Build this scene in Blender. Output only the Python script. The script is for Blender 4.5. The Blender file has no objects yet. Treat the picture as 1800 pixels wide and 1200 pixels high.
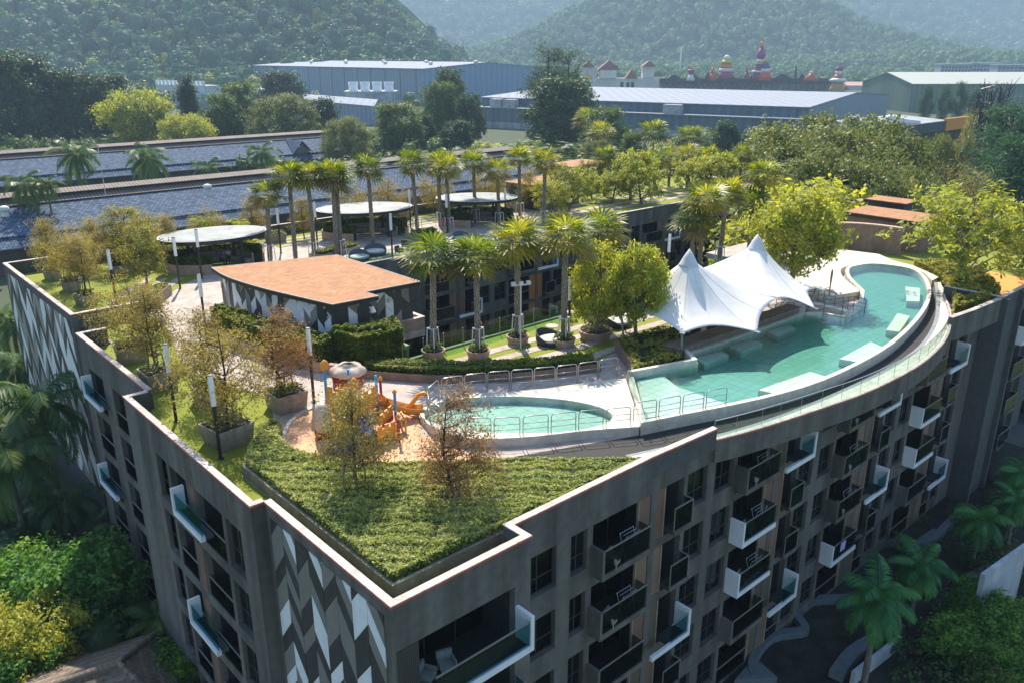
import bpy, bmesh, math, random
import numpy as np
sc = bpy.context.scene
col = sc.collection
R = math.radians
# ------------------------------------------------------------------ camera
F_PX, PITCH, CZ = 1440.0, R(19.2), 18.0
cam = bpy.data.cameras.new('camera'); cam.sensor_width = 36; cam.lens = 36 * F_PX / 1800
cam.clip_start = 0.5; cam.clip_end = 12000
camo = bpy.data.objects.new('camera', cam); col.objects.link(camo)
camo.location = (0, 0, CZ); camo.rotation_euler = (math.pi / 2 - PITCH, 0, 0)
sc.camera = camo
# ------------------------------------------------------------------ sky, sun
SUN_AZ, SUN_EL = R(-12.6), R(48)           # azimuth measured from +y towards +x
world = bpy.data.worlds.new('World'); sc.world = world; world.use_nodes = True
wn = world.node_tree.nodes; wl = world.node_tree.links
sky = wn.new('ShaderNodeTexSky'); sky.sky_type = 'NISHITA'; sky.sun_disc = False
sky.sun_elevation = SUN_EL; sky.sun_rotation = SUN_AZ
sky.air_density = 1.1; sky.dust_density = .6; sky.ozone_density = 2.5
wl.new(sky.outputs[0], wn['Background'].inputs[0]); wn['Background'].inputs[1].default_value = 0.122
sun = bpy.data.lights.new('sun', 'SUN'); sun.energy = 5.0; sun.angle = R(0.53); sun.color = (1.0, 0.91, 0.78)
suno = bpy.data.objects.new('sun', sun); col.objects.link(suno)
suno.rotation_euler = (math.pi / 2 - SUN_EL, 0, math.pi - SUN_AZ)
suno.location = (0, 0, 200)
sc.view_settings.view_transform = 'Standard'; sc.view_settings.look = 'None'
sc.view_settings.exposure = 1.0; sc.view_settings.gamma = 1.0; sc.view_settings.use_curve_mapping = False
sc.render.engine = 'CYCLES'
cy = sc.cycles
cy.use_denoising = True
cy.max_bounces = 8; cy.diffuse_bounces = 3; cy.glossy_bounces = 3; cy.transmission_bounces = 4
cy.transparent_max_bounces = 16; cy.volume_bounces = 0; cy.caustics_reflective = False; cy.caustics_refractive = False
cy.sample_clamp_indirect = 6

# ------------------------------------------------------------------ helpers: points
cp_, sp_ = math.cos(PITCH), math.sin(PITCH)
def at(px, py, z):
    """point of the place at height z seen along a viewing direction of the photograph (1800 x 1200)"""
    x = (px - 900) / F_PX; y = -(py - 600) / F_PX
    d = (x, cp_ + y * sp_, -sp_ + y * cp_); t = (z - CZ) / d[2]
    return (d[0] * t, d[1] * t, z)
def atd(px, py, dist):
    x = (px - 900) / F_PX; y = -(py - 600) / F_PX
    d = (x, cp_ + y * sp_, -sp_ + y * cp_); t = dist / d[1]
    return (d[0] * t, d[1] * t, CZ + d[2] * t)
def zat(py, p):
    y = -(py - 600) / F_PX
    return CZ + (-sp_ + y * cp_) * p[1] / (cp_ + y * sp_)
GZ = -16.0                                   # street level; the roof deck is z = 0
AX, AY = at(687, 1067, 1.1)[:2]; YAW = R(42)
CU, SU = math.cos(YAW), math.sin(YAW)
def W(u, v, z=0.0): return (AX + u * CU - v * SU, AY + u * SU + v * CU, z)
def UV(x, y): x -= AX; y -= AY; return (x * CU + y * SU, -x * SU + y * CU)
def uvp(px, py, z=0.0): p = at(px, py, z); return UV(p[0], p[1])

# ------------------------------------------------------------------ helpers: meshes
class MB:
    def __init__(s): s.v = []; s.f = []; s.m = []
    def add(s, vs, fs, m=0):
        o = len(s.v); s.v += [tuple(p) for p in vs]; s.f += [tuple(i + o for i in f) for f in fs]; s.m += [m] * len(fs)
    def box(s, x0, x1, y0, y1, z0, z1, m=0, T=None):
        vs = [(x, y, z) for z in (z0, z1) for y in (y0, y1) for x in (x0, x1)]
        if T: vs = [T(*p) for p in vs]
        s.add(vs, [(0, 2, 3, 1), (4, 5, 7, 6), (0, 1, 5, 4), (2, 6, 7, 3), (0, 4, 6, 2), (1, 3, 7, 5)], m); return s
    def prism(s, poly, z0, z1, m=0, mtop=None, bottom=True):
        n = len(poly)
        a = sum(poly[i][0] * poly[(i + 1) % n][1] - poly[(i + 1) % n][0] * poly[i][1] for i in range(n))
        if a < 0: poly = poly[::-1]
        zz0 = z0 if isinstance(z0, (list, tuple)) else [z0] * n
        zz1 = z1 if isinstance(z1, (list, tuple)) else [z1] * n
        s.add([(p[0], p[1], z) for p, z in zip(poly, zz0)] + [(p[0], p[1], z) for p, z in zip(poly, zz1)],
              [(i, (i + 1) % n, (i + 1) % n + n, i + n) for i in range(n)], m)
        s.add([(p[0], p[1], z) for p, z in zip(poly, zz1)], [tuple(range(n))], m if mtop is None else mtop)
        if bottom: s.add([(p[0], p[1], z) for p, z in zip(poly, zz0)], [tuple(range(n))[::-1]], m)
        return s
    def tube(s, pts, rad, n=6, m=0, caps=True):
        P = [np.array(p, float) for p in pts]; k = len(P)
        rr = rad if isinstance(rad, (list, tuple)) else [rad] * k
        vs = []; ref = None
        for i in range(k):
            t = P[min(i + 1, k - 1)] - P[max(i - 1, 0)]; t /= (np.linalg.norm(t) + 1e-9)
            if ref is None: ref = np.array([1., 0, 0]) if abs(t[2]) > .7 else np.array([0, 0, 1.])
            a = np.cross(t, ref); a /= (np.linalg.norm(a) + 1e-9); b = np.cross(t, a); ref = np.cross(a, t)
            for j in range(n):
                th = 2 * math.pi * j / n; vs.append(P[i] + rr[i] * (a * math.cos(th) + b * math.sin(th)))
        fs = [(i * n + j, i * n + (j + 1) % n, (i + 1) * n + (j + 1) % n, (i + 1) * n + j) for i in range(k - 1) for j in range(n)]
        if caps: fs += [tuple(range(n))[::-1], tuple((k - 1) * n + j for j in range(n))]
        s.add(vs, fs, m); return s
    def lathe(s, prof, n=16, c=(0, 0, 0), m=0, caps=True, sx=1, sy=1):
        vs = [(c[0] + r * sx * math.cos(2 * math.pi * j / n), c[1] + r * sy * math.sin(2 * math.pi * j / n), c[2] + z) for r, z in prof for j in range(n)]
        k = len(prof)
        fs = [(i * n + j, i * n + (j + 1) % n, (i + 1) * n + (j + 1) % n, (i + 1) * n + j) for i in range(k - 1) for j in range(n)]
        if caps: fs += [tuple(range(n))[::-1], tuple((k - 1) * n + j for j in range(n))]
        s.add(vs, fs, m); return s
    def mesh(s, name, mats):
        me = bpy.data.meshes.new(name); me.from_pydata(s.v, [], s.f)
        for mt in (mats if isinstance(mats, (list, tuple)) else [mats]): me.materials.append(mt)
        if any(s.m): me.polygons.foreach_set('material_index', s.m)
        me.update(); return me
    def build(s, name, mats, parent=None, smooth=False, loc=None, rz=0):
        me = s.mesh(name, mats)
        if smooth: me.polygons.foreach_set('use_smooth', [True] * len(me.polygons))
        return link(name, me, parent, loc, rz)
def link(name, me, parent=None, loc=None, rz=0):
    o = bpy.data.objects.new(name, me); col.objects.link(o)
    if parent: o.parent = parent
    if loc is not None: o.location = loc
    if rz: o.rotation_euler = (0, 0, rz)
    return o
def np_mesh(name, V, Q, mats, mi=None, smooth=False):
    """fast mesh from arrays; Q (n,k) with k corners each"""
    me = bpy.data.meshes.new(name); V = np.asarray(V, np.float32); Q = np.asarray(Q, np.int32); k = Q.shape[1]
    me.vertices.add(len(V)); me.vertices.foreach_set('co', V.ravel())
    me.loops.add(Q.size); me.loops.foreach_set('vertex_index', Q.ravel())
    me.polygons.add(len(Q)); me.polygons.foreach_set('loop_start', np.arange(0, Q.size, k, dtype=np.int32))
    me.polygons.foreach_set('loop_total', np.full(len(Q), k, np.int32))
    for mt in (mats if isinstance(mats, (list, tuple)) else [mats]): me.materials.append(mt)
    if mi is not None: me.polygons.foreach_set('material_index', np.asarray(mi, np.int32))
    if smooth: me.polygons.foreach_set('use_smooth', np.ones(len(Q), bool))
    me.update(calc_edges=True); return me
def tag(o, label=None, cat=None, group=None, kind=None):
    if label: o['label'] = label
    if cat: o['category'] = cat
    if group: o['group'] = group
    if kind: o['kind'] = kind
    return o
def thing(name, label, cat, loc=(0, 0, 0), rz=0, group=None):
    o = bpy.data.objects.new(name, None); col.objects.link(o); o.location = loc; o.rotation_euler = (0, 0, rz); o.empty_display_size = .3
    return tag(o, label, cat, group)
def copy_tree(o, parent=None):
    c = o.copy(); col.objects.link(c); c.parent = parent
    for ch in o.children: copy_tree(ch, c)
    return c

# ------------------------------------------------------------------ helpers: materials
MATS = {}
def mat(name, c, rough=.8, var=.12, scale=3., bump=0., metal=0., spec=.5, c2=None, coord='Object', detail=6., bscale=None, stain=0.):
    if name in MATS: return MATS[name]
    m = bpy.data.materials.new(name); m.use_nodes = True; nt = m.node_tree; N = nt.nodes; L = nt.links
    b = N['Principled BSDF']; b.inputs['Roughness'].default_value = rough; b.inputs['Metallic'].default_value = metal
    b.inputs['Specular IOR Level'].default_value = spec
    tc = N.new('ShaderNodeTexCoord')
    no = N.new('ShaderNodeTexNoise'); no.inputs['Scale'].default_value = scale; no.inputs['Detail'].default_value = detail
    no.inputs['Roughness'].default_value = .65
    L.new(tc.outputs[coord], no.inputs['Vector'])
    ra = N.new('ShaderNodeValToRGB'); d = c2 or tuple(max(0, x * (1 - 2.2 * var)) for x in c)
    hi = c if c2 else tuple(min(1, x * (1 + 1.2 * var)) for x in c)
    ra.color_ramp.elements[0].position = .32; ra.color_ramp.elements[1].position = .68
    ra.color_ramp.elements[0].color = (*d, 1); ra.color_ramp.elements[1].color = (*hi, 1)
    L.new(no.outputs[0], ra.inputs[0]); out = ra.outputs[0]
    if stain:
        n2 = N.new('ShaderNodeTexNoise'); n2.inputs['Scale'].default_value = .35; n2.inputs['Detail'].default_value = 8
        mp = N.new('ShaderNodeMapping'); mp.inputs['Scale'].default_value = (2.6, 2.6, .3)
        L.new(tc.outputs[coord], mp.inputs[0]); L.new(mp.outputs[0], n2.inputs['Vector'])
        mx = N.new('ShaderNodeMix'); mx.data_type = 'RGBA'; mx.blend_type = 'MULTIPLY'
        r2 = N.new('ShaderNodeValToRGB'); r2.color_ramp.elements[0].position = .35; r2.color_ramp.elements[1].position = .62
        r2.color_ramp.elements[0].color = (1 - stain, 1 - stain, 1 - stain * 1.05, 1); r2.color_ramp.elements[1].color = (1, 1, 1, 1)
        L.new(n2.outputs[0], r2.inputs[0]); mx.inputs[0].default_value = 1
        L.new(out, mx.inputs[6]); L.new(r2.outputs[0], mx.inputs[7]); out = mx.outputs[2]
    L.new(out, b.inputs['Base Color'])
    if bump:
        bp = N.new('ShaderNodeBump'); bp.inputs['Strength'].default_value = bump; bp.inputs['Distance'].default_value = .02
        n3 = N.new('ShaderNodeTexNoise'); n3.inputs['Scale'].default_value = bscale or scale * 8; n3.inputs['Detail'].default_value = 4
        L.new(tc.outputs[coord], n3.inputs['Vector']); L.new(n3.outputs[0], bp.inputs['Height']); L.new(bp.outputs[0], b.inputs['Normal'])
    MATS[name] = m; return m
def leafmat(name, c1, c2, c3=None, trans=.4, rough=.55, patch=.6, tcol=None, isl=.45, spec=.3):
    """leaves: colour differs from leaf to leaf, in soft patches through a crown and from plant to plant"""
    if name in MATS: return MATS[name]
    m = bpy.data.materials.new(name); m.use_nodes = True; nt = m.node_tree; N = nt.nodes; L = nt.links
    b = N['Principled BSDF']; b.inputs['Roughness'].default_value = rough; b.inputs['Specular IOR Level'].default_value = spec
    ge = N.new('ShaderNodeNewGeometry'); oi = N.new('ShaderNodeObjectInfo')
    tc = N.new('ShaderNodeTexCoord'); no = N.new('ShaderNodeTexNoise'); no.inputs['Scale'].default_value = patch; no.inputs['Detail'].default_value = 3
    L.new(tc.outputs['Object'], no.inputs['Vector'])
    a = N.new('ShaderNodeMath'); a.operation = 'MULTIPLY_ADD'; L.new(ge.outputs['Random Per Island'], a.inputs[0]); a.inputs[1].default_value = isl
    s1 = N.new('ShaderNodeMath'); s1.operation = 'MULTIPLY_ADD'; L.new(no.outputs[0], s1.inputs[0]); s1.inputs[1].default_value = 1.3; s1.inputs[2].default_value = -.38
    L.new(s1.outputs[0], a.inputs[2])
    a2 = N.new('ShaderNodeMath'); a2.operation = 'MULTIPLY_ADD'; L.new(oi.outputs['Random'], a2.inputs[0]); a2.inputs[1].default_value = .3; L.new(a.outputs[0], a2.inputs[2])
    ra = N.new('ShaderNodeValToRGB'); e = ra.color_ramp.elements
    e[0].position = .1; e[0].color = (*c1, 1); e[1].position = .95; e[1].color = (*(c3 or c2), 1)
    if c3: q = e.new(.5); q.color = (*c2, 1)
    L.new(a2.outputs[0], ra.inputs[0]); L.new(ra.outputs[0], b.inputs['Base Color'])
    tr = N.new('ShaderNodeBsdfTranslucent'); mx = N.new('ShaderNodeMix'); mx.data_type = 'RGBA'; mx.blend_type = 'MULTIPLY'; mx.inputs[0].default_value = 1
    L.new(ra.outputs[0], mx.inputs[6]); mx.inputs[7].default_value = (*(tcol or (1.6, 1.5, .7)), 1); L.new(mx.outputs[2], tr.inputs[0])
    ms = N.new('ShaderNodeMixShader'); ms.inputs[0].default_value = trans
    L.new(b.outputs[0], ms.inputs[1]); L.new(tr.outputs[0], ms.inputs[2]); L.new(ms.outputs[0], N['Material Output'].inputs[0])
    MATS[name] = m; return m
def striped(name, c, c2, freq, axis=0, rough=.5, metal=0., bump=.4, duty=.5, noise=.15, coord='Object', soft=.1):
    """ribbed or corrugated sheet: ribs along one axis"""
    if name in MATS: return MATS[name]
    m = bpy.data.materials.new(name); m.use_nodes = True; nt = m.node_tree; N = nt.nodes; L = nt.links
    b = N['Principled BSDF']; b.inputs['Roughness'].default_value = rough; b.inputs['Metallic'].default_value = metal
    tc = N.new('ShaderNodeTexCoord'); sx = N.new('ShaderNodeSeparateXYZ'); L.new(tc.outputs[coord], sx.inputs[0])
    mu = N.new('ShaderNodeMath'); mu.operation = 'MULTIPLY'; L.new(sx.outputs[axis], mu.inputs[0]); mu.inputs[1].default_value = freq
    fr = N.new('ShaderNodeMath'); fr.operation = 'FRACT'; L.new(mu.outputs[0], fr.inputs[0])
    pp = N.new('ShaderNodeMath'); pp.operation = 'PINGPONG'; L.new(fr.outputs[0], pp.inputs[0]); pp.inputs[1].default_value = .5
    ra = N.new('ShaderNodeValToRGB'); ra.color_ramp.elements[0].position = max(0, duty * .5 - soft); ra.color_ramp.elements[1].position = min(1, duty * .5 + soft)
    L.new(pp.outputs[0], ra.inputs[0]); ra.color_ramp.elements[0].color = (*c2, 1); ra.color_ramp.elements[1].color = (*c, 1)
    no = N.new('ShaderNodeTexNoise'); no.inputs['Scale'].default_value = .6; no.inputs['Detail'].default_value = 8; L.new(tc.outputs[coord], no.inputs['Vector'])
    r2 = N.new('ShaderNodeValToRGB'); r2.color_ramp.elements[0].position = .3; r2.color_ramp.elements[1].position = .7
    r2.color_ramp.elements[0].color = (1 - noise * 2, 1 - noise * 2, 1 - noise * 2, 1); r2.color_ramp.elements[1].color = (1, 1, 1, 1); L.new(no.outputs[0], r2.inputs[0])
    mx = N.new('ShaderNodeMix'); mx.data_type = 'RGBA'; mx.blend_type = 'MULTIPLY'; mx.inputs[0].default_value = 1
    L.new(ra.outputs[0], mx.inputs[6]); L.new(r2.outputs[0], mx.inputs[7]); L.new(mx.outputs[2], b.inputs['Base Color'])
    if bump:
        bp = N.new('ShaderNodeBump'); bp.inputs['Strength'].default_value = bump; bp.inputs['Distance'].default_value = .03
        L.new(pp.outputs[0], bp.inputs['Height']); L.new(bp.outputs[0], b.inputs['Normal'])
    MATS[name] = m; return m
def glassmat(name, c, rough=.03, alpha=None, spec=.6):
    """clear pane: lets light straight through, with a tinted film and mirror-like reflection at grazing angles"""
    if name in MATS: return MATS[name]
    m = bpy.data.materials.new(name); m.use_nodes = True; nt = m.node_tree; N = nt.nodes; L = nt.links
    N.remove(N['Principled BSDF'])
    tr = N.new('ShaderNodeBsdfTransparent'); tr.inputs[0].default_value = (*c, 1)
    gl = N.new('ShaderNodeBsdfGlossy'); gl.inputs['Roughness'].default_value = rough; gl.inputs[0].default_value = (.9, .95, .95, 1)
    fr = N.new('ShaderNodeFresnel'); fr.inputs[0].default_value = 1.45; ms = N.new('ShaderNodeMixShader')
    front_fresnel(N, L, fr, ms); L.new(tr.outputs[0], ms.inputs[1]); L.new(gl.outputs[0], ms.inputs[2]); L.new(ms.outputs[0], N['Material Output'].inputs[0])
    MATS[name] = m; return m
def front_fresnel(N, L, fr, ms):
    """reflect only at the outer skin, so that light leaves the far side of a thin pane freely"""
    ge = N.new('ShaderNodeNewGeometry'); k = N.new('ShaderNodeMath'); k.operation = 'SUBTRACT'; k.inputs[0].default_value = 1; L.new(ge.outputs['Backfacing'], k.inputs[1])
    q = N.new('ShaderNodeMath'); q.operation = 'MULTIPLY'; L.new(fr.outputs[0], q.inputs[0]); L.new(k.outputs[0], q.inputs[1]); L.new(q.outputs[0], ms.inputs[0])

stucco = mat('stucco', (.155, .146, .130), .9, .10, 2.2, bump=.35, bscale=60, stain=.5)
stucco_dark = mat('dark stucco', (.085, .088, .086), .85, .12, 2., bump=.2, bscale=50)
coping = mat('coping', (.60, .49, .43), .7, .16, 5, stain=.3)
coping_red = mat('red edge strip', (.48, .08, .05), .6, .1, 5)
concrete = mat('path concrete', (.50, .415, .36), .85, .13, 1.4, bump=.15, bscale=90, stain=.2)
turf = mat('artificial turf', (.255, .275, .022), .95, .16, 5., bump=.6, bscale=160, c2=(.185, .225, .018), stain=.12)
pooldeck = mat('pool deck', (.66, .60, .50), .7, .1, 2., stain=.14)
rubber = mat('orange rubber floor', (.72, .41, .23), .85, .10, 3., bump=.2, bscale=120, stain=.12)
pebble = mat('dark pebbles', (.035, .033, .03), .8, .5, 30., bump=1., bscale=40)
white_paint = mat('white paint', (.80, .82, .84), .45, .04, 3, stain=.10)
grey_paint = mat('grey panel', (.30, .29, .275), .55, .08, 3, stain=.08)
greige = mat('greige panel', (.215, .205, .185), .6, .07, 3, stain=.1)
charcoal = mat('charcoal panel', (.045, .046, .047), .55, .15, 3)
black_metal = mat('black metal', (.018, .018, .02), .4, .1, 8)
steel = mat('brushed steel', (.42, .42, .42), .35, .05, 10, metal=.8)
white_metal = mat('white metal', (.62, .63, .63), .45, .08, 10)
dark_glass = mat('dark window glass', (.006, .008, .009), .06, .2, .6, spec=.55)
frame_metal = mat('window frame', (.05, .05, .05), .45, .1, 6)
brown_slat = striped('brown slatted panel', (.30, .175, .115), (.13, .075, .05), 18, 2, .7, bump=.3)
orange_panel = mat('orange panel', (.50, .17, .03), .6, .08, 4)
glass = glassmat('clear balustrade glass', (.80, .90, .87))
smoke_glass = glassmat('smoked balcony glass', (.42, .48, .47))
bluegl = glassmat('blue tinted glass', (.42, .66, .70))
planterc = mat('planter concrete', (.33, .285, .22), .9, .14, 3., bump=.3, bscale=40, stain=.25)
planterp = mat('pink planter render', (.42, .285, .225), .9, .10, 3., bump=.2, bscale=40, stain=.2)
soil = mat('soil', (.035, .024, .016), .95, .3, 10, bump=.8)
bark = mat('grey bark', (.17, .145, .115), .9, .3, 9., bump=.8, bscale=30)
bark_dark = mat('dark bark', (.045, .035, .028), .9, .3, 9., bump=.8, bscale=30)
curtain = mat('curtain', (.42, .40, .36), .9, .1, 8)
canvas = mat('white canvas', (.76, .745, .71), .65, .03, 2, stain=.10)
# ------------------------------------------------------------------ plan geometry helpers
def offset_line(pts, d, closed=False):
    n = len(pts); out = []
    for i in range(n):
        a = pts[i - 1] if (i or closed) else None; b = pts[i]; c = pts[(i + 1) % n] if (i < n - 1 or closed) else None
        def nr(p, q):
            l = math.hypot(q[0] - p[0], q[1] - p[1]) + 1e-9; return (-(q[1] - p[1]) / l, (q[0] - p[0]) / l)
        if a is None: nx, ny = nr(b, c); k = 1
        elif c is None: nx, ny = nr(a, b); k = 1
        else:
            n1 = nr(a, b); n2 = nr(b, c); nx, ny = n1[0] + n2[0], n1[1] + n2[1]; l = math.hypot(nx, ny) + 1e-9; nx /= l; ny /= l
            k = 1 / max(.35, nx * n1[0] + ny * n1[1])
        out.append((b[0] + nx * d * k, b[1] + ny * d * k))
    return out
def smooth_line(pts, n=4, closed=False):
    P = [np.array(p, float) for p in pts]; m = len(P); out = []
    for i in range(m if closed else m - 1):
        p0 = P[(i - 1) % m] if (closed or i) else P[0]; p1 = P[i]; p2 = P[(i + 1) % m]; p3 = P[(i + 2) % m] if (closed or i < m - 2) else P[-1]
        for j in range(n):
            t = j / n; out.append(tuple(.5 * ((2 * p1) + (-p0 + p2) * t + (2 * p0 - 5 * p1 + 4 * p2 - p3) * t * t + (-p0 + 3 * p1 - 3 * p2 + p3) * t ** 3)))
    if not closed: out.append(tuple(P[-1]))
    return out
def strip(mb, L1, L2, z0, z1, m=0):
    """solid band between two polylines of equal count"""
    n = len(L1)
    vs = [(p[0], p[1], z) for L, z in ((L1, z0), (L2, z0), (L2, z1), (L1, z1)) for p in L]
    fs = []
    for i in range(n - 1):
        for a, b in ((0, 1), (1, 2), (2, 3), (3, 0)): fs.append((a * n + i, a * n + i + 1, b * n + i + 1, b * n + i))
    fs += [(0, n, 2 * n, 3 * n), (n - 1, 4 * n - 1, 3 * n - 1, 2 * n - 1)]
    mb.add(vs, fs, m); return mb
def inpoly(P, poly):
    x, y = P[:, 0], P[:, 1]; r = np.zeros(len(P), bool); n = len(poly)
    for i in range(n):
        x0, y0 = poly[i]; x1, y1 = poly[(i + 1) % n]
        c = ((y0 > y) != (y1 > y)) & (x < (x1 - x0) * (y - y0) / (y1 - y0 + 1e-12) + x0); r ^= c
    return r
def sheet(poly, z, m=0, mb=None):
    mb = mb or MB(); n = len(poly)
    a = sum(poly[i][0] * poly[(i + 1) % n][1] - poly[(i + 1) % n][0] * poly[i][1] for i in range(n))
    mb.add([(p[0], p[1], z) for p in (poly if a > 0 else poly[::-1])], [tuple(range(n))], m); return mb
ROOT_LOC = (AX, AY, 0)
def tri(o):
    """split large many-sided faces cleanly (concave outlines)"""
    bm = bmesh.new(); bm.from_mesh(o.data); bmesh.ops.triangulate(bm, faces=[f for f in bm.faces if len(f.verts) > 4]); bm.to_mesh(o.data); bm.free(); return o

# ------------------------------------------------------------------ the hotel
hotel = thing('hotel_building', 'grey-brown hotel block with planted roof terrace, dark windows and white-framed balconies', 'building', ROOT_LOC, YAW)
def TV(v0): return lambda s, d, z: (s, v0 + d, z)          # wall facing -v (right-hand fronts)
def TU(u0): return lambda s, d, z: (u0 + d, s, z)          # wall facing -u (left-hand fronts)
FH = 3.1
def wall(T, s0, s1, z0, z1, ops, name='wall', m=None, reveal=.3, parent=hotel):
    ss = sorted({s0, s1, *[o[0] for o in ops], *[o[1] for o in ops]}); zs = sorted({z0, z1, *[o[2] for o in ops], *[o[3] for o in ops]})
    mb = MB()
    for i in range(len(ss) - 1):
        run = None
        for j in range(len(zs) - 1):
            cs, cz = (ss[i] + ss[i + 1]) / 2, (zs[j] + zs[j + 1]) / 2
            hole = any(o[0] < cs < o[1] and o[2] < cz < o[3] for o in ops)
            if not hole: mb.add([T(ss[i], 0, zs[j]), T(ss[i + 1], 0, zs[j]), T(ss[i + 1], 0, zs[j + 1]), T(ss[i], 0, zs[j + 1])], [(0, 1, 2, 3)])
    for a, b, c, d in ops:
        q = [(a, c), (b, c), (b, d), (a, d)]
        for k in range(4):
            p, r = q[k], q[(k + 1) % 4]
            mb.add([T(p[0], 0, p[1]), T(r[0], 0, r[1]), T(r[0], reveal, r[1]), T(p[0], reveal, p[1])], [(0, 1, 2, 3)])
    return mb.build(name, m or stucco, parent)
rng = random.Random(7)
def window(T, s0, s1, zb, zt, d=.22, mull=True, trans=.36, parent=hotel):
    mb = MB(); w = .05
    for a, b in ((s0, s0 + w), (s1 - w, s1)): mb.box(a, b, d - .04, d + .05, zb, zt, 0, T)
    for a, b in ((zb, zb + w), (zt - w, zt)): mb.box(s0 + w, s1 - w, d - .04, d + .05, a, b, 0, T)
    if mull:
        sm = s0 + (s1 - s0) * (.5 if s1 - s0 > 1.2 else .5); mb.box(sm - .025, sm + .025, d - .035, d + .045, zb + w, zt - w, 0, T)
        zm = zb + (zt - zb) * trans; mb.box(s0 + w, s1 - w, d - .03, d + .04, zm - .022, zm + .022, 0, T)
    o = mb.build('window', frame_metal, parent)
    if rng.random() < .45:                                          # drawn curtains behind tinted glass
        MB().box(s0 + w, s1 - w, d + .005, d + .02, zb + w, zt - w, 0, T).build('pane', glassmat('tinted window glass', (.34, .38, .39)), o)
        L_ = s1 - s0 - 2 * w
        for a, b in rng.choice((((0, .3), (.75, 1)), ((0, .45),), ((.5, 1),), ((0, .2), (.8, 1)), ((.0, .95),))):
            n = max(4, int((b - a) * L_ / .07)); c = MB(); P = [(s0 + w + L_ * (a + (b - a) * i / n), d + .07 + .03 * (i % 2)) for i in range(n + 1)]
            c.add([T(p[0], p[1], z) for z in (zb + w, zt - w) for p in P], [(i, i + 1, i + n + 2, i + n + 1) for i in range(n)]); c.build('curtain', rng.choice((curtain, mat('grey curtain', (.22, .22, .22), .9))), o)
        MB().box(s0, s1, d + .45, d + .47, zb, zt, 0, T).build('room_shade_sheet', mat('painted room shade', (.012, .012, .012), 1), o)  # near-black sheet stands in for the unlit depth of the room
    else: MB().box(s0 + w, s1 - w, d + .005, d + .02, zb + w, zt - w, 0, T).build('pane', dark_glass, o)
    MB().box(s0 - .04, s1 + .04, -.05, d - .05, zb - .06, zb + .006, 0, T).build('sill', stucco, o)
    return o
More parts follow.
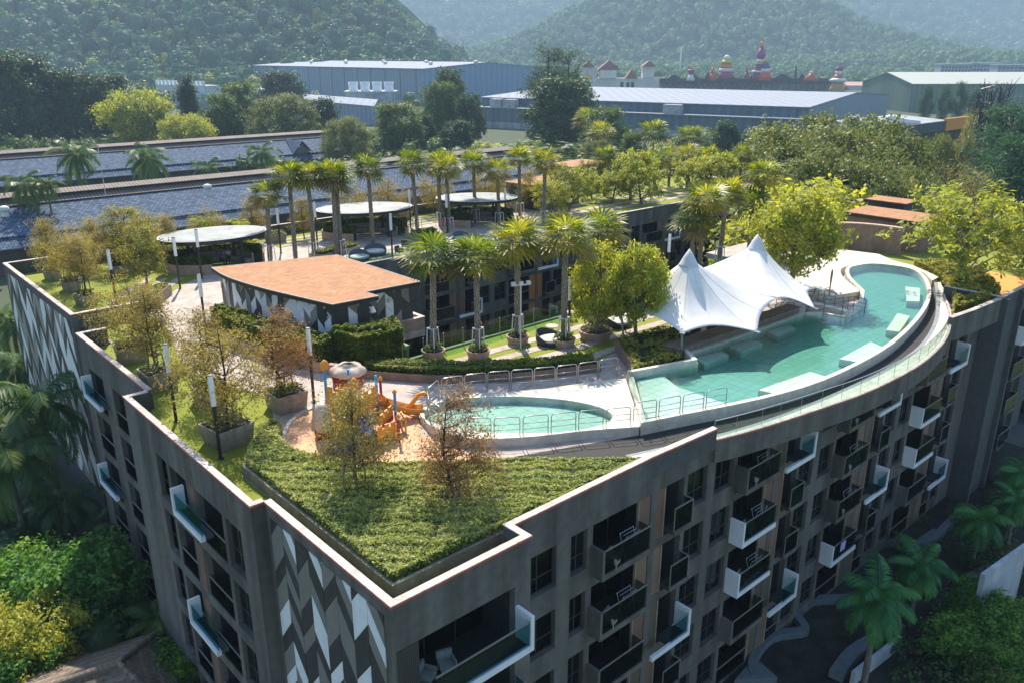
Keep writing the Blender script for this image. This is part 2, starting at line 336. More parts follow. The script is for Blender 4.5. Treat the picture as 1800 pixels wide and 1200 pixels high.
def balcony(T, s0, s1, zb, zt, style, panel=None, depth=1.5, parent=hotel, glassm=None):
    g = glassm or smoke_glass
    mb = MB(); a, b = s0 + .003, s1 - .003
    for q in ([(a, .3, zb), (a, depth, zb), (a, depth, zt), (a, .3, zt)], [(b, .3, zb), (b, depth, zb), (b, depth, zt), (b, .3, zt)],
              [(a, .3, zb), (b, .3, zb), (b, depth, zb), (a, depth, zb)], [(a, .3, zt), (b, .3, zt), (b, depth, zt), (a, depth, zt)]):
        mb.add([T(*p) for p in q], [(0, 1, 2, 3)])
    o = mb.build('balcony', mat('shade-dark balcony lining', (.03, .03, .03), .85, .15, 3), parent)  # recess shade is put into the lining's near-black colour
    # sliding doors at the back of the recess
    n = 3 if s1 - s0 > 2.6 else 2; fr = MB()
    for i in range(n + 1):
        x = s0 + (s1 - s0) * i / n; fr.box(max(s0, x - .035), min(s1, x + .035), depth - .09, depth - .02, zb, zt, 0, T)
    for x in range(n): fr.box(s0 + (s1 - s0) * x / n + .036, s0 + (s1 - s0) * (x + 1) / n - .036, depth - .09, depth - .02, zt - .3, zt - .24, 0, T)
    fr.build('door_frame', frame_metal, o)
    for i in range(n):
        x0 = s0 + (s1 - s0) * i / n + .036; x1 = s0 + (s1 - s0) * (i + 1) / n - .036
        MB().box(x0, x1, depth - .06, depth - .04, zb, zt - .31, 0, T).build('door_pane', dark_glass, o)
    if panel:
        MB().box(panel[0], panel[1], .02, .12, zb + .01, zt - .01, 0, T).build('shutter_panel', panel[2], o)
        MB().box(panel[1] - .05 if panel[3] > 0 else panel[0] - .06, (panel[1] + .01) if panel[3] > 0 else panel[0], -.03, .10, zb + .01, zt - .01, 0, T).build('shutter_edge', panel[4], o)
    x0, x1 = s0, s1; q = zb + .25                                   # underside of the projecting tray
    if panel: x0, x1 = (s0, panel[0]) if panel[3] < 0 else (panel[1], s1)
    tl = mat('shade-dark balcony floor', (.045, .045, .045), .7, .15, 3)  # balcony floor coloured near black to deepen the recess shade
    if style in ('greyL', 'whiteL'):
        mt = white_paint if style[0] == 'w' else stucco; e = -.85 if style[0] == 'w' else -.75
        MB().box(x0, x1, e + .16, .02, q + .02, q + .2, 0, T).build('slab', tl, o)
        MB().box(x0 - .15, x0 - .003, e, -.01, q, q + 1.48, 0, T).build('side_panel', mt, o)
        MB().box(x0, x1 + .05, e, e + .155, q, q + .27, 0, T).build('edge_beam', mt, o)
        MB().box(x0 + .01, x1, e + .06, e + .075, q + .27, q + 1.4, 0, T).build('glass_rail', g, o)
        MB().box(x0 + .0, x1 + .03, e + .04, e + .095, q + 1.4, q + 1.445, 0, T).build('handrail', frame_light, o)
        MB().box(x1 - .015, x1, e + .16, -.01, q + .2, q + 1.4, 0, T).build('glass_rail', g, o)
    elif style == 'whiteR':
        e = -.9
        MB().box(x0 + .1, x1, e + .16, .02, q + .02, q + .2, 0, T).build('slab', tl, o)
        MB().box(x1 + .003, x1 + .17, e, -.01, q, q + 1.55, 0, T).build('side_panel', white_paint, o)
        MB().box(s0 - .75, x1, e, e + .155, q, q + .27, 0, T).build('edge_beam', white_paint, o)
        MB().box(x0 + .1, x1 - .01, e + .06, e + .075, q + .27, q + 1.3, 0, T).build('glass_rail', bluegl, o)
        MB().box(x0 + .1, x1, e + .04, e + .095, q + 1.3, q + 1.345, 0, T).build('handrail', frame_light, o)
    elif style == 'greyR':
        e = -.6
        MB().box(x0 + .1, x1 + .1, e + .1, .02, q + .01, q + .24, 0, T).build('slab', tl, o); MB().box(x0 + .1, x1 + .1, e, e + .099, q, q + .25, 0, T).build('edge_beam', stucco, o)
        MB().box(x0 + .12, x1 + .05, e + .05, e + .065, q + .25, q + 1.4, 0, T).build('glass_rail', g, o)
        MB().box(x1 + .05, x1 + .065, e + .1, -.01, q + .24, q + 1.4, 0, T).build('glass_rail', g, o)
        mb = MB().box(x0 + .1, x1 + .09, e + .03, e + .085, q + 1.4, q + 1.445, 0, T); mb.box(x1 + .03, x1 + .09, e + .087, -.01, q + 1.4, q + 1.445, 0, T)
        mb.box(x1 + .04, x1 + .085, e + .035, e + .08, q + .25, q + 1.399, 0, T); mb.box(x0 + .1, x0 + .13, e + .035, e + .08, q + .25, q + 1.399, 0, T)
        mb.build('handrail', frame_light, o)
    elif style == 'flush':
        MB().box(x0 + .01, x1 - .01, .06, .075, zb, zb + 1.0, 0, T).build('glass_rail', g, o)
        MB().box(x0, x1, .04, .095, zb + 1.0, zb + 1.045, 0, T).build('handrail', frame_light, o)
    return o
frame_light = mat('aluminium rail', (.30, .28, .25), .5, .05, 5, metal=.3)

# front facing the camera's right: corner block (v = 0) then the long straight front (v = 1)
wins = []; bals = []
T0 = TV(0.); T1 = TV(1.)
ops0 = []
for k in range(4):
    zt, zb = -.75 - FH * k, -3.4 - FH * k
    ops0.append((1.0, 5.45, zb, zt))
wall(T0, 0, 6.25, GZ, 1.1, ops0)
for k, o in enumerate(ops0):
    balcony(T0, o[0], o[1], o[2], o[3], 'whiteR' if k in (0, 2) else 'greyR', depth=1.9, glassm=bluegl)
    MB().box(.12, .99, -.04, -.003, o[2], o[3], 0, T0).build('slatted_screen', striped('dark slats', (.09, .08, .07), (.02, .02, .02), 12, 0, .7), hotel)
MB().box(6.25, 6.252, 0, 1, GZ, 1.1).build('wall', stucco, hotel)
ops1 = []; plan1 = []
def win_ops(s0, s1, k): return (s0, s1, -2.85 - FH * k + (.25 if k else .25), -.8 - FH * k)
RBW = {(0, 2), (1, 0), (1, 3), (2, 0), (2, 2), (3, 0), (3, 3)}; RAW = {(1, 1), (1, 2), (2, 3), (3, 1), (3, 2)}
for k in range(5):
    ztop, zbot = -.8 - FH * k, -3.45 - FH * k
    for a, b in ((6.75, 8.65), (9.5, 10.5)): plan1.append(('w', a, b, -2.75 - FH * k, ztop))
    for q in range(4):
        b0 = 10.85 + 10.9 * q
        plan1.append(('A', b0, b0 + 3.9, zbot, ztop, q, k)); plan1.append(('B', b0 + 4.3, b0 + 6.35, zbot, ztop, q, k))
        plan1.append(('w', b0 + 6.65, b0 + 8.25, -2.75 - FH * k, ztop))
        if q < 3: plan1.append(('w', b0 + 8.95, b0 + 10.55, -2.75 - FH * k, ztop))
plan1 = [p for p in plan1 if not (p[0] == 'w' and p[3] < -15.6)]
wall(T1, 6.25, 54.0, GZ, -.001, [(p[1], p[2], max(p[3], GZ + .01), p[4]) for p in plan1])
wall(T1, 6.25, 19.3, 0, 1.1, [])
panel_mats = [brown_slat, mat('tan panel', (.23, .15, .10), .7, .1, 4), mat('olive brown panel', (.12, .10, .065), .7, .1, 4)]
for p in plan1:
    if p[0] == 'w': window(T1, p[1], p[2], p[3], p[4])
    elif p[0] == 'A':
        q, k = p[5:]; st = 'whiteL' if (q, k) in RAW else 'greyL'
        if k == 4: st = 'flush'
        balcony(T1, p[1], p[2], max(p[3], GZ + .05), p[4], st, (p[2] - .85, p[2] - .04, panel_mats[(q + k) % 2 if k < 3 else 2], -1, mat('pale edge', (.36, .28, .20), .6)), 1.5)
    else:
        q, k = p[5:]; st = 'whiteR' if (q, k) in RBW else 'greyR'
        if k == 4: st = 'flush'
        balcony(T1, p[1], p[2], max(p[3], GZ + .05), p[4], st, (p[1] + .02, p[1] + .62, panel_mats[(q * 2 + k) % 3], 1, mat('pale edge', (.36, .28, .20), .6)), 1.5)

# right-hand wing
opsR = []
for k in range(5):
    opsR.append((58.0, 60.6, -3.6 - FH * k, -.9 - FH * k)); opsR.append((64.6, 67.2, -3.6 - FH * k, -.9 - FH * k)); opsR.append((71, 73.6, -3.6 - FH * k, -.9 - FH * k))
TR = TV(-.2)
wall(TR, 54.0, 76, GZ, 1.1, [(a, b, max(c, GZ + .01), d) for a, b, c, d in opsR], m=stucco_dark)
MB().box(53.998, 54.0, -.2, 4, GZ, 1.1).build('wall', stucco_dark, hotel)
for i, (a, b, c, d) in enumerate(opsR): balcony(TR, a, b, max(c, GZ + .05), d, ['whiteL', 'greyR', 'greyR', 'greyR', 'flush'][i // 3] if i % 3 == 0 else ['greyR', 'greyR', 'flush', 'greyR', 'flush'][i // 3], depth=1.4)
for u in (54.1, 57.6, 61.2): MB().box(u, u + .35, -.55, -.203, GZ, 1.0).build('fin', stucco_dark, hotel)

MB().box(76.0, 76.25, -.2, 26, GZ, 1.1).build('wall', stucco_dark, hotel); MB().box(100.0, 100.25, 43.5, 61.4, GZ, 1.1).build('wall', stucco_dark, hotel)
# left-hand fronts, stepping back from the corner
TL0 = TU(0.); TL1 = TU(-.6); TL2 = TU(.6); TL3 = TU(1.5)
wall(TL0, 0, 9.0, GZ, 1.1, [], m=stucco)
opsL = []
for k in range(5):
    z0, z1 = -3.0 - FH * k, -.65 - FH * k
    if z0 < GZ: continue
    opsL += [('w', 10.3, 11.8, z0, z1), ('b', 12.2, 15.0, z0 - .2, z1, 'flush'), ('b', 16.2, 18.3, z0 - .2, z1, 'bar' if k in (0, 2) else 'flush'), ('w', 18.6, 20.0, z0, z1)]
wall(TL1, 9.0, 24.0, GZ, 1.1, [o[1:5] for o in opsL])
MB().box(-.6, 0, 8.998, 9.0, GZ, 1.1).build('wall', stucco, hotel); MB().box(-.6, .6, 24.0, 24.002, GZ, 1.1).build('wall', stucco, hotel)
def left_bal(T, o, pan=True):
    b = balcony(T, o[1], o[2], o[3], o[4], 'flush', (o[2] - .02 - .55, o[2] - .02, brown_slat, -1, frame_light) if False else None)
    if o[5] == 'bar':
        e = -.6; f1 = o[2] - 1.75 if o[2] < 25 else o[2] - .35; q = o[3] + .75          # L-shaped white frame
        MB().box(f1 - 3.1, f1, e, e + .22, q, q + .27, 0, T).build('edge_beam', white_paint, b)
        MB().box(f1 + .003, f1 + .16, e, -.005, q, q + 1.4, 0, T).build('side_panel', white_paint, b)
        MB().box(f1 - 3.1, f1, e + .1, e + .115, q + .27, q + 1.15, 0, T).build('glass_rail', bluegl, b)
        MB().box(f1 - 3.05, f1, e + .221, -.005, q + .02, q + .2, 0, T).build('slab', stucco_dark, b)
for o in opsL:
    if o[0] == 'w': window(TL1, *o[1:5])
    else: left_bal(TL1, o)
for k in range(4): MB().box(15.1, 15.75, -.05, -.003, -3.2 - FH * k, -.65 - FH * k, 0, TL1).build('shutter_panel', brown_slat, hotel)
opsM = []
for k in range(5):
    z0, z1 = -3.1 - FH * k, -.75 - FH * k
    if z0 < GZ: continue
    opsM += [('w', 25.0, 26.4, z0, z1), ('b', 27.2, 30.6, z0 - .2, z1, 'flush'), ('b', 32.4, 35.2, z0 - .2, z1, 'bar' if k in (0, 2) else 'flush')]
wall(TL2, 24.0, 36.8, GZ, 1.1, [o[1:5] for o in opsM])
for o in opsM:
    if o[0] == 'w': window(TL2, *o[1:5])
    else: left_bal(TL2, o)
MB().box(.6, 2.4, 36.8, 36.802, GZ, 1.1).build('wall', stucco, hotel)
opsS = [(37.6, 40.4, -3.1 - FH * k, -.9 - FH * k) for k in range(4)]
wall(TU(2.4), 36.8, 41.3, GZ, .4, opsS, m=stucco_dark)
for o in opsS: balcony(TU(2.4), *o[:2], o[2], o[3], 'flush')
MB().box(1.5, 2.4, 41.3, 41.302, GZ, 1.1).build('wall', stucco, hotel)
wall(TL3, 41.3, 61.4, GZ, 1.1, [], m=stucco_dark)

# parallelogram cladding
def clipz(poly, z, keep_above):
    out = []; n = len(poly)
    for i in range(n):
        a, b = poly[i], poly[(i + 1) % n]; ina = (a[1] >= z) == keep_above or abs(a[1] - z) < 1e-9; inb = (b[1] >= z) == keep_above or abs(b[1] - z) < 1e-9
        if ina: out.append(a)
        if ina != inb: t = (z - a[1]) / (b[1] - a[1] + 1e-12); out.append((a[0] + (b[0] - a[0]) * t, z))
    return out
def chevrons(T, s0, s1, z0, z1, ncol, slant, heights, seed, parent, pal, d=-.035):
    r = random.Random(seed); w = (s1 - s0) / ncol
    for c in range(ncol):
        a, b = s0 + c * w + .015, s0 + (c + 1) * w - .015; up = slant if c % 2 == 0 else -slant
        z = z1 + abs(slant) + r.random() * 1.0; last = None
        while z > z0 - abs(slant):
            h = r.choice(heights); m = r.choice([x for x in pal if x is not last]); last = m
            if m is not None:
                q = [(a, z - h + .015 - up / 2), (b, z - h + .015 + up / 2), (b, z - .015 + up / 2), (a, z - .015 - up / 2)]
                q = clipz(clipz(q, z0, True), z1, False)
                if len(q) > 2:
                    n = len(q); mb = MB(); mb.add([T(p[0], d, p[1]) for p in q] + [T(p[0], -.004, p[1]) for p in q], [tuple(range(n))] + [(i, (i + 1) % n, (i + 1) % n + n, i + n) for i in range(n)])
                    mb.build('cladding_panel', m, parent)
            z -= h
chevrons(TL0, .45, 8.6, -15.5, .55, 8, 1.25, (.85, .85, 1.7, 1.2), 5, hotel, [white_paint, white_paint, greige, greige, charcoal, charcoal, charcoal])
chevrons(TL3, 41.9, 60.8, -13, .5, 14, 2.0, (1.2, 1.9, 2.6), 11, hotel, [white_paint, grey_paint, charcoal, charcoal, charcoal, charcoal])

# courtyard fronts: rear wing looks this way across the courtyard
TI = TV(43.5); planI = []
for k in range(4):
    zt, zb = -1.35 - FH * k, -4.05 - FH * k
    for q in range(-1, 5):
        b0 = 44.0 + 10.9 * q
        planI += [('A', b0, b0 + 3.9, zb, zt, q, k), ('B', b0 + 4.3, b0 + 6.35, zb, zt, q, k), ('w', b0 + 6.65, b0 + 8.25, zb + .75, zt), ('w', b0 + 8.9, b0 + 10.5, zb + .75, zt)]
planI = [p for p in planI if p[3] > GZ]
wall(TI, 19.9, 100, GZ, .25, [p[1:5] for p in planI])
for p in planI:
    if p[3] < -11: continue
    if p[0] == 'w': window(TI, *p[1:5])
    elif p[0] == 'A': balcony(TI, *p[1:5], 'flush' if (p[5] + p[6]) % 2 else 'greyL', (p[2] - .85, p[2] - .04, orange_panel if p[5] == 0 else brown_slat, -1, frame_light), 1.4)
    else: balcony(TI, *p[1:5], 'whiteR' if (p[5] + p[6]) % 2 == 0 else 'greyR', (p[1] + .02, p[1] + .6, orange_panel if (p[5] == 0 and p[6] == 1) else brown_slat, 1, frame_light), 1.4)
wall(TU(19.9), 25.3, 43.5, GZ, .25, [], m=stucco_dark); wall(TU(15.6), 21, 25.3, GZ, .25, [], m=stucco_dark)

# roof slab and outer edges
sl = MB()
def rect(a, b, c, d): return [(a, c), (b, c), (b, d), (a, d)]
mbs = MB()
for r_ in (rect(.3, 6.2, .3, 21), rect(6.2, 54, 1.3, 21), rect(54, 76, .1, 26), rect(-.3, .3, 9.3, 23.7), rect(.9, 15.6, 21, 25.3), rect(.9, 19.9, 25.3, 36.5), rect(2.6, 19.9, 36.5, 41.3), rect(1.8, 19.9, 41.3, 61.2), rect(19.9, 100, 43.8, 61.2)):
    mbs.prism(r_, -.5, 0)
mbs.build('roof_slab', concrete, hotel)
wall(lambda s, d, z: (s, 61.4 - d, z), 1.5, 100, GZ, 1.1, [], m=stucco_dark)
wall(lambda s, d, z: (s, 21.0 - d, z), 22, 76, GZ, .3, [], m=stucco_dark)
def parapet(line, z0, z1, th=.26, side=1, red=True, mat_=None, cop=True):
    """low wall along an edge, thickness to the given side, with a pale coping and red drip strip"""
    inn = offset_line(line, th * side); out = line
    strip(MB(), offset_line(out, .004 * side), inn, z0, z1 - .001).build('parapet', mat_ or stucco_dark, hotel)
    if cop:
        strip(MB(), offset_line(out, -.03 * side), offset_line(inn, .02 * side), z1, z1 + .05).build('coping', coping, hotel)
        if red: strip(MB(), offset_line(out, -.046 * side), offset_line(out, -.006 * side), z1 - .06, z1 - .002).build('drip_strip', coping_red, hotel)
parapet([(0, 9.0), (0, 0), (6.25, 0), (6.25, 1.0), (14.6, 1.0), (19.3, .8)], 0, 1.1, side=1)
parapet([(.6, 24.0), (-.6, 24.0), (-.6, 9.0), (0, 9.0)], 0, 1.1, side=1)
parapet([(2.4, 36.8), (.6, 36.8), (.6, 24.0)], 0, 1.1, side=1)
parapet([(1.5 + 5, 61.4), (1.5, 61.4), (1.5, 41.3), (6.5, 41.3)], 0, 1.1, side=1)
parapet([(100, 61.4), (6.6, 61.4)], 0, 1.1, side=1)
parapet([(19.9, 43.5), (60.5, 43.5)], 0, .22, side=1, red=False, th=.3)
parapet([(60.5, 43.5), (98, 43.5)], 0, .5, side=1, red=False, th=.3)
parapet([(19.9, 43.5), (19.9, 25.3), (15.6, 25.3), (15.6, 21.1)], 0, .85, side=-1, red=False, mat_=planterp, th=.25)
parapet([(54.0, 4.0), (54.0, -.2), (76, -.2)], 0, 1.1, side=1, red=False)

# curved slab edge carrying the pool walk
ARC = smooth_line([(19.3, .8), (21.2, .3), (23.6, -.2), (26.8, -.75), (30.1, -1.25), (33.8, -1.45), (37.3, -1.4), (40.7, -1.0), (43.6, -.4), (46.5, .5), (50, 1.9), (53.99, 3.9)], 4)
back = [(p[0], 1.35) if p[0] < 49 else (p[0], p[1] + 1.2) for p in ARC]
fa = MB(); strip(fa, ARC, offset_line(ARC, .13), -.75, .5); strip(fa, offset_line(ARC, .131), [(p[0], max(1.02, p[1] + .5)) for p in ARC], -.75, -.004); fa.build('curved_fascia', stucco, hotel)
EW = [(46.4, .42), (49.5, .1), (54.0, -.15)]; strip(MB(), EW, offset_line(EW, .3), -.75, 1.0).build('end_wall', stucco, hotel); strip(MB(), offset_line(EW, -.02), offset_line(EW, .32), 1.001, 1.05).build('coping', coping, hotel)
strip(MB(), offset_line(ARC, -.03), offset_line(ARC, .12), .5, .55).build('coping', coping, hotel)
strip(MB(), offset_line(ARC, -.046), offset_line(ARC, -.001), .43, .498).build('drip_strip', coping_red, hotel)
# ------------------------------------------------------------------ vegetation generators
def leaf_cards(C, size, rs, aspect=.5, up=.6, outward=None, fold=.25):
    """one small folded leaf (4 corners) at each centre"""
    n = len(C); size = np.broadcast_to(np.asarray(size, float), (n,))
    nrm = rs.normal(size=(n, 3)); nrm[:, 2] += up * 1.5
    if outward is not None: nrm += outward * .8
    nrm /= np.linalg.norm(nrm, axis=1)[:, None] + 1e-9
    t = rs.normal(size=(n, 3)); t -= nrm * (t * nrm).sum(1)[:, None]; t /= np.linalg.norm(t, axis=1)[:, None] + 1e-9
    b = np.cross(nrm, t); L = size[:, None]; w = L * aspect * .5
    V = np.stack([C - t * L * .5, C + b * w + nrm * w * fold, C + t * L * .5, C - b * w + nrm * w * fold], 1).reshape(-1, 3)
    return V, np.arange(n * 4).reshape(n, 4)
def shape_r(kind, t):
    if kind == 'dome': return np.sqrt(np.clip(1 - (2 * t - .9) ** 2 / 1.25, 0, 1)) ** .8
    if kind == 'cone': return np.clip(1.02 - t, 0, 1) ** .75 * np.clip(t * 6, .35, 1)
    if kind == 'umbrella': return np.clip(.35 + t * 1.1, 0, 1) * np.clip((1.05 - t) * 4, 0, 1)
    if kind == 'column': return np.clip(t * 4, .5, 1) * np.clip((1.03 - t) * 2.2, 0, 1) ** .6
    return np.sqrt(np.clip(1 - (2 * t - 1) ** 2, 0, 1))
def tree_meshes(name, seed, H, RR, base, kind, lobes, tips, lpt, leafL, sigma, leafm, woodm, tr=.09, aspect=.5, lobe_s=.26, up=.5, stems=1, flowers=None):
    rs = np.random.RandomState(seed)
    t = rs.rand(lobes * 6); r = shape_r(kind, t); keep = rs.rand(len(t)) < (r + .12); t = t[keep][:lobes]; lobes = len(t)
    th = np.arange(lobes) * 2.399 + rs.rand(lobes) * .8; rad = RR * shape_r(kind, t) * (.45 + .5 * rs.rand(lobes) ** .6)
    Lc = np.stack([rad * np.cos(th), rad * np.sin(th), base + (H - base) * t], 1)
    mb = MB()
    bend = rs.normal(size=2) * .06 * H
    trunk = [(0, 0, 0), (bend[0] * .4, bend[1] * .4, base * .6), (bend[0], bend[1], base + (H - base) * .35), (bend[0] * .6, bend[1] * .6, base + (H - base) * .9)]
    mb.tube(trunk, [tr * 1.25, tr, tr * .7, tr * .15], 7)
    def on_trunk(z):
        z = max(.5 * base, min(z, base + (H - base) * .88)); 
        for a, b in zip(trunk, trunk[1:]):
            if a[2] <= z <= b[2]: q = (z - a[2]) / (b[2] - a[2] + 1e-9); return np.array([a[0] + (b[0] - a[0]) * q, a[1] + (b[1] - a[1]) * q, z])
        return np.array(trunk[1])
    TP = []
    for c in Lc:
        s = on_trunk(c[2] - np.hypot(c[0], c[1]) * (.55 + .3 * rs.rand()) ); mid = s * .45 + c * .55 + np.array([0, 0, -.05 * H * rs.rand()])
        mb.tube([s, mid, c], [tr * .42, tr * .26, tr * .1], 4, caps=False)
        k = max(2, int(tips / lobes)); P = c + rs.normal(size=(k, 3)) * np.array([1, 1, .75]) * lobe_s * RR
        P[:, 2] = np.clip(P[:, 2], base * .8, H); TP.append(P)
        for p in P: mb.tube([mid * .4 + c * .6, p], [tr * .09, tr * .03], 3, caps=False)
    TP = np.concatenate(TP); C = np.repeat(TP, lpt, 0) + rs.normal(size=(len(TP) * lpt, 3)) * sigma
    ctr = np.array([0, 0, base + (H - base) * .45]); o = C - ctr; o /= np.linalg.norm(o, axis=1)[:, None] + 1e-9
    V, Q = leaf_cards(C, leafL * (.65 + .7 * rs.rand(len(C))), rs, aspect, up, o)
    mi = None
    mats = [leafm]
    if flowers:
        fm, nf = flowers; sel = TP[rs.rand(len(TP)) < nf]; FC = np.repeat(sel, 9, 0) + rs.normal(size=(len(sel) * 9, 3)) * leafL * .3 + np.array([0, 0, leafL * .4])
        V2, Q2 = leaf_cards(FC, leafL * .55, rs, .7, 1.2); Q = np.concatenate([Q, Q2 + len(V)]); V = np.concatenate([V, V2]); mi = np.r_[np.zeros(len(C)), np.ones(len(FC))]; mats = [leafm, fm]
    return mb.mesh(name + ' wood', woodm), np_mesh(name + ' leaves', V, Q, mats, mi)
PROTO = {}
def plant(proto, name, label, cat, loc, s=1., rz=None, group=None, sz=None):
    """put one tree (its own trunk and crown objects, meshes shared with its kind) at a place"""
    w, l = PROTO[proto]; t = thing(name, label, cat, loc, (rnd.random() * 6.28 if rz is None else rz), group)
    t.scale = (s, s, sz or s)
    link('trunk', w, t); link('crown', l, t); return t
rnd = random.Random(3)
lf_olive = leafmat('olive brown leaf', (.15, .12, .038), (.27, .22, .07), (.40, .35, .09), .38, tcol=(1.6, 1.4, .6))
lf_rust = leafmat('rust leaf', (.17, .10, .045), (.27, .17, .07), (.34, .25, .09), .35, tcol=(1.7, 1.2, .6))
lf_lime = leafmat('yellow green leaf', (.10, .15, .022), (.25, .29, .045), (.46, .46, .09), .5, tcol=(1.7, 1.6, .5))
lf_green = leafmat('mid green leaf', (.03, .075, .016), (.07, .13, .024), (.15, .20, .035), .35)
lf_dark = leafmat('dark green leaf', (.014, .045, .02), (.03, .075, .028), (.07, .12, .035), .28)
lf_blue = leafmat('blue green leaf', (.02, .065, .042), (.045, .11, .06), (.09, .16, .075), .3, tcol=(1.2, 1.5, .9))
lf_fan = leafmat('fan palm leaf', (.035, .08, .016), (.085, .145, .024), (.34, .33, .04), .45, rough=.4, patch=.45, tcol=(1.9, 1.7, .4))
lf_coco = leafmat('feather palm leaf', (.02, .06, .02), (.05, .12, .035), (.13, .19, .045), .38, rough=.4, patch=.25)
lf_hedge = leafmat('hedge leaf', (.06, .12, .025), (.28, .33, .08), (.48, .48, .17), .35, patch=.55)
lf_deep = leafmat('deep green hedge leaf', (.03, .075, .014), (.09, .14, .02), (.23, .25, .035), .35, patch=1.2)
lf_straw = leafmat('straw leaf', (.17, .155, .06), (.27, .25, .10), (.36, .33, .14), .35)
fl_red = mat('orange red blossom', (.60, .13, .03), .6, .2, 6)
fl_gold = leafmat('golden shrub leaf', (.09, .12, .018), (.25, .26, .035), (.42, .40, .08), .4)
lf_jungle = leafmat('bright jungle leaf', (.025, .09, .018), (.07, .20, .03), (.18, .32, .05), .4)

PROTO['feather'] = tree_meshes('feather', 1, 5.0, 1.75, 1.35, 'cone', 34, 330, 26, .125, .17, lf_olive, bark_dark, .07, .42, .22)
PROTO['feather_b'] = tree_meshes('feather b', 2, 5.0, 2.0, 1.3, 'dome', 32, 340, 26, .125, .17, lf_olive, bark_dark, .07, .42, .22)
PROTO['rust'] = tree_meshes('rust', 3, 5.0, 1.75, 1.1, 'cone', 40, 400, 26, .105, .15, lf_rust, bark_dark, .075, .38, .21)
PROTO['round'] = tree_meshes('round', 4, 6.0, 2.6, 2.2, 'dome', 44, 520, 26, .25, .2, lf_lime, bark, .16, .5, .155)
PROTO['round_b'] = tree_meshes('round b', 5, 6.0, 2.4, 1.5, 'dome', 38, 460, 26, .24, .2, lf_lime, bark, .14, .5, .16)
PROTO['plumeria'] = tree_meshes('plumeria', 6, 4.4, 2.0, 1.2, 'dome', 30, 260, 18, .26, .13, lf_lime, bark, .11, .36, .2, 1.)
PROTO['tulip'] = tree_meshes('tulip', 7, 5.2, 2.0, 1.5, 'dome', 30, 260, 20, .22, .17, leafmat('olive green leaf', (.10, .12, .02), (.22, .22, .04), (.36, .33, .07), .4), bark, .10, .42, .22, .6, flowers=(fl_red, .06))
PROTO['big'] = tree_meshes('big', 8, 14, 5.6, 2.5, 'dome', 42, 560, 30, .6, .5, lf_green, bark, .35, .55, .2)
PROTO['big_dark'] = tree_meshes('big dark', 9, 14, 5.4, 2., 'dome', 36, 520, 30, .6, .5, lf_dark, bark_dark, .35, .55, .2)
PROTO['big_lime'] = tree_meshes('big lime', 10, 12, 6.0, 3., 'umbrella', 34, 520, 32, .46, .5, lf_lime, bark, .3, .55, .2)
PROTO['broad'] = tree_meshes('broad', 11, 13, 6.6, 3., 'dome', 46, 760, 56, .30, .36, leafmat('grey green leaf', (.05, .085, .025), (.12, .16, .045), (.24, .26, .08), .3), bark, .35, .6, .15)
PROTO['casuarina'] = tree_meshes('casuarina', 12, 18, 3.6, 3., 'column', 44, 520, 30, .75, .5, lf_blue, bark_dark, .3, .12, .2, -.2)
PROTO['casuarina_pale'] = tree_meshes('casuarina pale', 13, 12, 3.0, 1.5, 'cone', 40, 460, 30, .6, .4, lf_straw, bark_dark, .25, .12, .22, -.2)
PROTO['cone_dark'] = tree_meshes('cone dark', 14, 16, 3.6, 1.2, 'cone', 44, 560, 32, .5, .45, lf_dark, bark_dark, .3, .4, .2)
PROTO['wispy'] = tree_meshes('wispy', 15, 20, 4.2, 8., 'column', 26, 240, 26, .7, .6, lf_dark, bark_dark, .35, .15, .2)
PROTO['bush'] = tree_meshes('bush', 16, 2.6, 1.9, .3, 'dome', 22, 260, 26, .26, .2, lf_green, bark, .08, .5, .26)
PROTO['bush_gold'] = tree_meshes('bush gold', 17, 3.2, 2.4, .3, 'dome', 24, 320, 30, .22, .2, leafmat('lime gold leaf', (.09, .16, .02), (.26, .30, .035), (.46, .44, .07), .4), bark, .08, .5, .2)
PROTO['bush_jungle'] = tree_meshes('bush jungle', 18, 4.5, 2.6, .5, 'dome', 26, 360, 26, .34, .3, lf_jungle, bark, .1, .5, .24)

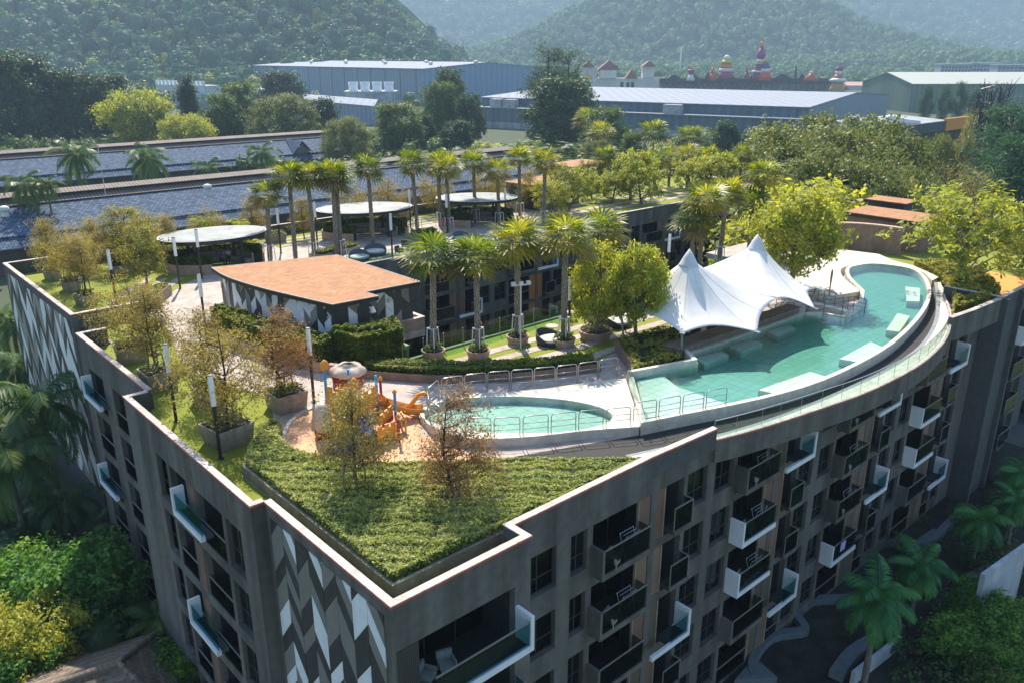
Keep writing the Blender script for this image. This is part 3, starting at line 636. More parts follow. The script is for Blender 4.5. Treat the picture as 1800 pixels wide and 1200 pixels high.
# fan palms -------------------------------------------------------------
def fan_crown(seed, n=34, rl=1.2, seg=14):
    rs = np.random.RandomState(seed); V = []; Q = []
    for i in range(n):
        f = i / (n - 1); az = i * 2.399 + rs.rand() * .5; el = math.radians(74 - 122 * f ** .8) + rs.normal() * .1
        ax = np.array([math.cos(az) * math.cos(el), math.sin(az) * math.cos(el), math.sin(el)])
        side = np.cross(ax, [0, 0, 1.]); side /= np.linalg.norm(side) + 1e-9; upv = np.cross(side, ax)
        pl = .55 + .35 * rs.rand(); hub = ax * pl + np.array([0, 0, .05]); L = rl * (.8 + .35 * rs.rand()) * (.85 if f > .8 else 1)
        spread = math.radians(118)
        o = len(V); V += [np.zeros(3) + side * .018, np.zeros(3) - side * .018, hub - side * .012, hub + side * .012]; Q.append([o, o + 1, o + 2, o + 3])
        for k in range(seg):
            a = -spread + 2 * spread * (k + .5) / seg; da = spread / seg * .66
            l = L * (1 - .30 * (abs(a) / spread) ** 2) * (.92 + .16 * rs.rand())
            def pt(r, an, dz): return hub + (ax * math.cos(an) + side * math.sin(an)) * r + upv * (.10 * r * (1 if (k % 2) else .6)) + np.array([0, 0, dz])
            o = len(V); V += [pt(l * .06, a, 0), pt(l * .58, a - da, -.02 * l), pt(l, a, -l * (.16 + .12 * rs.rand())), pt(l * .58, a + da, -.02 * l)]; Q.append([o, o + 1, o + 2, o + 3])
    mi = np.zeros(len(Q), int)
    for i in rs.choice(np.arange(int(n * .72), n), 5, False): mi[i * (seg + 1):(i + 1) * (seg + 1)] = 1      # older fronds gone brown
    return np_mesh('fan crown', np.array(V), np.array(Q), [lf_fan, leafmat('dead frond', (.10, .065, .03), (.20, .14, .07), (.28, .20, .10), .3)], mi)
fan_crowns = [fan_crown(i) for i in range(4)]
def fan_trunk(seed):
    r = random.Random(seed); mb = MB(); n = 26
    prof = [(.20 - .05 * i / n + (.012 if i % 2 else -.006), i / n) for i in range(n + 1)]
    mb.lathe([(a, b) for a, b in prof], 9)
    for i in range(150):                                           # old leaf bases spiralling up the trunk
        z = .05 + .93 * i / 150; a = i * 2.399; rr = .20 - .05 * z
        c, s = math.cos(a), math.sin(a); w = .05; h = .020
        mb.add([(c * rr - s * w, s * rr + c * w, z - h), (c * rr + s * w, s * rr - c * w, z - h), (c * (rr + .05), s * (rr + .05), z + h * .9), (c * rr, s * rr, z + h * 1.3)], [(0, 1, 2), (0, 2, 3), (1, 3, 2)], 1)
    return mb.mesh('fan trunk', [mat('palm trunk', (.20, .17, .13), .95, .3, 8, bump=.6), mat('palm leaf base', (.34, .29, .22), .9, .25, 5)])
fan_trunks = [fan_trunk(i) for i in range(2)]
def fan_palm(label, loc, h, s=1., group='fan palms on the roof', name='fan_palm', tk=1.):
    t = thing(name, label, 'palm', loc, rnd.random() * 6.28, group); i = rnd.randrange(4); t.rotation_euler[0] = rnd.uniform(-.035, .035); t.rotation_euler[1] = rnd.uniform(-.035, .035)
    tr = link('trunk', fan_trunks[rnd.randrange(2)], t); tr.scale = ((.95 + .15 * rnd.random()) * tk,) * 2 + (h,)
    c = link('crown', fan_crowns[i], t, (0, 0, h)); c.scale = (s, s, s * (.76 + .14 * rnd.random())); c.rotation_euler = ((rnd.random() - .5) * .2, (rnd.random() - .5) * .2, rnd.random() * 6)
    return t
# feather palms -----------------------------------------------------------
def feather_crown(seed, n=20, L=3.4, leaflets=46, ll=.62, w=.045, e0=80, e1=-35, m=None):
    rs = np.random.RandomState(seed); V = []; Q = []
    for i in range(n):
        f = i / (n - 1); az = i * 2.399 + rs.rand() * .4; el = math.radians(e0 + (e1 - e0) * f ** .9) + rs.normal() * .08; l = L * (.75 + .35 * rs.rand())
        k = 12; pts = [np.zeros(3)]; e = el; d = np.array([math.cos(az), math.sin(az), 0])
        for j in range(k):
            e -= math.radians(4.0 + 3.5 * rs.rand() + 5 * (j / k)); pts.append(pts[-1] + (d * math.cos(e) + np.array([0, 0, math.sin(e)])) * l / k)
        pts = np.array(pts); side = np.cross(d, [0, 0, 1.])
        for j in range(k):
            o = len(V); ww = .03 * (1 - j / k) + .006; V += [pts[j] - side * ww, pts[j] + side * ww, pts[j + 1] + side * ww * .8, pts[j + 1] - side * ww * .8]; Q.append([o, o + 1, o + 2, o + 3])
        for j in range(leaflets):
            u = .14 + .86 * j / leaflets; x = u * k; a = min(int(x), k - 1); p = pts[a] + (pts[a + 1] - pts[a]) * (x - a); tg = pts[a + 1] - pts[a]; tg /= np.linalg.norm(tg)
            le = ll * (.45 + 1.1 * math.sin(math.pi * min(1, u * .92 + .06))) * (.9 + .2 * rs.rand())
            for sgn in (-1, 1):
                dr = side * sgn * .8 + tg * .55 + np.array([0, 0, -.30 - .3 * rs.rand()]); dr /= np.linalg.norm(dr); wv = tg * w
                o = len(V); V += [p - wv * .6, p + dr * le * .5 - wv + np.array([0, 0, .03]), p + dr * le + np.array([0, 0, -.10 * le]), p + dr * le * .5 + wv + np.array([0, 0, .03])]; Q.append([o, o + 1, o + 2, o + 3])
    return np_mesh('feather crown', np.array(V), np.array(Q), m or lf_coco)
coco_crowns = [feather_crown(20 + i) for i in range(3)]
garden_crowns = [feather_crown(26 + i, 20, 3.4, 46, .62, .05, 80, -35, leafmat('vivid palm leaf', (.01, .07, .03), (.03, .17, .06), (.09, .28, .07), .42, rough=.4, patch=.3)) for i in range(2)]
big_crowns = [feather_crown(30 + i, 22, 4.6, 60, .8, .05, 75, -25) for i in range(2)]
areca_crown = feather_crown(40, 11, 1.5, 26, .42, .03, 85, 15, lf_lime)
def coco_trunk():
    mb = MB(); pts = []; rr = []
    for i in range(15): z = i / 14; pts.append((.12 * math.sin(z * 2), 0, z)); rr.append(.17 - .06 * z + (.01 if i % 2 else 0))
    mb.tube(pts, rr, 8); return mb.mesh('coconut trunk', bark)
coco_tr = coco_trunk()
def coco_palm(label, loc, h, s=1., group=None, big=False, name='coconut_palm', crowns=None):
    t = thing(name, label, 'palm', loc, rnd.random() * 6.28, group)
    tr = link('trunk', coco_tr, t); tr.scale = (1.3 * s, 1.3 * s, h)
    c = link('crown', (crowns or (big_crowns if big else coco_crowns))[rnd.randrange(2)], t, (.12 * 1.3 * s * math.sin(2), 0, h)); c.scale = (s,) * 3
    return t
# clipped hedges and planting ---------------------------------------------
def foliage_mass(poly, z0, z1, n, size, seed, m, wob=.12, side=True, name='foliage', nside=None):
    """leaves over the top and the sides of a clipped mass standing on an outline (local coordinates)"""
    rs = np.random.RandomState(seed); P = np.array(poly); lo, hi = P.min(0), P.max(0)
    area = abs(sum(poly[i][0] * poly[(i + 1) % len(poly)][1] - poly[(i + 1) % len(poly)][0] * poly[i][1] for i in range(len(poly)))) / 2
    C = rs.rand(int(n * (hi - lo).prod() / max(area, .01)) + 10, 2) * (hi - lo) + lo; C = C[inpoly(C, poly)]
    hgt = sum(np.sin(C[:, 0] * f + a) * np.sin(C[:, 1] * f * 1.13 + b) / k for f, a, b, k in ((1.7, 1, 2, 1), (4.1, 3, .5, 1.6), (9., 2, 5, 2.2))) * wob
    top = np.c_[C, z1 + hgt - np.abs(rs.normal(size=len(C))) * .05]
    out = [top]
    if side:
        nn = len(poly); per = [math.dist(poly[i], poly[(i + 1) % nn]) for i in range(nn)]
        for i in range(nn):
            k = int((nside or n / max(area, .01)) * per[i] * (z1 - z0) * 1.1); t = rs.rand(k); a, b = np.array(poly[i]), np.array(poly[(i + 1) % nn])
            q = a + (b - a) * t[:, None] + rs.normal(size=(k, 2)) * .05; out.append(np.c_[q, z0 + (z1 - z0 + wob * .3) * rs.rand(k)])
    C = np.concatenate(out); V, Q = leaf_cards(C, size * (.6 + .8 * rs.rand(len(C))), rs, .6, 1.3)
    return np_mesh(name, V, Q, m)
def hedge(label, poly, z0, z1, n, size, seed, m, wob=.1, group=None, name='hedge', wall_poly=None, wall_z=None, wall_m=None, cat='hedge'):
    """outline in roof coordinates (u, v)"""
    o = (sum(p[0] for p in poly) / len(poly), sum(p[1] for p in poly) / len(poly)); t = thing(name, label, cat, W(*o, 0), YAW, group)
    L = [(p[0] - o[0], p[1] - o[1]) for p in poly]
    link('foliage', foliage_mass(L, z0, z1, n, size, seed, m, wob), t)
    tri(MB().prism(offset_line(L if _ccw(L) else L[::-1], .07, True), z0 - .02, z1 - .13).build('shade_core', mat('hedge shade core', (.014, .024, .008), .95, .3, 6), t))  # solid block coloured dark as the shade between the leaves
    if wall_poly:
        WL = [(p[0] - o[0], p[1] - o[1]) for p in wall_poly]; WL = WL if _ccw(WL) else WL[::-1]; n_ = len(WL); inn = offset_line(WL, .14, True)
        strip(MB(), WL + WL[:1], inn + inn[:1], .005, wall_z).build('planter_wall', wall_m, t)
    return t
def _ccw(L): return sum(L[i][0] * L[(i + 1) % len(L)][1] - L[(i + 1) % len(L)][0] * L[i][1] for i in range(len(L))) > 0
# ------------------------------------------------------------------ roof surfaces
def deck(name, poly, z, m, th=None):
    mb = sheet(poly, z) if th is None else MB().prism(poly, z - th, z)
    o = tri(mb.build(name, m, None, False, ROOT_LOC, YAW)); return tag(o, kind='structure')
TURF1 = [(.32, .3), (6.0, .3), (6.0, 1.58), (1.08, 1.58), (1.08, 13.4), (2.2, 14.9)] + smooth_line([(4.3, 16.8), (5.5, 19.5), (6.4, 21), (5.3, 24.3), (4.6, 28.5), (5.1, 32), (6.1, 35.7), (6.9, 41.0)], 3) + [(2.7, 41.0), (2.7, 36.6), (.9, 36.5), (.9, 24.2), (-.3, 23.7), (-.3, 9.3), (.3, 9.3)]
tf1 = deck('turf', TURF1, .006, turf)
TURF2 = [(1.8, 41.6)] + smooth_line([(6.9, 41.6), (7.7, 43.3), (10.4, 46.6), (12.6, 48.8), (16.5, 51.2), (21.5, 53.2)], 3) + [(24, 61.1), (1.8, 61.1)]
tf2 = deck('turf', TURF2, .006, turf)
tf3 = deck('turf', [(22.3, 43.9), (58, 43.9), (58, 45.6), (40, 46.2), (22.3, 46.2)], .006, turf)
tf4 = deck('turf', [(24.2, 55.5), (60, 55.5), (60, 61.1), (24.2, 61.1)], .006, turf)
tf5 = deck('turf', [(14.6, 20.8)] + [(34.5, 20.8), (34.5, 13.5), (26.6, 13.3), (24, 12.9), (18.8, 15.2), (15.0, 18.6)], .006, turf)
tf6 = deck('turf', [(62, 44.0), (98, 44.0), (98, 61), (62, 61)], .006, turf)
tf7 = deck('turf', [(59.5, 20.5), (75.5, 20.5), (75.5, .6), (61.5, .6), (60.8, 6)], .006, turf)
# paving strips laid in the turf, each slab a piece of its own
def pavers(parent, lines, w, seglen=2.4, m=None, z=.011):
    r = random.Random(5)
    for (a, b) in lines:
        L = math.dist(a, b); n = max(1, round(L / seglen)); d = ((b[0] - a[0]) / L, (b[1] - a[1]) / L); nn = (-d[1] * w / 2, d[0] * w / 2)
        for i in range(n):
            s0, s1 = L * i / n + .012, L * (i + 1) / n - .012
            p = [(a[0] + d[0] * s0 - nn[0], a[1] + d[1] * s0 - nn[1]), (a[0] + d[0] * s1 - nn[0], a[1] + d[1] * s1 - nn[1]), (a[0] + d[0] * s1 + nn[0], a[1] + d[1] * s1 + nn[1]), (a[0] + d[0] * s0 + nn[0], a[1] + d[1] * s0 + nn[1])]
            MB().prism(p, z - .002, z + .018 + r.random() * .006).build('paving_slab', m or concrete, parent)
pavers(tf5, [((24.2, 13.6), (34.2, 13.9)), ((19.6, 15.7), (34.2, 15.0)), ((17.6, 17.3), (34.2, 16.5)), ((15.8, 18.8), (34.2, 18.0)), ], .72)
pavers(tf2, [((7.6, 44.6), (12.4, 50.5)), ((6.5, 45.4), (11.4, 51.2)), ((5.4, 46.2), (10.4, 52.0)), ((21.6, 55.2), (24.0, 56.8)), ((20.8, 56.5), (23.6, 58.2))], .6)
pavers(tf4, [((24.6, 56.0), (60, 56.0)), ((24.6, 57.3), (60, 57.3)), ((24.6, 58.6), (60, 58.6))], .6, 3)
pavers(tf3, [((23, 45.3), (56, 45.3))], .5, 3)
pavers(tf6, [((63, 48), (97, 48)), ((63, 50), (97, 50)), ((63, 53), (97, 53))], 1.0, 3)

# playground floor with pale kerb
PK = smooth_line([(8.6, 18.2), (7.2, 18.1), (5.8, 17.5), (4.7, 16.3), (3.8, 14.9), (3.6, 13.4), (4.0, 12.0), (4.9, 10.4), (8, 8.0), (10.6, 6.9)], 4)
deck('playground_floor', PK + [(9.9, 9.0), (9.6, 11.6), (10.6, 13.2), (9.9, 17.0)], .055, rubber, .05)
k_ = strip(MB(), PK, offset_line(PK, -.22), 0, .14).build('kerb', pooldeck, None, False, ROOT_LOC, YAW); tag(k_, kind='structure')
k_ = strip(MB(), [(10.6, 13.4), (9.9, 17.1), (8.6, 18.3)], [(10.82, 13.45), (10.1, 17.2), (8.75, 18.5)], 0, .12).build('kerb', pooldeck, None, False, ROOT_LOC, YAW); tag(k_, kind='structure')

# ------------------------------------------------------------------ pools
PZ = .7
rim_px = [(1127, 743), (1200, 728), (1283, 712), (1367, 693), (1450, 667), (1533, 627), (1583, 593), (1623, 550), (1637, 517), (1630, 490), (1613, 475), (1583, 467), (1533, 462), (1500, 466), (1487, 472), (1490, 487), (1513, 510)]
OUT = smooth_line([uvp(x, y, PZ) for x, y in rim_px], 3)
POOL = OUT + [(47.0, 7.3), (43.6, 6.4), (42.3, 6.3), (42.0, 7.6), (40.9, 8.6), (35.0, 8.7), (27.8, 9.0), (26.8, 7.7), (22.4, 9.0)]
INW = offset_line(POOL, .28, True)
def pool_shell(outer, inner, zt, zf, name, mt):
    mb = MB(); n = len(outer)
    strip(mb, outer + outer[:1], inner + inner[:1], 0, zt)
    return mb.build(name, mt, None, False, ROOT_LOC, YAW)
def tile_material():
    m = bpy.data.materials.new('pool tile'); m.use_nodes = True; N = m.node_tree.nodes; L = m.node_tree.links; b = N['Principled BSDF']; b.inputs['Roughness'].default_value = .4
    tc = N.new('ShaderNodeTexCoord'); br = N.new('ShaderNodeTexBrick'); L.new(tc.outputs['Object'], br.inputs['Vector']); br.offset = 0; br.inputs['Scale'].default_value = 1; br.inputs['Brick Width'].default_value = .6; br.inputs['Row Height'].default_value = .6; br.inputs['Mortar Size'].default_value = .025
    br.inputs['Color1'].default_value = (.46, .57, .49, 1); br.inputs['Color2'].default_value = (.38, .49, .43, 1); br.inputs['Mortar'].default_value = (.26, .37, .33, 1); L.new(br.outputs[0], b.inputs['Base Color']); return m
tilem = tile_material(); _old = mat('old pool tile', (.44, .54, .46), .5, .06, 1.5, c2=(.38, .49, .42))
kd = pool_shell(POOL, INW, PZ, 0, 'pool_wall', pooldeck); tag(kd, kind='structure')
pf = tag(tri(sheet(INW, .03).build('pool_floor', tilem, None, False, ROOT_LOC, YAW)), kind='structure')
# shallow beach by the children's side
bs = tag(tri(MB().prism([(18.6, 4.6), (22.6, 8.5), (24.4, 8.2), (23.4, 6.2), (23.2, 3.0), (20.3, 3.9)], .03, [.60, .60, .50, .42, .42, .60]).build('pool_shelf', tilem, None, False, ROOT_LOC, YAW)), kind='structure')
def water_material():
    m = bpy.data.materials.new('pool water'); m.use_nodes = True; N = m.node_tree.nodes; L = m.node_tree.links; N.remove(N['Principled BSDF'])
    tr = N.new('ShaderNodeBsdfTransparent'); gl = N.new('ShaderNodeBsdfGlossy'); gl.inputs['Roughness'].default_value = .04
    fr = N.new('ShaderNodeFresnel'); fr.inputs[0].default_value = 1.33; ms = N.new('ShaderNodeMixShader')
    tc = N.new('ShaderNodeTexCoord'); no = N.new('ShaderNodeTexNoise'); no.inputs['Scale'].default_value = 2.6; no.inputs['Detail'].default_value = 3; L.new(tc.outputs['Object'], no.inputs['Vector'])
    bp = N.new('ShaderNodeBump'); bp.inputs['Strength'].default_value = .30; bp.inputs['Distance'].default_value = .05; L.new(no.outputs[0], bp.inputs['Height'])
    L.new(bp.outputs[0], gl.inputs['Normal']); L.new(bp.outputs[0], fr.inputs['Normal'])
    front_fresnel(N, L, fr, ms); L.new(tr.outputs[0], ms.inputs[1]); L.new(gl.outputs[0], ms.inputs[2]); L.new(ms.outputs[0], N['Material Output'].inputs[0])
    ab = N.new('ShaderNodeVolumeAbsorption'); ab.inputs[0].default_value = (.13, .66, .56, 1); ab.inputs[1].default_value = .62; L.new(ab.outputs[0], N['Material Output'].inputs['Volume'])
    return m
waterm = water_material()
wt = tag(tri(MB().prism(offset_line(INW, .004, True), .034, PZ - .03).build('pool_water', waterm, None, False, ROOT_LOC, YAW)), kind='structure')
# submerged lounging ledges, one by one
LED = [([(26.3, 2.9), (31.0, 2.4), (31.0, 1.35), (26.5, 2.0)], 'nearest the railings'), ([(34.3, 2.3), (38.8, 2.5), (38.4, 1.5), (34.6, 1.35)], 'second along the outer rim'), ([(41.9, 2.9), (46.3, 4.1), (46.3, 3.2), (42.2, 2.15)], 'third along the outer rim'), ([(49.9, 5.0), (54.0, 6.9), (54.4, 5.9), (50.5, 4.3)], 'farthest along the outer rim')]
for p, w in LED: tag(tri(MB().prism(p, .03, .53).build('pool_ledge', mat('pale ledge stone', (.58, .58, .47), .7, .08, 2), None, False, ROOT_LOC, YAW)), 'pale submerged lounging ledge in the big pool, ' + w, 'ledge', 'submerged pool ledges')
for p, w in [([(27.9, 8.4), (30.3, 8.0), (30.0, 7.3), (27.5, 7.3)], 'nearest the planter corner'), ([(31.4, 8.2), (33.5, 7.9), (33.5, 7.1), (31.0, 7.1)], 'middle one under the canopy'), ([(35.8, 8.2), (38.2, 8.0), (37.8, 7.2), (35.4, 7.2)], 'farthest under the canopy')]:
    tag(tri(MB().prism(p, .03, .48).build('submerged_block', tilem, None, False, ROOT_LOC, YAW)), 'submerged bar seat beside the brown pool bar, ' + w, 'stone block', 'submerged bar seats')
# children's pool with its raised deck
KC = (14.2, 9.6); KO = []; KZ = .48
for i in range(48):
    a = 2 * math.pi * i / 48; ca, sa = math.cos(a), math.sin(a); ex, ey = 5.0 * ca, 2.3 * sa; t_ = R(-45); KO.append((KC[0] + ex * math.cos(t_) - ey * math.sin(t_), KC[1] + ex * math.sin(t_) + ey * math.cos(t_)))
KD = smooth_line([(17.9, 4.2), (15.5, 5.75), (13.3, 6.9), (11.6, 8.05), (10.4, 9.3), (10.05, 10.9), (10.2, 12.0), (11.0, 13.1), (12.5, 14.0), (13.9, 13.7)], 3) + [(15.5, 12.3), (17.8, 11.0), (20.4, 10.0), (22.3, 9.1), (20.0, 6.6)]
def ray_poly(c, a, poly):
    best = 0; dx, dy = math.cos(a), math.sin(a); n = len(poly)
    for i in range(n):
        x0, y0 = poly[i][0] - c[0], poly[i][1] - c[1]; x1, y1 = poly[(i + 1) % n][0] - c[0], poly[(i + 1) % n][1] - c[1]; ex, ey = x1 - x0, y1 - y0; det = dx * ey - dy * ex
        if abs(det) < 1e-9: continue
        t = (x0 * ey - y0 * ex) / det; s = (x0 * dy - y0 * dx) / det
        if t > 0 and -1e-6 <= s <= 1 + 1e-6: best = max(best, t)
    return best
angs = [2 * math.pi * i / 96 for i in range(96)]
def ringpt(poly, a): r = ray_poly(KC, a, poly); return (KC[0] + r * math.cos(a), KC[1] + r * math.sin(a))
ro = [ringpt(KD, a) for a in angs]; ri = [ringpt(KO, a) for a in angs]
o = strip(MB(), ro + ro[:1], ri + ri[:1], 0, KZ).build('pool_deck', pooldeck, None, False, ROOT_LOC, YAW); tag(o, kind='structure')
tag(sheet(ri, .06).build('pool_floor', tilem, None, False, ROOT_LOC, YAW), kind='structure')
tag(MB().prism(offset_line(ri, .004, True), .064, KZ - .06).build('paddling_pool_water', waterm, None, False, ROOT_LOC, YAW), kind='structure')
# overflow channel, walk and kerbs along the curved edge
PB = smooth_line([(10.4, 7.2), (14.5, 5.6), (18.0, 4.2), (22.5, 2.7), (26, 1.75), (30.2, 1.1), (35.5, 1.0), (41.2, 1.6), (47.4, 2.9), (52.6, 4.5), (57.1, 6.6)], 4)
KI = smooth_line([(10.6, 5.6), (14.6, 3.1), (18.4, 1.75), (22.5, .75), (26.2, .25), (30.4, -.05), (35.0, -.2), (40.6, .2), (46.7, 1.7), (52.8, 4.0), (57.6, 6.1)], 4)
tag(strip(MB(), PB, KI, .004, .012).build('pebble_channel', pebble, None, False, ROOT_LOC, YAW), kind='structure')
WO = smooth_line([(15.2, 2.0), (17, 1.15), (19.3, .9), (22.2, .28), (25.8, -.35), (30.1, -1.1), (33.9, -1.3), (40.2, -.95), (46.0, .45), (52.0, 2.9), (57.9, 5.7)], 4)
KI2 = smooth_line([(15.0, 2.85), (16.8, 2.25), (18.8, 1.6), (22.5, .75), (26.2, .25), (30.4, -.05), (35.0, -.2), (40.6, .2), (46.7, 1.7), (52.8, 4.0), (57.6, 6.1)], 4)
tag(strip(MB(), offset_line(KI2, -.26), KI2, 0, .40).build('kerb', mat('grey kerb', (.24, .25, .26), .7, .1, 3), None, False, ROOT_LOC, YAW), kind='structure')
tag(strip(MB(), offset_line(KI2, -.262), WO, .0, .42).build('pool_walk', pooldeck, None, False, ROOT_LOC, YAW), kind='structure')
tag(tri(MB().prism(smooth_line([(49.9, 8.6), (52.6, 11.3), (55.2, 13.0), (57.2, 13.2), (59.3, 12.4), (60.3, 10), (59.7, 8), (57.4, 6.2)], 3) + [(59, 6.3), (61.3, 9.0), (62.0, 11.5), (63.5, 13.5), (62.5, 18), (56, 17), (49, 13.5), (46.5, 9.5)], .0, .55).build('pool_terrace', pooldeck, None, False, ROOT_LOC, YAW)), kind='structure')

# frameless glass guard along the curved edge
gb = thing('glass_balustrade', 'frameless glass balustrade along the curved edge of the pool walk', 'railing', ROOT_LOC, YAW)
GL = offset_line([p for p in ARC if p[0] < 46.6], .2); acc = 0; cur = [GL[0]]; pan = []
for a, b in zip(GL, GL[1:]):
    cur.append(b); acc += math.dist(a, b)
    if acc > 1.25: pan.append((cur[0], cur[-1])); cur = [b]; acc = 0
for a, b in pan:
    L = math.dist(a, b); d = ((b[0] - a[0]) / L * .02, (b[1] - a[1]) / L * .02); a2 = (a[0] + d[0], a[1] + d[1]); b2 = (b[0] - d[0], b[1] - d[1])
    MB().prism([a2, b2, (b2[0] - d[1] * .6, b2[1] + d[0] * .6), (a2[0] - d[1] * .6, a2[1] + d[0] * .6)], .5, 1.42).build('glass_pane', glass, gb)
    MB().tube([(a[0], a[1], .5), (a[0], a[1], 1.4)], .012, 5).build('post', steel, gb)
strip(MB(), offset_line(GL, -.015), offset_line(GL, .025), 1.421, 1.44).build('handrail', steel, gb)

# hoop railings round the children's pool, hoop by hoop
def hoop(mb, a, b, z0, h, r=.025, mids=(.33, .62)):
    c = .14; L = math.dist(a, b); d = ((b[0] - a[0]) / L, (b[1] - a[1]) / L)
    P = lambda s, z: (a[0] + d[0] * s, a[1] + d[1] * s, z)
    mb.tube([P(0, z0), P(0, z0 + h - c), P(c * .3, z0 + h - c * .3), P(c, z0 + h), P(L - c, z0 + h), P(L - c * .3, z0 + h - c * .3), P(L, z0 + h - c), P(L, z0)], r, 6)
    for f in mids: mb.tube([P(0, z0 + h * f), P(L, z0 + h * f)], r * .7, 5)
pr = thing('pool_fence', 'brushed steel hoop railings around the paddling pool', 'railing', ROOT_LOC, YAW)
FB = [(9.95, 10.9), (10.1, 11.9), (11.0, 12.95), (12.4, 13.45)]
fence_pts = [((9.95, 10.4), (10.05, 11.5)), ((10.1, 11.65), (10.8, 12.75)), ((10.9, 12.85), (12.1, 13.5))]
bl = [(12.3, 13.5), (13.6, 13.2), (22.0, 9.25)]
def walkline(pl, step, gap):
    out = []; L = [0]
    for a, b in zip(pl, pl[1:]): L.append(L[-1] + math.dist(a, b))
    def P(s):
        for i in range(len(pl) - 1):
            if s <= L[i + 1] + 1e-9: t = (s - L[i]) / (L[i + 1] - L[i]); return (pl[i][0] + (pl[i + 1][0] - pl[i][0]) * t, pl[i][1] + (pl[i + 1][1] - pl[i][1]) * t)
        return pl[-1]
    n = int(L[-1] / step)
    for i in range(n): out.append((P(i * step), P((i + 1) * step - gap)))
    return out
fence_pts += walkline(smooth_line([(12.3, 13.5), (14.3, 12.75), (16.7, 11.45), (19.1, 10.25), (22.0, 9.25)], 4), 1.32, .1)
for a, b in fence_pts: a = (a[0] + .3, a[1] + .3); b = (b[0] + .3, b[1] + .3); mb = MB(); hoop(mb, a, b, KZ, 1.15); mb.build('hoop', steel, pr, True)
pr2 = thing('pool_fence', 'brushed steel hoop railings along the outer pool rim above the pebble channel', 'railing', ROOT_LOC, YAW)
for a, b in walkline(smooth_line([(10.6, 9.3), (11.7, 8.2), (13.5, 7.05), (15.7, 5.85), (17.95, 4.5), (20.6, 3.5), (23.1, 2.6)], 4), 1.42, .16): mb = MB(); hoop(mb, a, b, KZ if (a[0] + b[0]) / 2 < 18 else PZ, 1.0); mb.build('hoop', steel, pr2, True)
gp = thing('glass_screen', 'curved clear glass screen between paddling pool and big pool', 'screen', ROOT_LOC, YAW)
GC = smooth_line([(18.2, 4.6), (19.4, 5.6), (20.2, 6.8), (21.2, 7.9), (22.3, 8.9)], 3)
for a, b in zip(GC, GC[1:]): 
    d = .006; MB().prism([a, b, (b[0] + d, b[1] - d), (a[0] + d, a[1] - d)], PZ, PZ + 1.15).build('glass_pane', glass, gp)
# raised planter edge and pool bar
o = thing('pool_bar', 'long brown stone bar counter along the pool under the white canopy', 'bar', ROOT_LOC, YAW)
brownst = mat('brown stone', (.21, .155, .12), .7, .12, 2.5, stain=.15)
tri(MB().prism([(27.1, 10.2), (27.2, 9.05), (34.8, 8.78), (40.8, 8.7), (40.8, 9.6), (34.8, 9.75)], 0, 1.02).build('counter_base', brownst, o))
tri(MB().prism([(27.0, 10.3), (27.1, 8.98), (34.8, 8.72), (40.85, 8.62), (40.85, 9.7), (34.8, 9.85)], 1.022, 1.09).build('counter_top', brownst, o))
hedge('loose golden shrubs in the brown planter between stripes and pool', [(24.1, 10.1), (26.6, 13.2), (31.3, 12.2), (29.8, 10.6), (26.9, 10.4), (26.6, 8.3), (23.2, 9.2)], .1, 1.0, 2600, .16, 41, fl_gold, .2, None, 'planting_bed', [(23.9, 10.0), (26.4, 13.5), (31.5, 12.4), (30.0, 10.5), (26.8, 10.45), (26.5, 8.0), (22.9, 9.2)], .75, mat('brown planter wall', (.27, .17, .125), .9, .1, 3, stain=.2), 'shrubs')
tag(strip(MB(), [(22.4, 9.05), (26.75, 7.75), (27.7, 9.05)], [(22.3, 8.8), (26.9, 7.45), (28.0, 9.0)], .0, .92).build('pool_planter_edge', pooldeck, None, False, ROOT_LOC, YAW), 'pale raised coping between golden shrubs and pool', 'coping')

# pool steps with dark handrails and wooden board
st = thing('pool_steps', 'stone pool steps with dark metal handrails beside the canopy', 'steps', ROOT_LOC, YAW)
for i in range(4): MB().box(42.6 + i * .55, 43.15 + i * .55, 6.2, 9.0, .0, .95 - i * .22).build('step', pooldeck, st)
for (v0) in (6.4, 8.7):
    mb = MB(); pts = [(39.6, v0 + 1.2, .9), (42.5, v0, .9), (44.0, v0 - .1, .75), (45.2, v0 - .4, .35)]
    for h in (.35, .65, 1.0): mb.tube([(a, b, c + h) for a, b, c in pts], .024 if h == 1. else .016, 5)
    for a, b, c in pts + [(41.0, v0 + .6, .9), (43.2, v0 - .05, .8)]: mb.tube([(a, b, c - .2), (a, b, c + 1.0)], .022, 5)
    mb.build('handrail', mat('dark bronze rail', (.06, .06, .055), .45, .1, 6), st)
lg = MB(); 
for i in range(9):
    t = i / 8; lg.add([(46.6 + .0 * t, 9.2, .6 + 1.5 * t), (47.3, 9.5, .6 + 1.5 * t)], [])
sb = MB(); prof = [(.16, 0), (.18, .5), (.22, 1.0), (.34, 1.5), (.36, 1.8), (.26, 2.05), (.05, 2.15)]
sb.lathe(prof, 12, (0, 0, 0), sx=1., sy=.22)
tag(sb.build('carved_board', mat('carved timber', (.36, .19, .085), .7, .25, 7, bump=.6), None, True, W(46.8, 9.6, .5), YAW + R(20)), 'upright carved wooden board at the head of the pool steps', 'board')

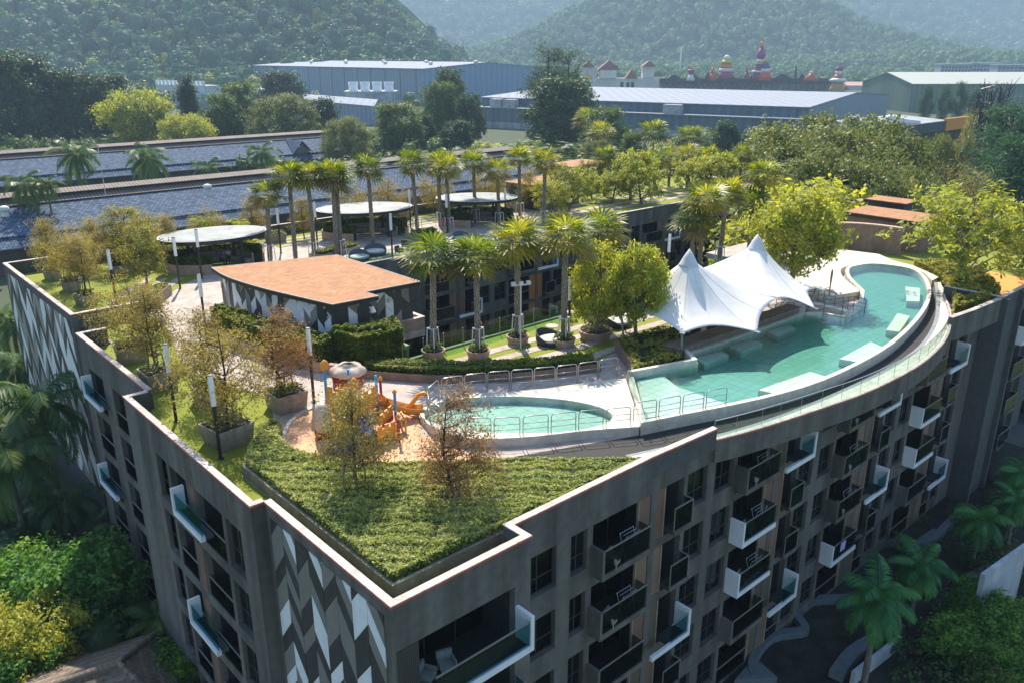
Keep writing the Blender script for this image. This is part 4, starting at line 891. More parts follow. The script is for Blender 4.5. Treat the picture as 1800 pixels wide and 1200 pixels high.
# ------------------------------------------------------------------ tensile canopy
def tent():
    t = thing('tensile_canopy', 'white two-peaked tensile fabric canopy over the pool bar', 'canopy', ROOT_LOC, YAW)
    def sag(a, b, n, k):
        out = []
        for i in range(n):
            s = i / n; out.append((a[0] + (b[0] - a[0]) * s, a[1] + (b[1] - a[1]) * s, a[2] + (b[2] - a[2]) * s, 4 * s * (1 - s) * k))
        return out
    def cone(peak, zt, corners, seamA=None):
        ring = []
        for (a, b, k) in corners: ring += sag(a, b, 10, k)
        n = len(ring); mb = MB(); m = 14; vs = []
        for j in range(m + 1):
            q = j / m
            for (x, y, z, k) in ring:
                dx, dy = x - peak[0], y - peak[1]; L = math.hypot(dx, dy); pull = 1 - k / max(L, .1)
                f = .38 / L + (pull - .38 / L) * q; h = (1 - q)
                zz = z + k * .55 + (zt - z - k * .55) * (h ** 1.9 * .70 + h * .30)
                vs.append((peak[0] + dx * f, peak[1] + dy * f, zz))
        fs = [(j * n + i, j * n + (i + 1) % n, (j + 1) * n + (i + 1) % n, (j + 1) * n + i) for j in range(m) for i in range(n)]
        mb.add(vs, fs); o = mb.build('fabric', canvas, t, True)
        for i in range(0, n, 5): MB().tube([(vs[j * n + i][0], vs[j * n + i][1], vs[j * n + i][2] + .012) for j in range(m + 1)], .014, 4).build('seam', mat('grey seam', (.50, .50, .49), .7), o)
        mo = o.modifiers.new('thickness', 'SOLIDIFY'); mo.thickness = .012
        return o
    c1, c2, c3 = (26.9, 13.5, 2.4), (27.2, 8.9, 2.1), (31.2, 6.2, 1.95); c5, c6 = (38.4, 6.3, 1.95), (42.2, 8.4, 2.2)
    vf, vb = (35.6, 7.6, 2.95), (35.3, 15.9, 3.0); c7, c8, c9 = (43.3, 13.0, 2.3), (39.9, 16.9, 2.4), (30.6, 17.0, 2.4)
    p1, p2 = (31.4, 11.8), (39.4, 11.8)
    cone(p1, 5.35, [(c1, c2, .5), (c2, c3, .55), (c3, vf, .35), (vf, vb, 0), (vb, c9, .35), (c9, c1, .5)])
    cone(p2, 5.2, [(vf, c5, .35), (c5, c6, .6), (c6, c7, .5), (c7, c8, .5), (c8, vb, .35), (vb, vf, 0)])
    for p, z in ((p1, 5.35), (p2, 5.2)):
        MB().lathe([(.60, -.34), (.66, -.22), (.58, -.12), (.36, .32), (.02, .85)], 20, (p[0], p[1], z)).build('cap', mat('grey canopy cap', (.52, .55, .58), .5, .03, 2), t, True)
        MB().tube([(p[0], p[1], 0), (p[0], p[1], z + .1)], .09, 8).build('mast', white_metal, t, True)
    for c in (c1, c2, c3, c5, c6, c7, c8, c9):
        MB().box(-.14, .14, -.14, .14, -.03, .05, 0, lambda x, y, z, c=c: (c[0] + x, c[1] + y, c[2] + z)).build('corner_plate', steel, t)
        if c not in (c3, c5): MB().tube([(c[0] + (p1[0] - c[0]) * .08, c[1] + (11.8 - c[1]) * .06, 0), (c[0], c[1], c[2])], .07, 7).build('post', mat('weathered post', (.20, .22, .19), .6, .1, 4), t, True)
tent()
# ------------------------------------------------------------------ pavilion with shingled roof and chevron cladding
shingle = None
def shingle_material():
    m = bpy.data.materials.new('orange shingles'); m.use_nodes = True; N = m.node_tree.nodes; L = m.node_tree.links; b = N['Principled BSDF']; b.inputs['Roughness'].default_value = .85
    tc = N.new('ShaderNodeTexCoord'); br = N.new('ShaderNodeTexBrick'); L.new(tc.outputs['Object'], br.inputs['Vector']); br.inputs['Scale'].default_value = 1
    br.inputs['Brick Width'].default_value = .30; br.inputs['Row Height'].default_value = .14; br.inputs['Mortar Size'].default_value = .008; br.inputs['Color1'].default_value = (.41, .18, .068, 1); br.inputs['Color2'].default_value = (.53, .265, .115, 1); br.inputs['Mortar'].default_value = (.24, .10, .045, 1)
    no = N.new('ShaderNodeTexNoise'); no.inputs['Scale'].default_value = 1.2; no.inputs['Detail'].default_value = 8; L.new(tc.outputs['Object'], no.inputs['Vector'])
    r2 = N.new('ShaderNodeValToRGB'); r2.color_ramp.elements[0].position = .3; r2.color_ramp.elements[1].position = .7; r2.color_ramp.elements[0].color = (.72, .72, .74, 1); r2.color_ramp.elements[1].color = (1, 1, 1, 1); L.new(no.outputs[0], r2.inputs[0])
    mx = N.new('ShaderNodeMix'); mx.data_type = 'RGBA'; mx.blend_type = 'MULTIPLY'; mx.inputs[0].default_value = 1; L.new(br.outputs[0], mx.inputs[6]); L.new(r2.outputs[0], mx.inputs[7]); L.new(mx.outputs[2], b.inputs['Base Color'])
    bp = N.new('ShaderNodeBump'); bp.inputs['Strength'].default_value = .5; bp.inputs['Distance'].default_value = .02; L.new(br.outputs['Fac'], bp.inputs['Height']); bp.invert = True; L.new(bp.outputs[0], b.inputs['Normal'])
    return m
shingle = shingle_material()
def pavilion():
    t = thing('pavilion', 'curved roof pavilion with orange shingled roof and chevron panelled walls', 'pavilion', ROOT_LOC, YAW)
    RF = [(10.6, 38.6)] + smooth_line([(10.35, 36.5), (10.35, 34.4), (10.8, 30.9), (11.5, 27.7), (12.3, 24.4)], 4) + [(15.5, 24.1), (15.4, 25.5), (19.6, 25.2), (19.5, 36.0)]
    ccw = RF if _ccw(RF) else RF[::-1]
    tri(MB().prism(ccw, 3.18, 3.42).build('fascia', black_metal, t)); inn = offset_line(ccw, .10, True)
    rf = tri(MB().prism(inn, 3.42, 3.47).build('roof', shingle, t))
    strip(MB(), ccw + ccw[:1], offset_line(ccw, .07, True) + offset_line(ccw, .07, True)[:1], 3.425, 3.48).build('roof_edge', mat('pale roof edge', (.34, .31, .28), .6), rf)
    wl = offset_line(ccw, .42, True); tri(MB().prism(wl, 0, 3.175).build('wall', charcoal, t))
    # cladding follows the wall: panels column by column
    r = random.Random(9); pal = [white_paint, greige, charcoal, grey_paint, charcoal, white_paint]
    n = len(wl); L = [0]
    for i in range(n): L.append(L[-1] + math.dist(wl[i], wl[(i + 1) % n]))
    def pos(s):
        s %= L[-1]
        for i in range(n):
            if s <= L[i + 1]: q = (s - L[i]) / (L[i + 1] - L[i] + 1e-9); a, b = wl[i], wl[(i + 1) % n]; d = math.dist(a, b) + 1e-9; return (a[0] + (b[0] - a[0]) * q, a[1] + (b[1] - a[1]) * q, (b[1] - a[1]) / d, -(b[0] - a[0]) / d)
    tot = L[-1]; nc = int(tot / .62); nc -= nc % 2; w = tot / nc
    for c in range(nc):
        s0, s1 = c * w + .01, (c + 1) * w - .01; A_, B_ = pos(s0), pos(s1)
        if abs(A_[2] * B_[2] + A_[3] * B_[3]) < .8: continue
        def T(s, d, z, A_=A_, B_=B_, s0=s0, s1=s1):
            q = (s - s0) / (s1 - s0); return (A_[0] + (B_[0] - A_[0]) * q - A_[2] * d, A_[1] + (B_[1] - A_[1]) * q - A_[3] * d, z)
        up = .62 if c % 2 == 0 else -.62; z = 3.6 + (0 if (c // 2) % 2 else .45); k = (c // 2)
        while z > -.4:
            h = .9; m = r.choice([white_paint, greige, None, None, grey_paint]) if (c % 2 == 0) else r.choice([white_paint, None, greige, None])
            if m is not None:
                q = [(s0, z - h + .01 - up / 2), (s1, z - h + .01 + up / 2), (s1, z - .01 + up / 2), (s0, z - .01 - up / 2)]; q = clipz(clipz(q, .02, True), 3.15, False)
                if len(q) > 2:
                    nn = len(q); mb = MB(); mb.add([T(p[0], -.03, p[1]) for p in q] + [T(p[0], -.003, p[1]) for p in q], [tuple(range(nn))] + [(i, (i + 1) % nn, (i + 1) % nn + nn, i + nn) for i in range(nn)]); mb.build('cladding_panel', m, t)
            z -= h
    for (u, v) in ((11.1, 33.0), (15.0, 24.55), (17.2, 25.85), (12.4, 25.4)):
        hood = MB(); hood.box(u - .02, u + .32, v - .32, v - .02, 2.35, 2.42); hood.add([(u - .02, v - .32, 2.42), (u + .32, v - .32, 2.42), (u + .32, v - .02, 2.72), (u - .02, v - .02, 2.72)], [(0, 1, 2, 3)]); hood.build('vent_hood', white_metal, t)
pavilion()
def small_pavilion(name, label, c, w, d, h, mt, rz=0., roofm=None, chev=False):
    t = thing(name, label, 'pavilion', W(c[0], c[1], 0), YAW + rz)
    MB().box(-w / 2 + .4, w / 2 - .4, -d / 2 + .4, d / 2 - .4, 0, h - .3).build('wall', mt, t)
    MB().box(-w / 2, w / 2, -d / 2, d / 2, h - .299, h).build('fascia', black_metal, t)
    MB().box(-w / 2 + .1, w / 2 - .1, -d / 2 + .1, d / 2 - .1, h, h + .06).build('roof', roofm or shingle, t)
    if chev:
        for T_ in (TV(-d / 2 + .4),): chevrons(T_, -w / 2 + .5, w / 2 - .5, .05, h - .35, 8, .6, (.8, .8), 3, t, [white_paint, greige, None, None])
    return t
small_pavilion('service_pavilion', 'flat orange roofed pavilion at the far end of rear terrace, in front', (61.5, 56.4), 9, 6, 3.0, charcoal, .1, None, True)
small_pavilion('service_pavilion', 'orange roofed stair head behind the rear terrace trees, farthest one', (74, 62.5), 8.5, 5, 3.6, charcoal, .1, None, True)
small_pavilion('service_pavilion', 'brown pavilion with wide orange roof behind the curved pool wall', (71.0, 15.8), 5.4, 8.4, 3.05, mat('brown render', (.30, .20, .15), .9, .1, 3, stain=.2), 0)
small_pavilion('service_pavilion', 'small orange roof poking up behind the brown pool pavilion', (76.5, 18.6), 3.5, 4.6, 3.5, charcoal, 0)
# curved pinkish wall behind the pool
bw = thing('curved_wall', 'curved pinkish brown rendered wall behind the far end of the pool', 'wall', ROOT_LOC, YAW)
CWL = smooth_line([(61.3, 20.8), (64.5, 18.6), (66.2, 16.0), (66.6, 13.0)], 4)
brn = mat('pinkish brown render', (.36, .235, .175), .9, .12, 2, stain=.3)
strip(MB(), CWL, offset_line(CWL, .45), 0, 2.55).build('wall', brn, bw); strip(MB(), offset_line(CWL, -.05), offset_line(CWL, .5), 2.552, 2.66).build('coping', mat('sandy coping', (.50, .36, .27), .8), bw)

# ------------------------------------------------------------------ gazebos
blotchy = mat('roof sheet with painted reflections', (.24, .265, .26), .5, .3, .8, c2=(.07, .085, .08), detail=5)  # dark blotches paint reflections into the light grey roof disc
def gazebo(label, c, a, b, rot, open_dir):
    t = thing('gazebo', label, 'gazebo', W(c[0], c[1], 0), YAW + rot); n = 40
    ring = lambda k: [(a * k * math.cos(2 * math.pi * i / n), b * k * math.sin(2 * math.pi * i / n)) for i in range(n)]
    MB().prism(ring(1), 2.62, 2.95).build('fascia', black_metal, t)
    MB().prism(ring(.975), 2.951, 2.99).build('roof', blotchy, t)
    o = strip(MB(), ring(1.03) + ring(1.03)[:1], ring(1.0) + ring(1.0)[:1], 2.955, 2.985).build('rim', white_metal, t)
    for i in range(4):
        x, y = .62 * a * math.cos(.8 + i * 1.57), .62 * b * math.sin(.8 + i * 1.57); MB().box(x - .12, x + .12, y - .12, y + .12, 0, 2.62).build('column', black_metal, t)
    # curved bench with planter behind
    A0, A1 = open_dir + .75, open_dir + 2 * math.pi - .75; ths = [A0 + (A1 - A0) * i / 24 for i in range(25)]
    arc = lambda k: [(a * k * math.cos(x), b * k * math.sin(x)) for x in ths]
    strip(MB(), arc(.55), arc(.68), 0, .45).build('bench', planterc, t); strip(MB(), arc(.69), arc(.73), 0, .95).build('bench_back', planterc, t)
    strip(MB(), arc(.90), arc(.94), 0, .85).build('planter_wall', planterp, t); strip(MB(), arc(.731), arc(.899), 0, .75).build('soil', soil, t)
    poly = arc(.74) + arc(.89)[::-1]; link('foliage', foliage_mass(poly, .8, 1.45, 5200, .16, 17, lf_deep, .15), t)
    return t
gazebo('oval white roofed gazebo with curved bench, nearest the left parapet', (16.6, 52.6), 4.6, 3.1, R(-10), R(-60))
gazebo('oval white roofed gazebo in the middle of the rear terrace', (33.9, 54.9), 4.9, 3.2, R(-22), R(-70))
gazebo('oval white roofed gazebo at the right of the rear terrace palms', (47.0, 52.2), 4.5, 3.1, R(-35), R(-60))

# ------------------------------------------------------------------ lamps
lampglow = mat('opal lamp tube', (.80, .81, .80), .35, .02, 3)
lp = MB().tube([(0, 0, 0), (0, 0, 2.75)], .085, 8).mesh('lamp pole', black_metal); lh = MB().tube([(0, 0, 2.75), (0, 0, 4.25)], .125, 10).mesh('lamp head', lampglow)
lb = MB().lathe([(.17, 0), (.17, .03), (.09, .05)], 12).mesh('lamp base', black_metal); lc = MB().lathe([(.13, 4.25), (.13, 4.29), (.03, 4.3)], 10).mesh('lamp cap', black_metal)
def lamp(label, u, v, s=1.):
    t = thing('light_column', label, 'lamp', W(u, v, 0), 0, 'black light columns with white tops'); t.scale = (s, s, s)
    link('pole', lp, t); link('lamp_head', lh, t); link('base_plate', lb, t); link('cap', lc, t)
LAMPS = [((310, 740), 'on the left turf, second from the near corner'), ((388, 806), 'on the left turf, nearest the corner hedge'), ((317, 508), 'at the path bend beside the striped paving'), ((355, 490), 'beside the planter of the left gazebo'), ((552, 706), 'beside the small rust tree near the playground'),
         ((494, 445), 'just right of the left gazebo'), ((558, 430), 'before the rear parapet left of the middle gazebo'), ((600, 449), 'behind the orange pavilion roof'), ((690, 456), 'beside the wicker daybeds on the rear terrace'), ((786, 410), 'left of the right-hand gazebo'), ((722, 402), 'between the middle and right gazebos at the rear'), ((888, 397), 'right of the right-hand gazebo'), ((1000, 597), 'on the striped turf by the courtyard glass'),
         ((363, 590), 'rising from the bushes beside the pavilion'), ((1172, 500), 'by the courtyard glass left of the canopy'), ((205, 535), 'half hidden by the olive trees on the left')]
for (x, y), w in LAMPS: u, v = uvp(x, y); lamp('black light column with white top ' + w, u, v)
tag(MB().tube([W(21.9, 17.6, 0), W(21.9, 17.6, 4.3)], .04, 7).build('flood_light_mast', white_metal), 'slim pale mast carrying small floodlights beside the third terrace palm', 'mast')
fm = MB(); fm.box(-.65, .65, -.04, .04, 0, .07); [fm.box(x - .13, x + .13, -.14, .1, .08, .26) for x in (-.5, 0, .5)]
tag(fm.build('flood_light', white_metal, None, False, W(21.9, 17.6, 4.3), YAW - .4), 'bar of three small floodlights on the pale mast', 'floodlight')

# ------------------------------------------------------------------ planters, tree stakes
def planter(label, u, v, s=1.0, h=.62, round_=False, m=None, seed=0, rz=0., group='concrete tree planters'):
    t = thing('planter', label, 'planter', W(u, v, 0), YAW + rz, group); mt = m or planterc
    if round_:
        MB().lathe([(s * .5, 0), (s * .62, h), (s * .54, h), (s * .50, h - .12)], 22, caps=False).build('bowl', mt, t, False); MB().lathe([(s * .535, h - .1), (0.01, h - .08)], 22, caps=False).build('soil', soil, t); poly = [(s * .5 * math.cos(i), s * .5 * math.sin(i)) for i in np.linspace(0, 6.2, 14)]
    else:
        a = s * .5; b = s * .58; mb = MB()
        P = lambda k, z: [(-k, -k, z), (k, -k, z), (k, k, z), (-k, k, z)]
        mb.add(P(a, 0) + P(b, h) + P(b - .09, h) + P(b - .11, h - .12), [(i + 4 * j, (i + 1) % 4 + 4 * j, (i + 1) % 4 + 4 * j + 4, i + 4 * j + 4) for j in range(3) for i in range(4)]); mb.build('box', mt, t)
        MB().box(-b + .1, b - .1, -b + .1, b - .1, h - .2, h - .1).build('soil', soil, t); poly = [(-b + .1, -b + .1), (b - .1, -b + .1), (b - .1, b - .1), (-b + .1, b - .1)]
    link('groundcover', foliage_mass(poly, h - .05, h + .18, 420, .16, 50 + seed, lf_deep, .12, False), t)
    return t
def stakes(label, u, v, z=0., h=1.5, r=.42, n=4, m=None):
    t = thing('tree_stake', label, 'tree stakes', W(u, v, z), YAW + .3, 'tree stakes'); mt = m or white_metal
    for i in range(n):
        a = 2 * math.pi * (i + .5) / n; p = (r * 1.25 * math.cos(a), r * 1.25 * math.sin(a)); q = (r * math.cos(a), r * math.sin(a)); a2 = 2 * math.pi * (i + 1.5) / n; q2 = (r * math.cos(a2), r * math.sin(a2))
        MB().tube([(*p, 0), (*q, h)], .04, 5).build('stake', mt, t); MB().tube([(*q, h - .06), (*q2, h - .06)], .03, 5).build('tie_bar', mt, t)
wood_st = mat('weathered stake', (.16, .14, .12), .9, .2, 6)

# trees of the near lawn: (pixel of planter foot, planter size, tree kind, height, label tail, stakes?)
LAWN = [((238, 636), 1.75, 'feather_b', 4.6, 'nearest the stepped parapet', 0), ((287, 683), 1.7, 'feather', 4.9, 'beside the second light column', 1), ((410, 783), 1.85, 'feather_b', 5.2, 'beside the nearest light column', 1), ((378, 713), 1.6, 'feather', 4.4, 'behind the large near planter', 0), ((513, 722), 1.7, 'rust', 4.6, 'left of the playground', 1),
        ((157, 538), 1.25, 'feather', 4.2, 'first in the far left row', 1), ((130, 513), 1.35, 'feather_b', 4.6, 'second in the far left row', 1), ((97, 493), 1.2, 'feather', 4.2, 'third in the far left row', 0)]
for i, ((x, y), s, k, h, w, stk) in enumerate(LAWN):
    u, v = uvp(x, y); u += .0; v += .55
    planter('square concrete planter on the turf, ' + w, u, v, s * .9, 1.05 if s > 1.5 else .85, seed=i, rz=.15 * (i % 3 - 1))
    plant(k, 'planter_tree', 'sparse %s tree in the square planter %s' % ('rusty' if k == 'rust' else 'olive brown', w), 'tree', W(u, v, .75), (h + .2) / 5.0, group='sparse trees on the roof lawn')
    if stk: stakes('dark stakes round the planter tree ' + w, u, v, .8, 1.2, .36, 4, wood_st)
for (x, y), k, h, w in [((230, 470), 'tulip', 5.0, 'red blossomed tree left of the path bend'), ((200, 480), 'feather_b', 4.6, 'olive brown tree among the far left lawn trees, right of the row'), ((258, 500), 'tulip', 4.6, 'orange blossomed tree beside the path bend'), ((300, 462), 'feather', 4.4, 'olive tree behind the left gazebo lamp'), ((170, 470), 'feather', 4.4, 'olive tree at the back of the left lawn'), ((250, 452), 'feather_b', 4.8, 'olive tree before the slate roof, left of the gazebo'), ((420, 415), 'feather', 4.4, 'olive tree behind the left gazebo roof'),
                        ((345, 430), 'feather_b', 4.2, 'yellow olive tree by the left gazebo'), ((535, 420), 'feather', 4.2, 'olive tree by the rear parapet left of the middle gazebo'), ((600, 395), 'feather_b', 5.0, 'feathery tree behind the middle gazebo'), ((690, 390), 'feather_b', 5.2, 'spreading feathery tree behind the middle gazebo, right side'), ((760, 375), 'feather_b', 5.0, 'feathery tree behind the right gazebo, left side'), ((860, 370), 'feather_b', 5.0, 'feathery tree behind the right gazebo'), ((930, 370), 'feather', 4.8, 'yellowish tree before the far pavilion')]:
    u, v = uvp(x, y); u = max(u, 3); v = min(v, 60)
    plant(k, 'lawn_tree', w, 'tree', W(u, v, 0), h / 5.0)
for (x, y), w in [((258, 470), 'left of the path bend'), ((215, 480), 'behind the olive trees'), ((300, 455), 'behind the lamp at the path bend'), ((485, 425), 'behind the lamp right of the left gazebo'), ((706, 385), 'right of the middle gazebo'), ((905, 370), 'right of the right-hand gazebo')]:
    u, v = uvp(x, y); planter('tall concrete planter on the rear turf, ' + w, u, min(v, 60), 1.5, .85, seed=int(x))
# trees in the corner hedge
for (x, y), k, h, w in [((625, 862), 'feather', 4.9, 'two-stemmed greenish tree in the corner hedge before the playground'), ((805, 882), 'rust', 5.3, 'conical rusty brown tree in the corner hedge before the paddling pool')]:
    u, v = uvp(x, y, .3); plant(k, 'hedge_tree', w, 'tree', W(u, v, .2), h / 5.0); stakes('weathered stakes round the ' + w[:w.index(' tree')] + ' hedge tree', u, v, .3, 1.5, .4, 4, wood_st)
HEDGE = [(1.35, 13.5), (1.35, 1.95), (14.7, 1.62), (12.4, 3.6), (10.6, 5.3), (8, 7.3), (4.8, 9.9), (3.75, 11.9), (3.3, 13.4), (3.55, 15.1), (4.4, 16.4), (4.1, 16.7), (2.2, 14.9)]
hedge('large clipped corner hedge filling the near roof corner', HEDGE, .12, .83, 74000, .125, 5, lf_hedge, .11, None, 'hedge', [(1.12, 13.6), (1.12, 1.62), (6.2, 1.62), (6.6, 1.4), (15.0, 1.4), (15.0, 1.6), (12.4, 3.9), (8, 7.6), (4.6, 10.2), (3.6, 12), (3.2, 13.4), (3.5, 15.2), (4.3, 16.7), (2.1, 15.1)], .52, planterc)
# hedges round the pavilion and along the terrace
hedge('tall glossy hedge along the curved pavilion wall', [(9.4, 34.5), (10.0, 30.6), (10.8, 27.2), (11.6, 23.6), (10.4, 22.9), (9.3, 26.5), (8.6, 30.5), (8.6, 34.5)], .05, 1.75, 9500, .19, 6, lf_deep, .25)
hedge('dense glossy hedge block at the near end of the pavilion', [(11.7, 23.6), (15.9, 23.0), (15.0, 20.9), (12.2, 21.3)], .2, 2.15, 6200, .18, 7, lf_deep, .22)
hedge('low hedge in a curved planter along the striped terrace', smooth_line([(11.9, 20.4), (14.6, 16.9), (18.3, 14.1), (22.6, 11.95)], 3) + smooth_line([(23.2, 12.7), (18.9, 15.0), (15.4, 17.8), (13.2, 20.7)], 3), .3, .82, 7000, .14, 8, lf_deep, .1, None, 'hedge', smooth_line([(11.6, 20.2), (14.4, 16.6), (18.1, 13.8), (22.9, 11.5)], 3) + smooth_line([(23.5, 12.8), (19.0, 15.2), (15.6, 18.0), (13.4, 21)], 3), .48, mat('brown planter wall', (.27, .17, .125)))
hedge('tall rusty retaining planter left of the path bend', [(7.0, 42.5), (9.9, 46.0), (9.2, 46.6), (6.4, 43.2)], .3, .9, 900, .16, 9, lf_deep, .15, None, 'hedge', [(7.1, 42.3), (10.1, 46.0), (9.1, 46.8), (6.2, 43.2)], .8, planterp)
hedge('feathery golden bank of shrubs above the curved wall at the right of the pool', smooth_line([(50.0, 1.6), (54, 3.2), (58.5, 5.8), (61.6, 9.5)], 3) + [(64.0, 7.5), (61.0, 3.2), (57.5, 1.2), (54.4, .4)], .3, 1.0, 13000, .17, 10, fl_gold, .25)
hedge('low hedge planter in front of the middle gazebo lamp', [(25.0, 48.5), (29.5, 49.5), (29.2, 50.6), (24.6, 49.6)], .3, .75, 1300, .15, 11, lf_deep, .1, None, 'hedge', [(24.8, 48.3), (29.7, 49.3), (29.3, 50.8), (24.4, 49.8)], .45, planterc)
hedge('low boxed hedge between the middle and right gazebos', [(36.5, 49.6), (39.0, 49.2), (39.3, 50.4), (36.8, 50.8)], .3, .85, 800, .15, 12, lf_deep, .1, None, 'hedge', [(36.3, 49.4), (39.2, 49.0), (39.5, 50.6), (36.6, 51)], .5, planterc)
# retaining walls of the path by the pavilion
tag(strip(MB(), smooth_line([(8.2, 34.5), (8.25, 30), (9.0, 26), (10.2, 22.6), (11.6, 20.5)], 4), smooth_line([(8.5, 34.5), (8.55, 30), (9.3, 26), (10.5, 22.8), (11.8, 20.7)], 4), 0, .62).build('planter_wall', planterp, None, False, ROOT_LOC, YAW), 'low pinkish curved wall between path and pavilion hedge', 'wall')

# ------------------------------------------------------------------ palms of the terrace and the rear wing
def by_px(base, crown, z=0.): p = at(*base, z); return p, zat(crown[1], p)
TP_ = [((762, 628), (758, 432), 'first from the pavilion'), ((841, 628), (838, 437), 'second from the pavilion'), ((910, 603), (905, 405), 'third from the pavilion'), ((991, 608), (995, 398), 'fourth from the pavilion'), ((1050, 565), (1052, 388), 'fifth, beside the leaning tree')]
for i, (b, c, w) in enumerate(TP_):
    p, h = by_px(b, c); fan_palm('tall fan palm on the striped pool terrace, ' + w, p, h - .75, 1.28, 'fan palms of the pool terrace', tk=.95)
    u, v = UV(p[0], p[1]); planter('round pinkish planter at the foot of the terrace palm ' + w, u, v, 1.25, .55, True, planterp, 60 + i, group='round palm planters'); stakes('white metal frame round the terrace palm ' + w, u, v, .5, 1.5, .33)
RP_ = [((1213, 486), (1217, 378), 'left of the canopy peaks'), ((1228, 484), (1240, 340), 'behind the left canopy peak'), ((1264, 462), (1277, 332), 'between the two canopy peaks'), ((1316, 446), (1326, 352), 'behind the right canopy peak'), ((1330, 440), (1355, 300), 'right of the canopy, before the large tree')]
for b, c, w in RP_:
    p, h = by_px(b, c); fan_palm('fan palm by the courtyard edge ' + w, p, h - .6, 1.35, 'fan palms behind the canopy')
    if b[0] in (1264,): u, v = UV(p[0], p[1]); stakes('white metal frame round the courtyard palm ' + w, u, v, 0, 1.6, .4)
BP_ = [((475, 460), (467, 335), 'first from the left'), ((520, 458), (511, 303), 'second from the left'), ((553, 454), (543, 305), 'third from the left'), ((592, 452), (580, 300), 'fourth from the left'), ((600, 450), (598, 312), 'fifth from the left'), ((656, 427), (650, 290), 'sixth from the left'), ((734, 407), (725, 283), 'seventh from the left'), ((774, 398), (765, 283), 'eighth from the left'), ((790, 408), (788, 290), 'ninth from the left'), ((836, 392), (832, 280), 'tenth from the left'), ((878, 398), (876, 295), 'eleventh from the left'), ((914, 380), (910, 275), 'twelfth from the left'), ((956, 396), (953, 280), 'last before the leafy trees')]
for i, (b, c, w) in enumerate(BP_):
    p, h = by_px(b, c); fan_palm('slender fan palm of the rear terrace row, ' + w, p, h - .4, 1.25, 'fan palms of the rear terrace')
    if i % 2 == 0 or i > 6: u, v = UV(p[0], p[1]); stakes('white metal frame round the rear palm ' + w, u, v, 0, 1.6, .42)
for i, (b, c, w) in enumerate([((1062, 345), (1066, 275), 'left of the leafy terrace trees'), ((1150, 335), (1150, 285), 'smallest before the warehouse'), ((1175, 328), (1176, 280), 'above the low tan wall'), ((1207, 335), (1206, 273), 'right of the low tan wall'), ((1240, 340), (1240, 278), 'over the dark courtyard front'), ((1270, 345), (1272, 290), 'second over the courtyard front'), ((1298, 340), (1297, 275), 'third over the courtyard front')]):
    p, h = by_px(b, c); fan_palm('golden fan palm at the rear wing end, ' + w, p, h, 1.3, 'fan palms at the far end')

# leafy trees of the terraces
def leafy(kind, name, label, base, topy, z=0., H0=6.0, wide=1.):
    p = at(*base, z); h = zat(topy, p) - z; o = plant(kind, name, label, 'tree', p, h / H0 * wide); o.scale = (h / H0 * wide, h / H0 * wide, h / H0); return o
leafy('round', 'round_tree', 'broad yellow green tree with leaning trunk beside the canopy', (1118, 600), 440, .4, 6, .7)
leafy('round_b', 'round_tree', 'rounded yellow green tree in the round planter before the courtyard', (1046, 592), 430, .3, 6, .66)
planter('round pinkish planter under the rounded tree before the courtyard', *uvp(1046, 594), 1.9, .6, True, planterp, 88, group='round palm planters')
leafy('round', 'round_tree', 'bushy lime tree right of the canopy above the pool', (1392, 512), 345, .3, 6, 1.0)
leafy('plumeria', 'round_tree', 'large leaved lime tree on the shrub bank right of the pool', (1690, 505), 330, .3, 4.4, 1.15)
leafy('plumeria', 'round_tree', 'lime tree at the right edge above the orange play floor', (1795, 470), 375, .2, 4.4, 1.2)
for (x, y), ty, k, w in [((1075, 358), 300, 'plumeria', 'beside the tan wall on the far terrace'), ((1108, 352), 265, 'plumeria', 'tallest on the far terrace'), ((1128, 360), 290, 'plumeria', 'in the far terrace bed beside the orange seat'), ((1000, 372), 290, 'plumeria', 'beside the far chevron pavilion'), ((968, 380), 315, 'plumeria', 'before the far chevron pavilion'), ((1040, 350), 285, 'tulip', 'red tinged one over the far pavilion roof'), ((1250, 350), 270, 'plumeria', 'right end of the far terrace'), ((1215, 345), 280, 'plumeria', 'behind the golden palms')]:
    leafy(k, 'leafy_tree', 'open crowned big leaved tree ' + w, (x, y), ty, 0, 4.4 if k == 'plumeria' else 5.2, 1.1)
# palms with feathery fronds near the left gazebo
for (x, y), h, w in [((425, 435), 2.2, 'rising through the left gazebo roof'), ((440, 455), 1.2, 'beside the left gazebo bench'), ((365, 440), 2.6, 'arching over the left gazebo')]:
    p = at(x, y, 0); t = thing('areca_palm', 'small feathery palm ' + w, 'palm', p, rnd.random() * 6); tr = link('trunk', coco_tr, t); tr.scale = (.5, .5, h); link('crown', areca_crown, t, (.06, 0, h))

# ------------------------------------------------------------------ courtyard glass guard of the pool terrace
cg = thing('courtyard_balustrade', 'greenish glass balustrade along the courtyard edge of the pool terrace', 'railing', ROOT_LOC, YAW)
for i in range(26):
    u = 14.9 + i * 1.6; MB().box(u + .02, u + 1.58, 20.82, 20.832, .12, 1.2).build('glass_pane', glassmat('green glass', (.66, .88, .76)), cg); MB().box(u - .02, u + .02, 20.80, 20.85, 0, 1.22).build('post', steel, cg)
MB().box(14.8, 57, 20.72, 20.95, 0.03, .12).build('kerb', planterc, cg)
# glass guard at the rear wing edge
cg2 = thing('rear_balustrade', 'clear glass balustrade along the rear wing above the courtyard', 'railing', ROOT_LOC, YAW)
for i in range(24):
    u = 22.4 + i * 1.55; MB().box(u + .02, u + 1.53, 43.62, 43.632, .28, 1.15).build('glass_pane', glass, cg2)

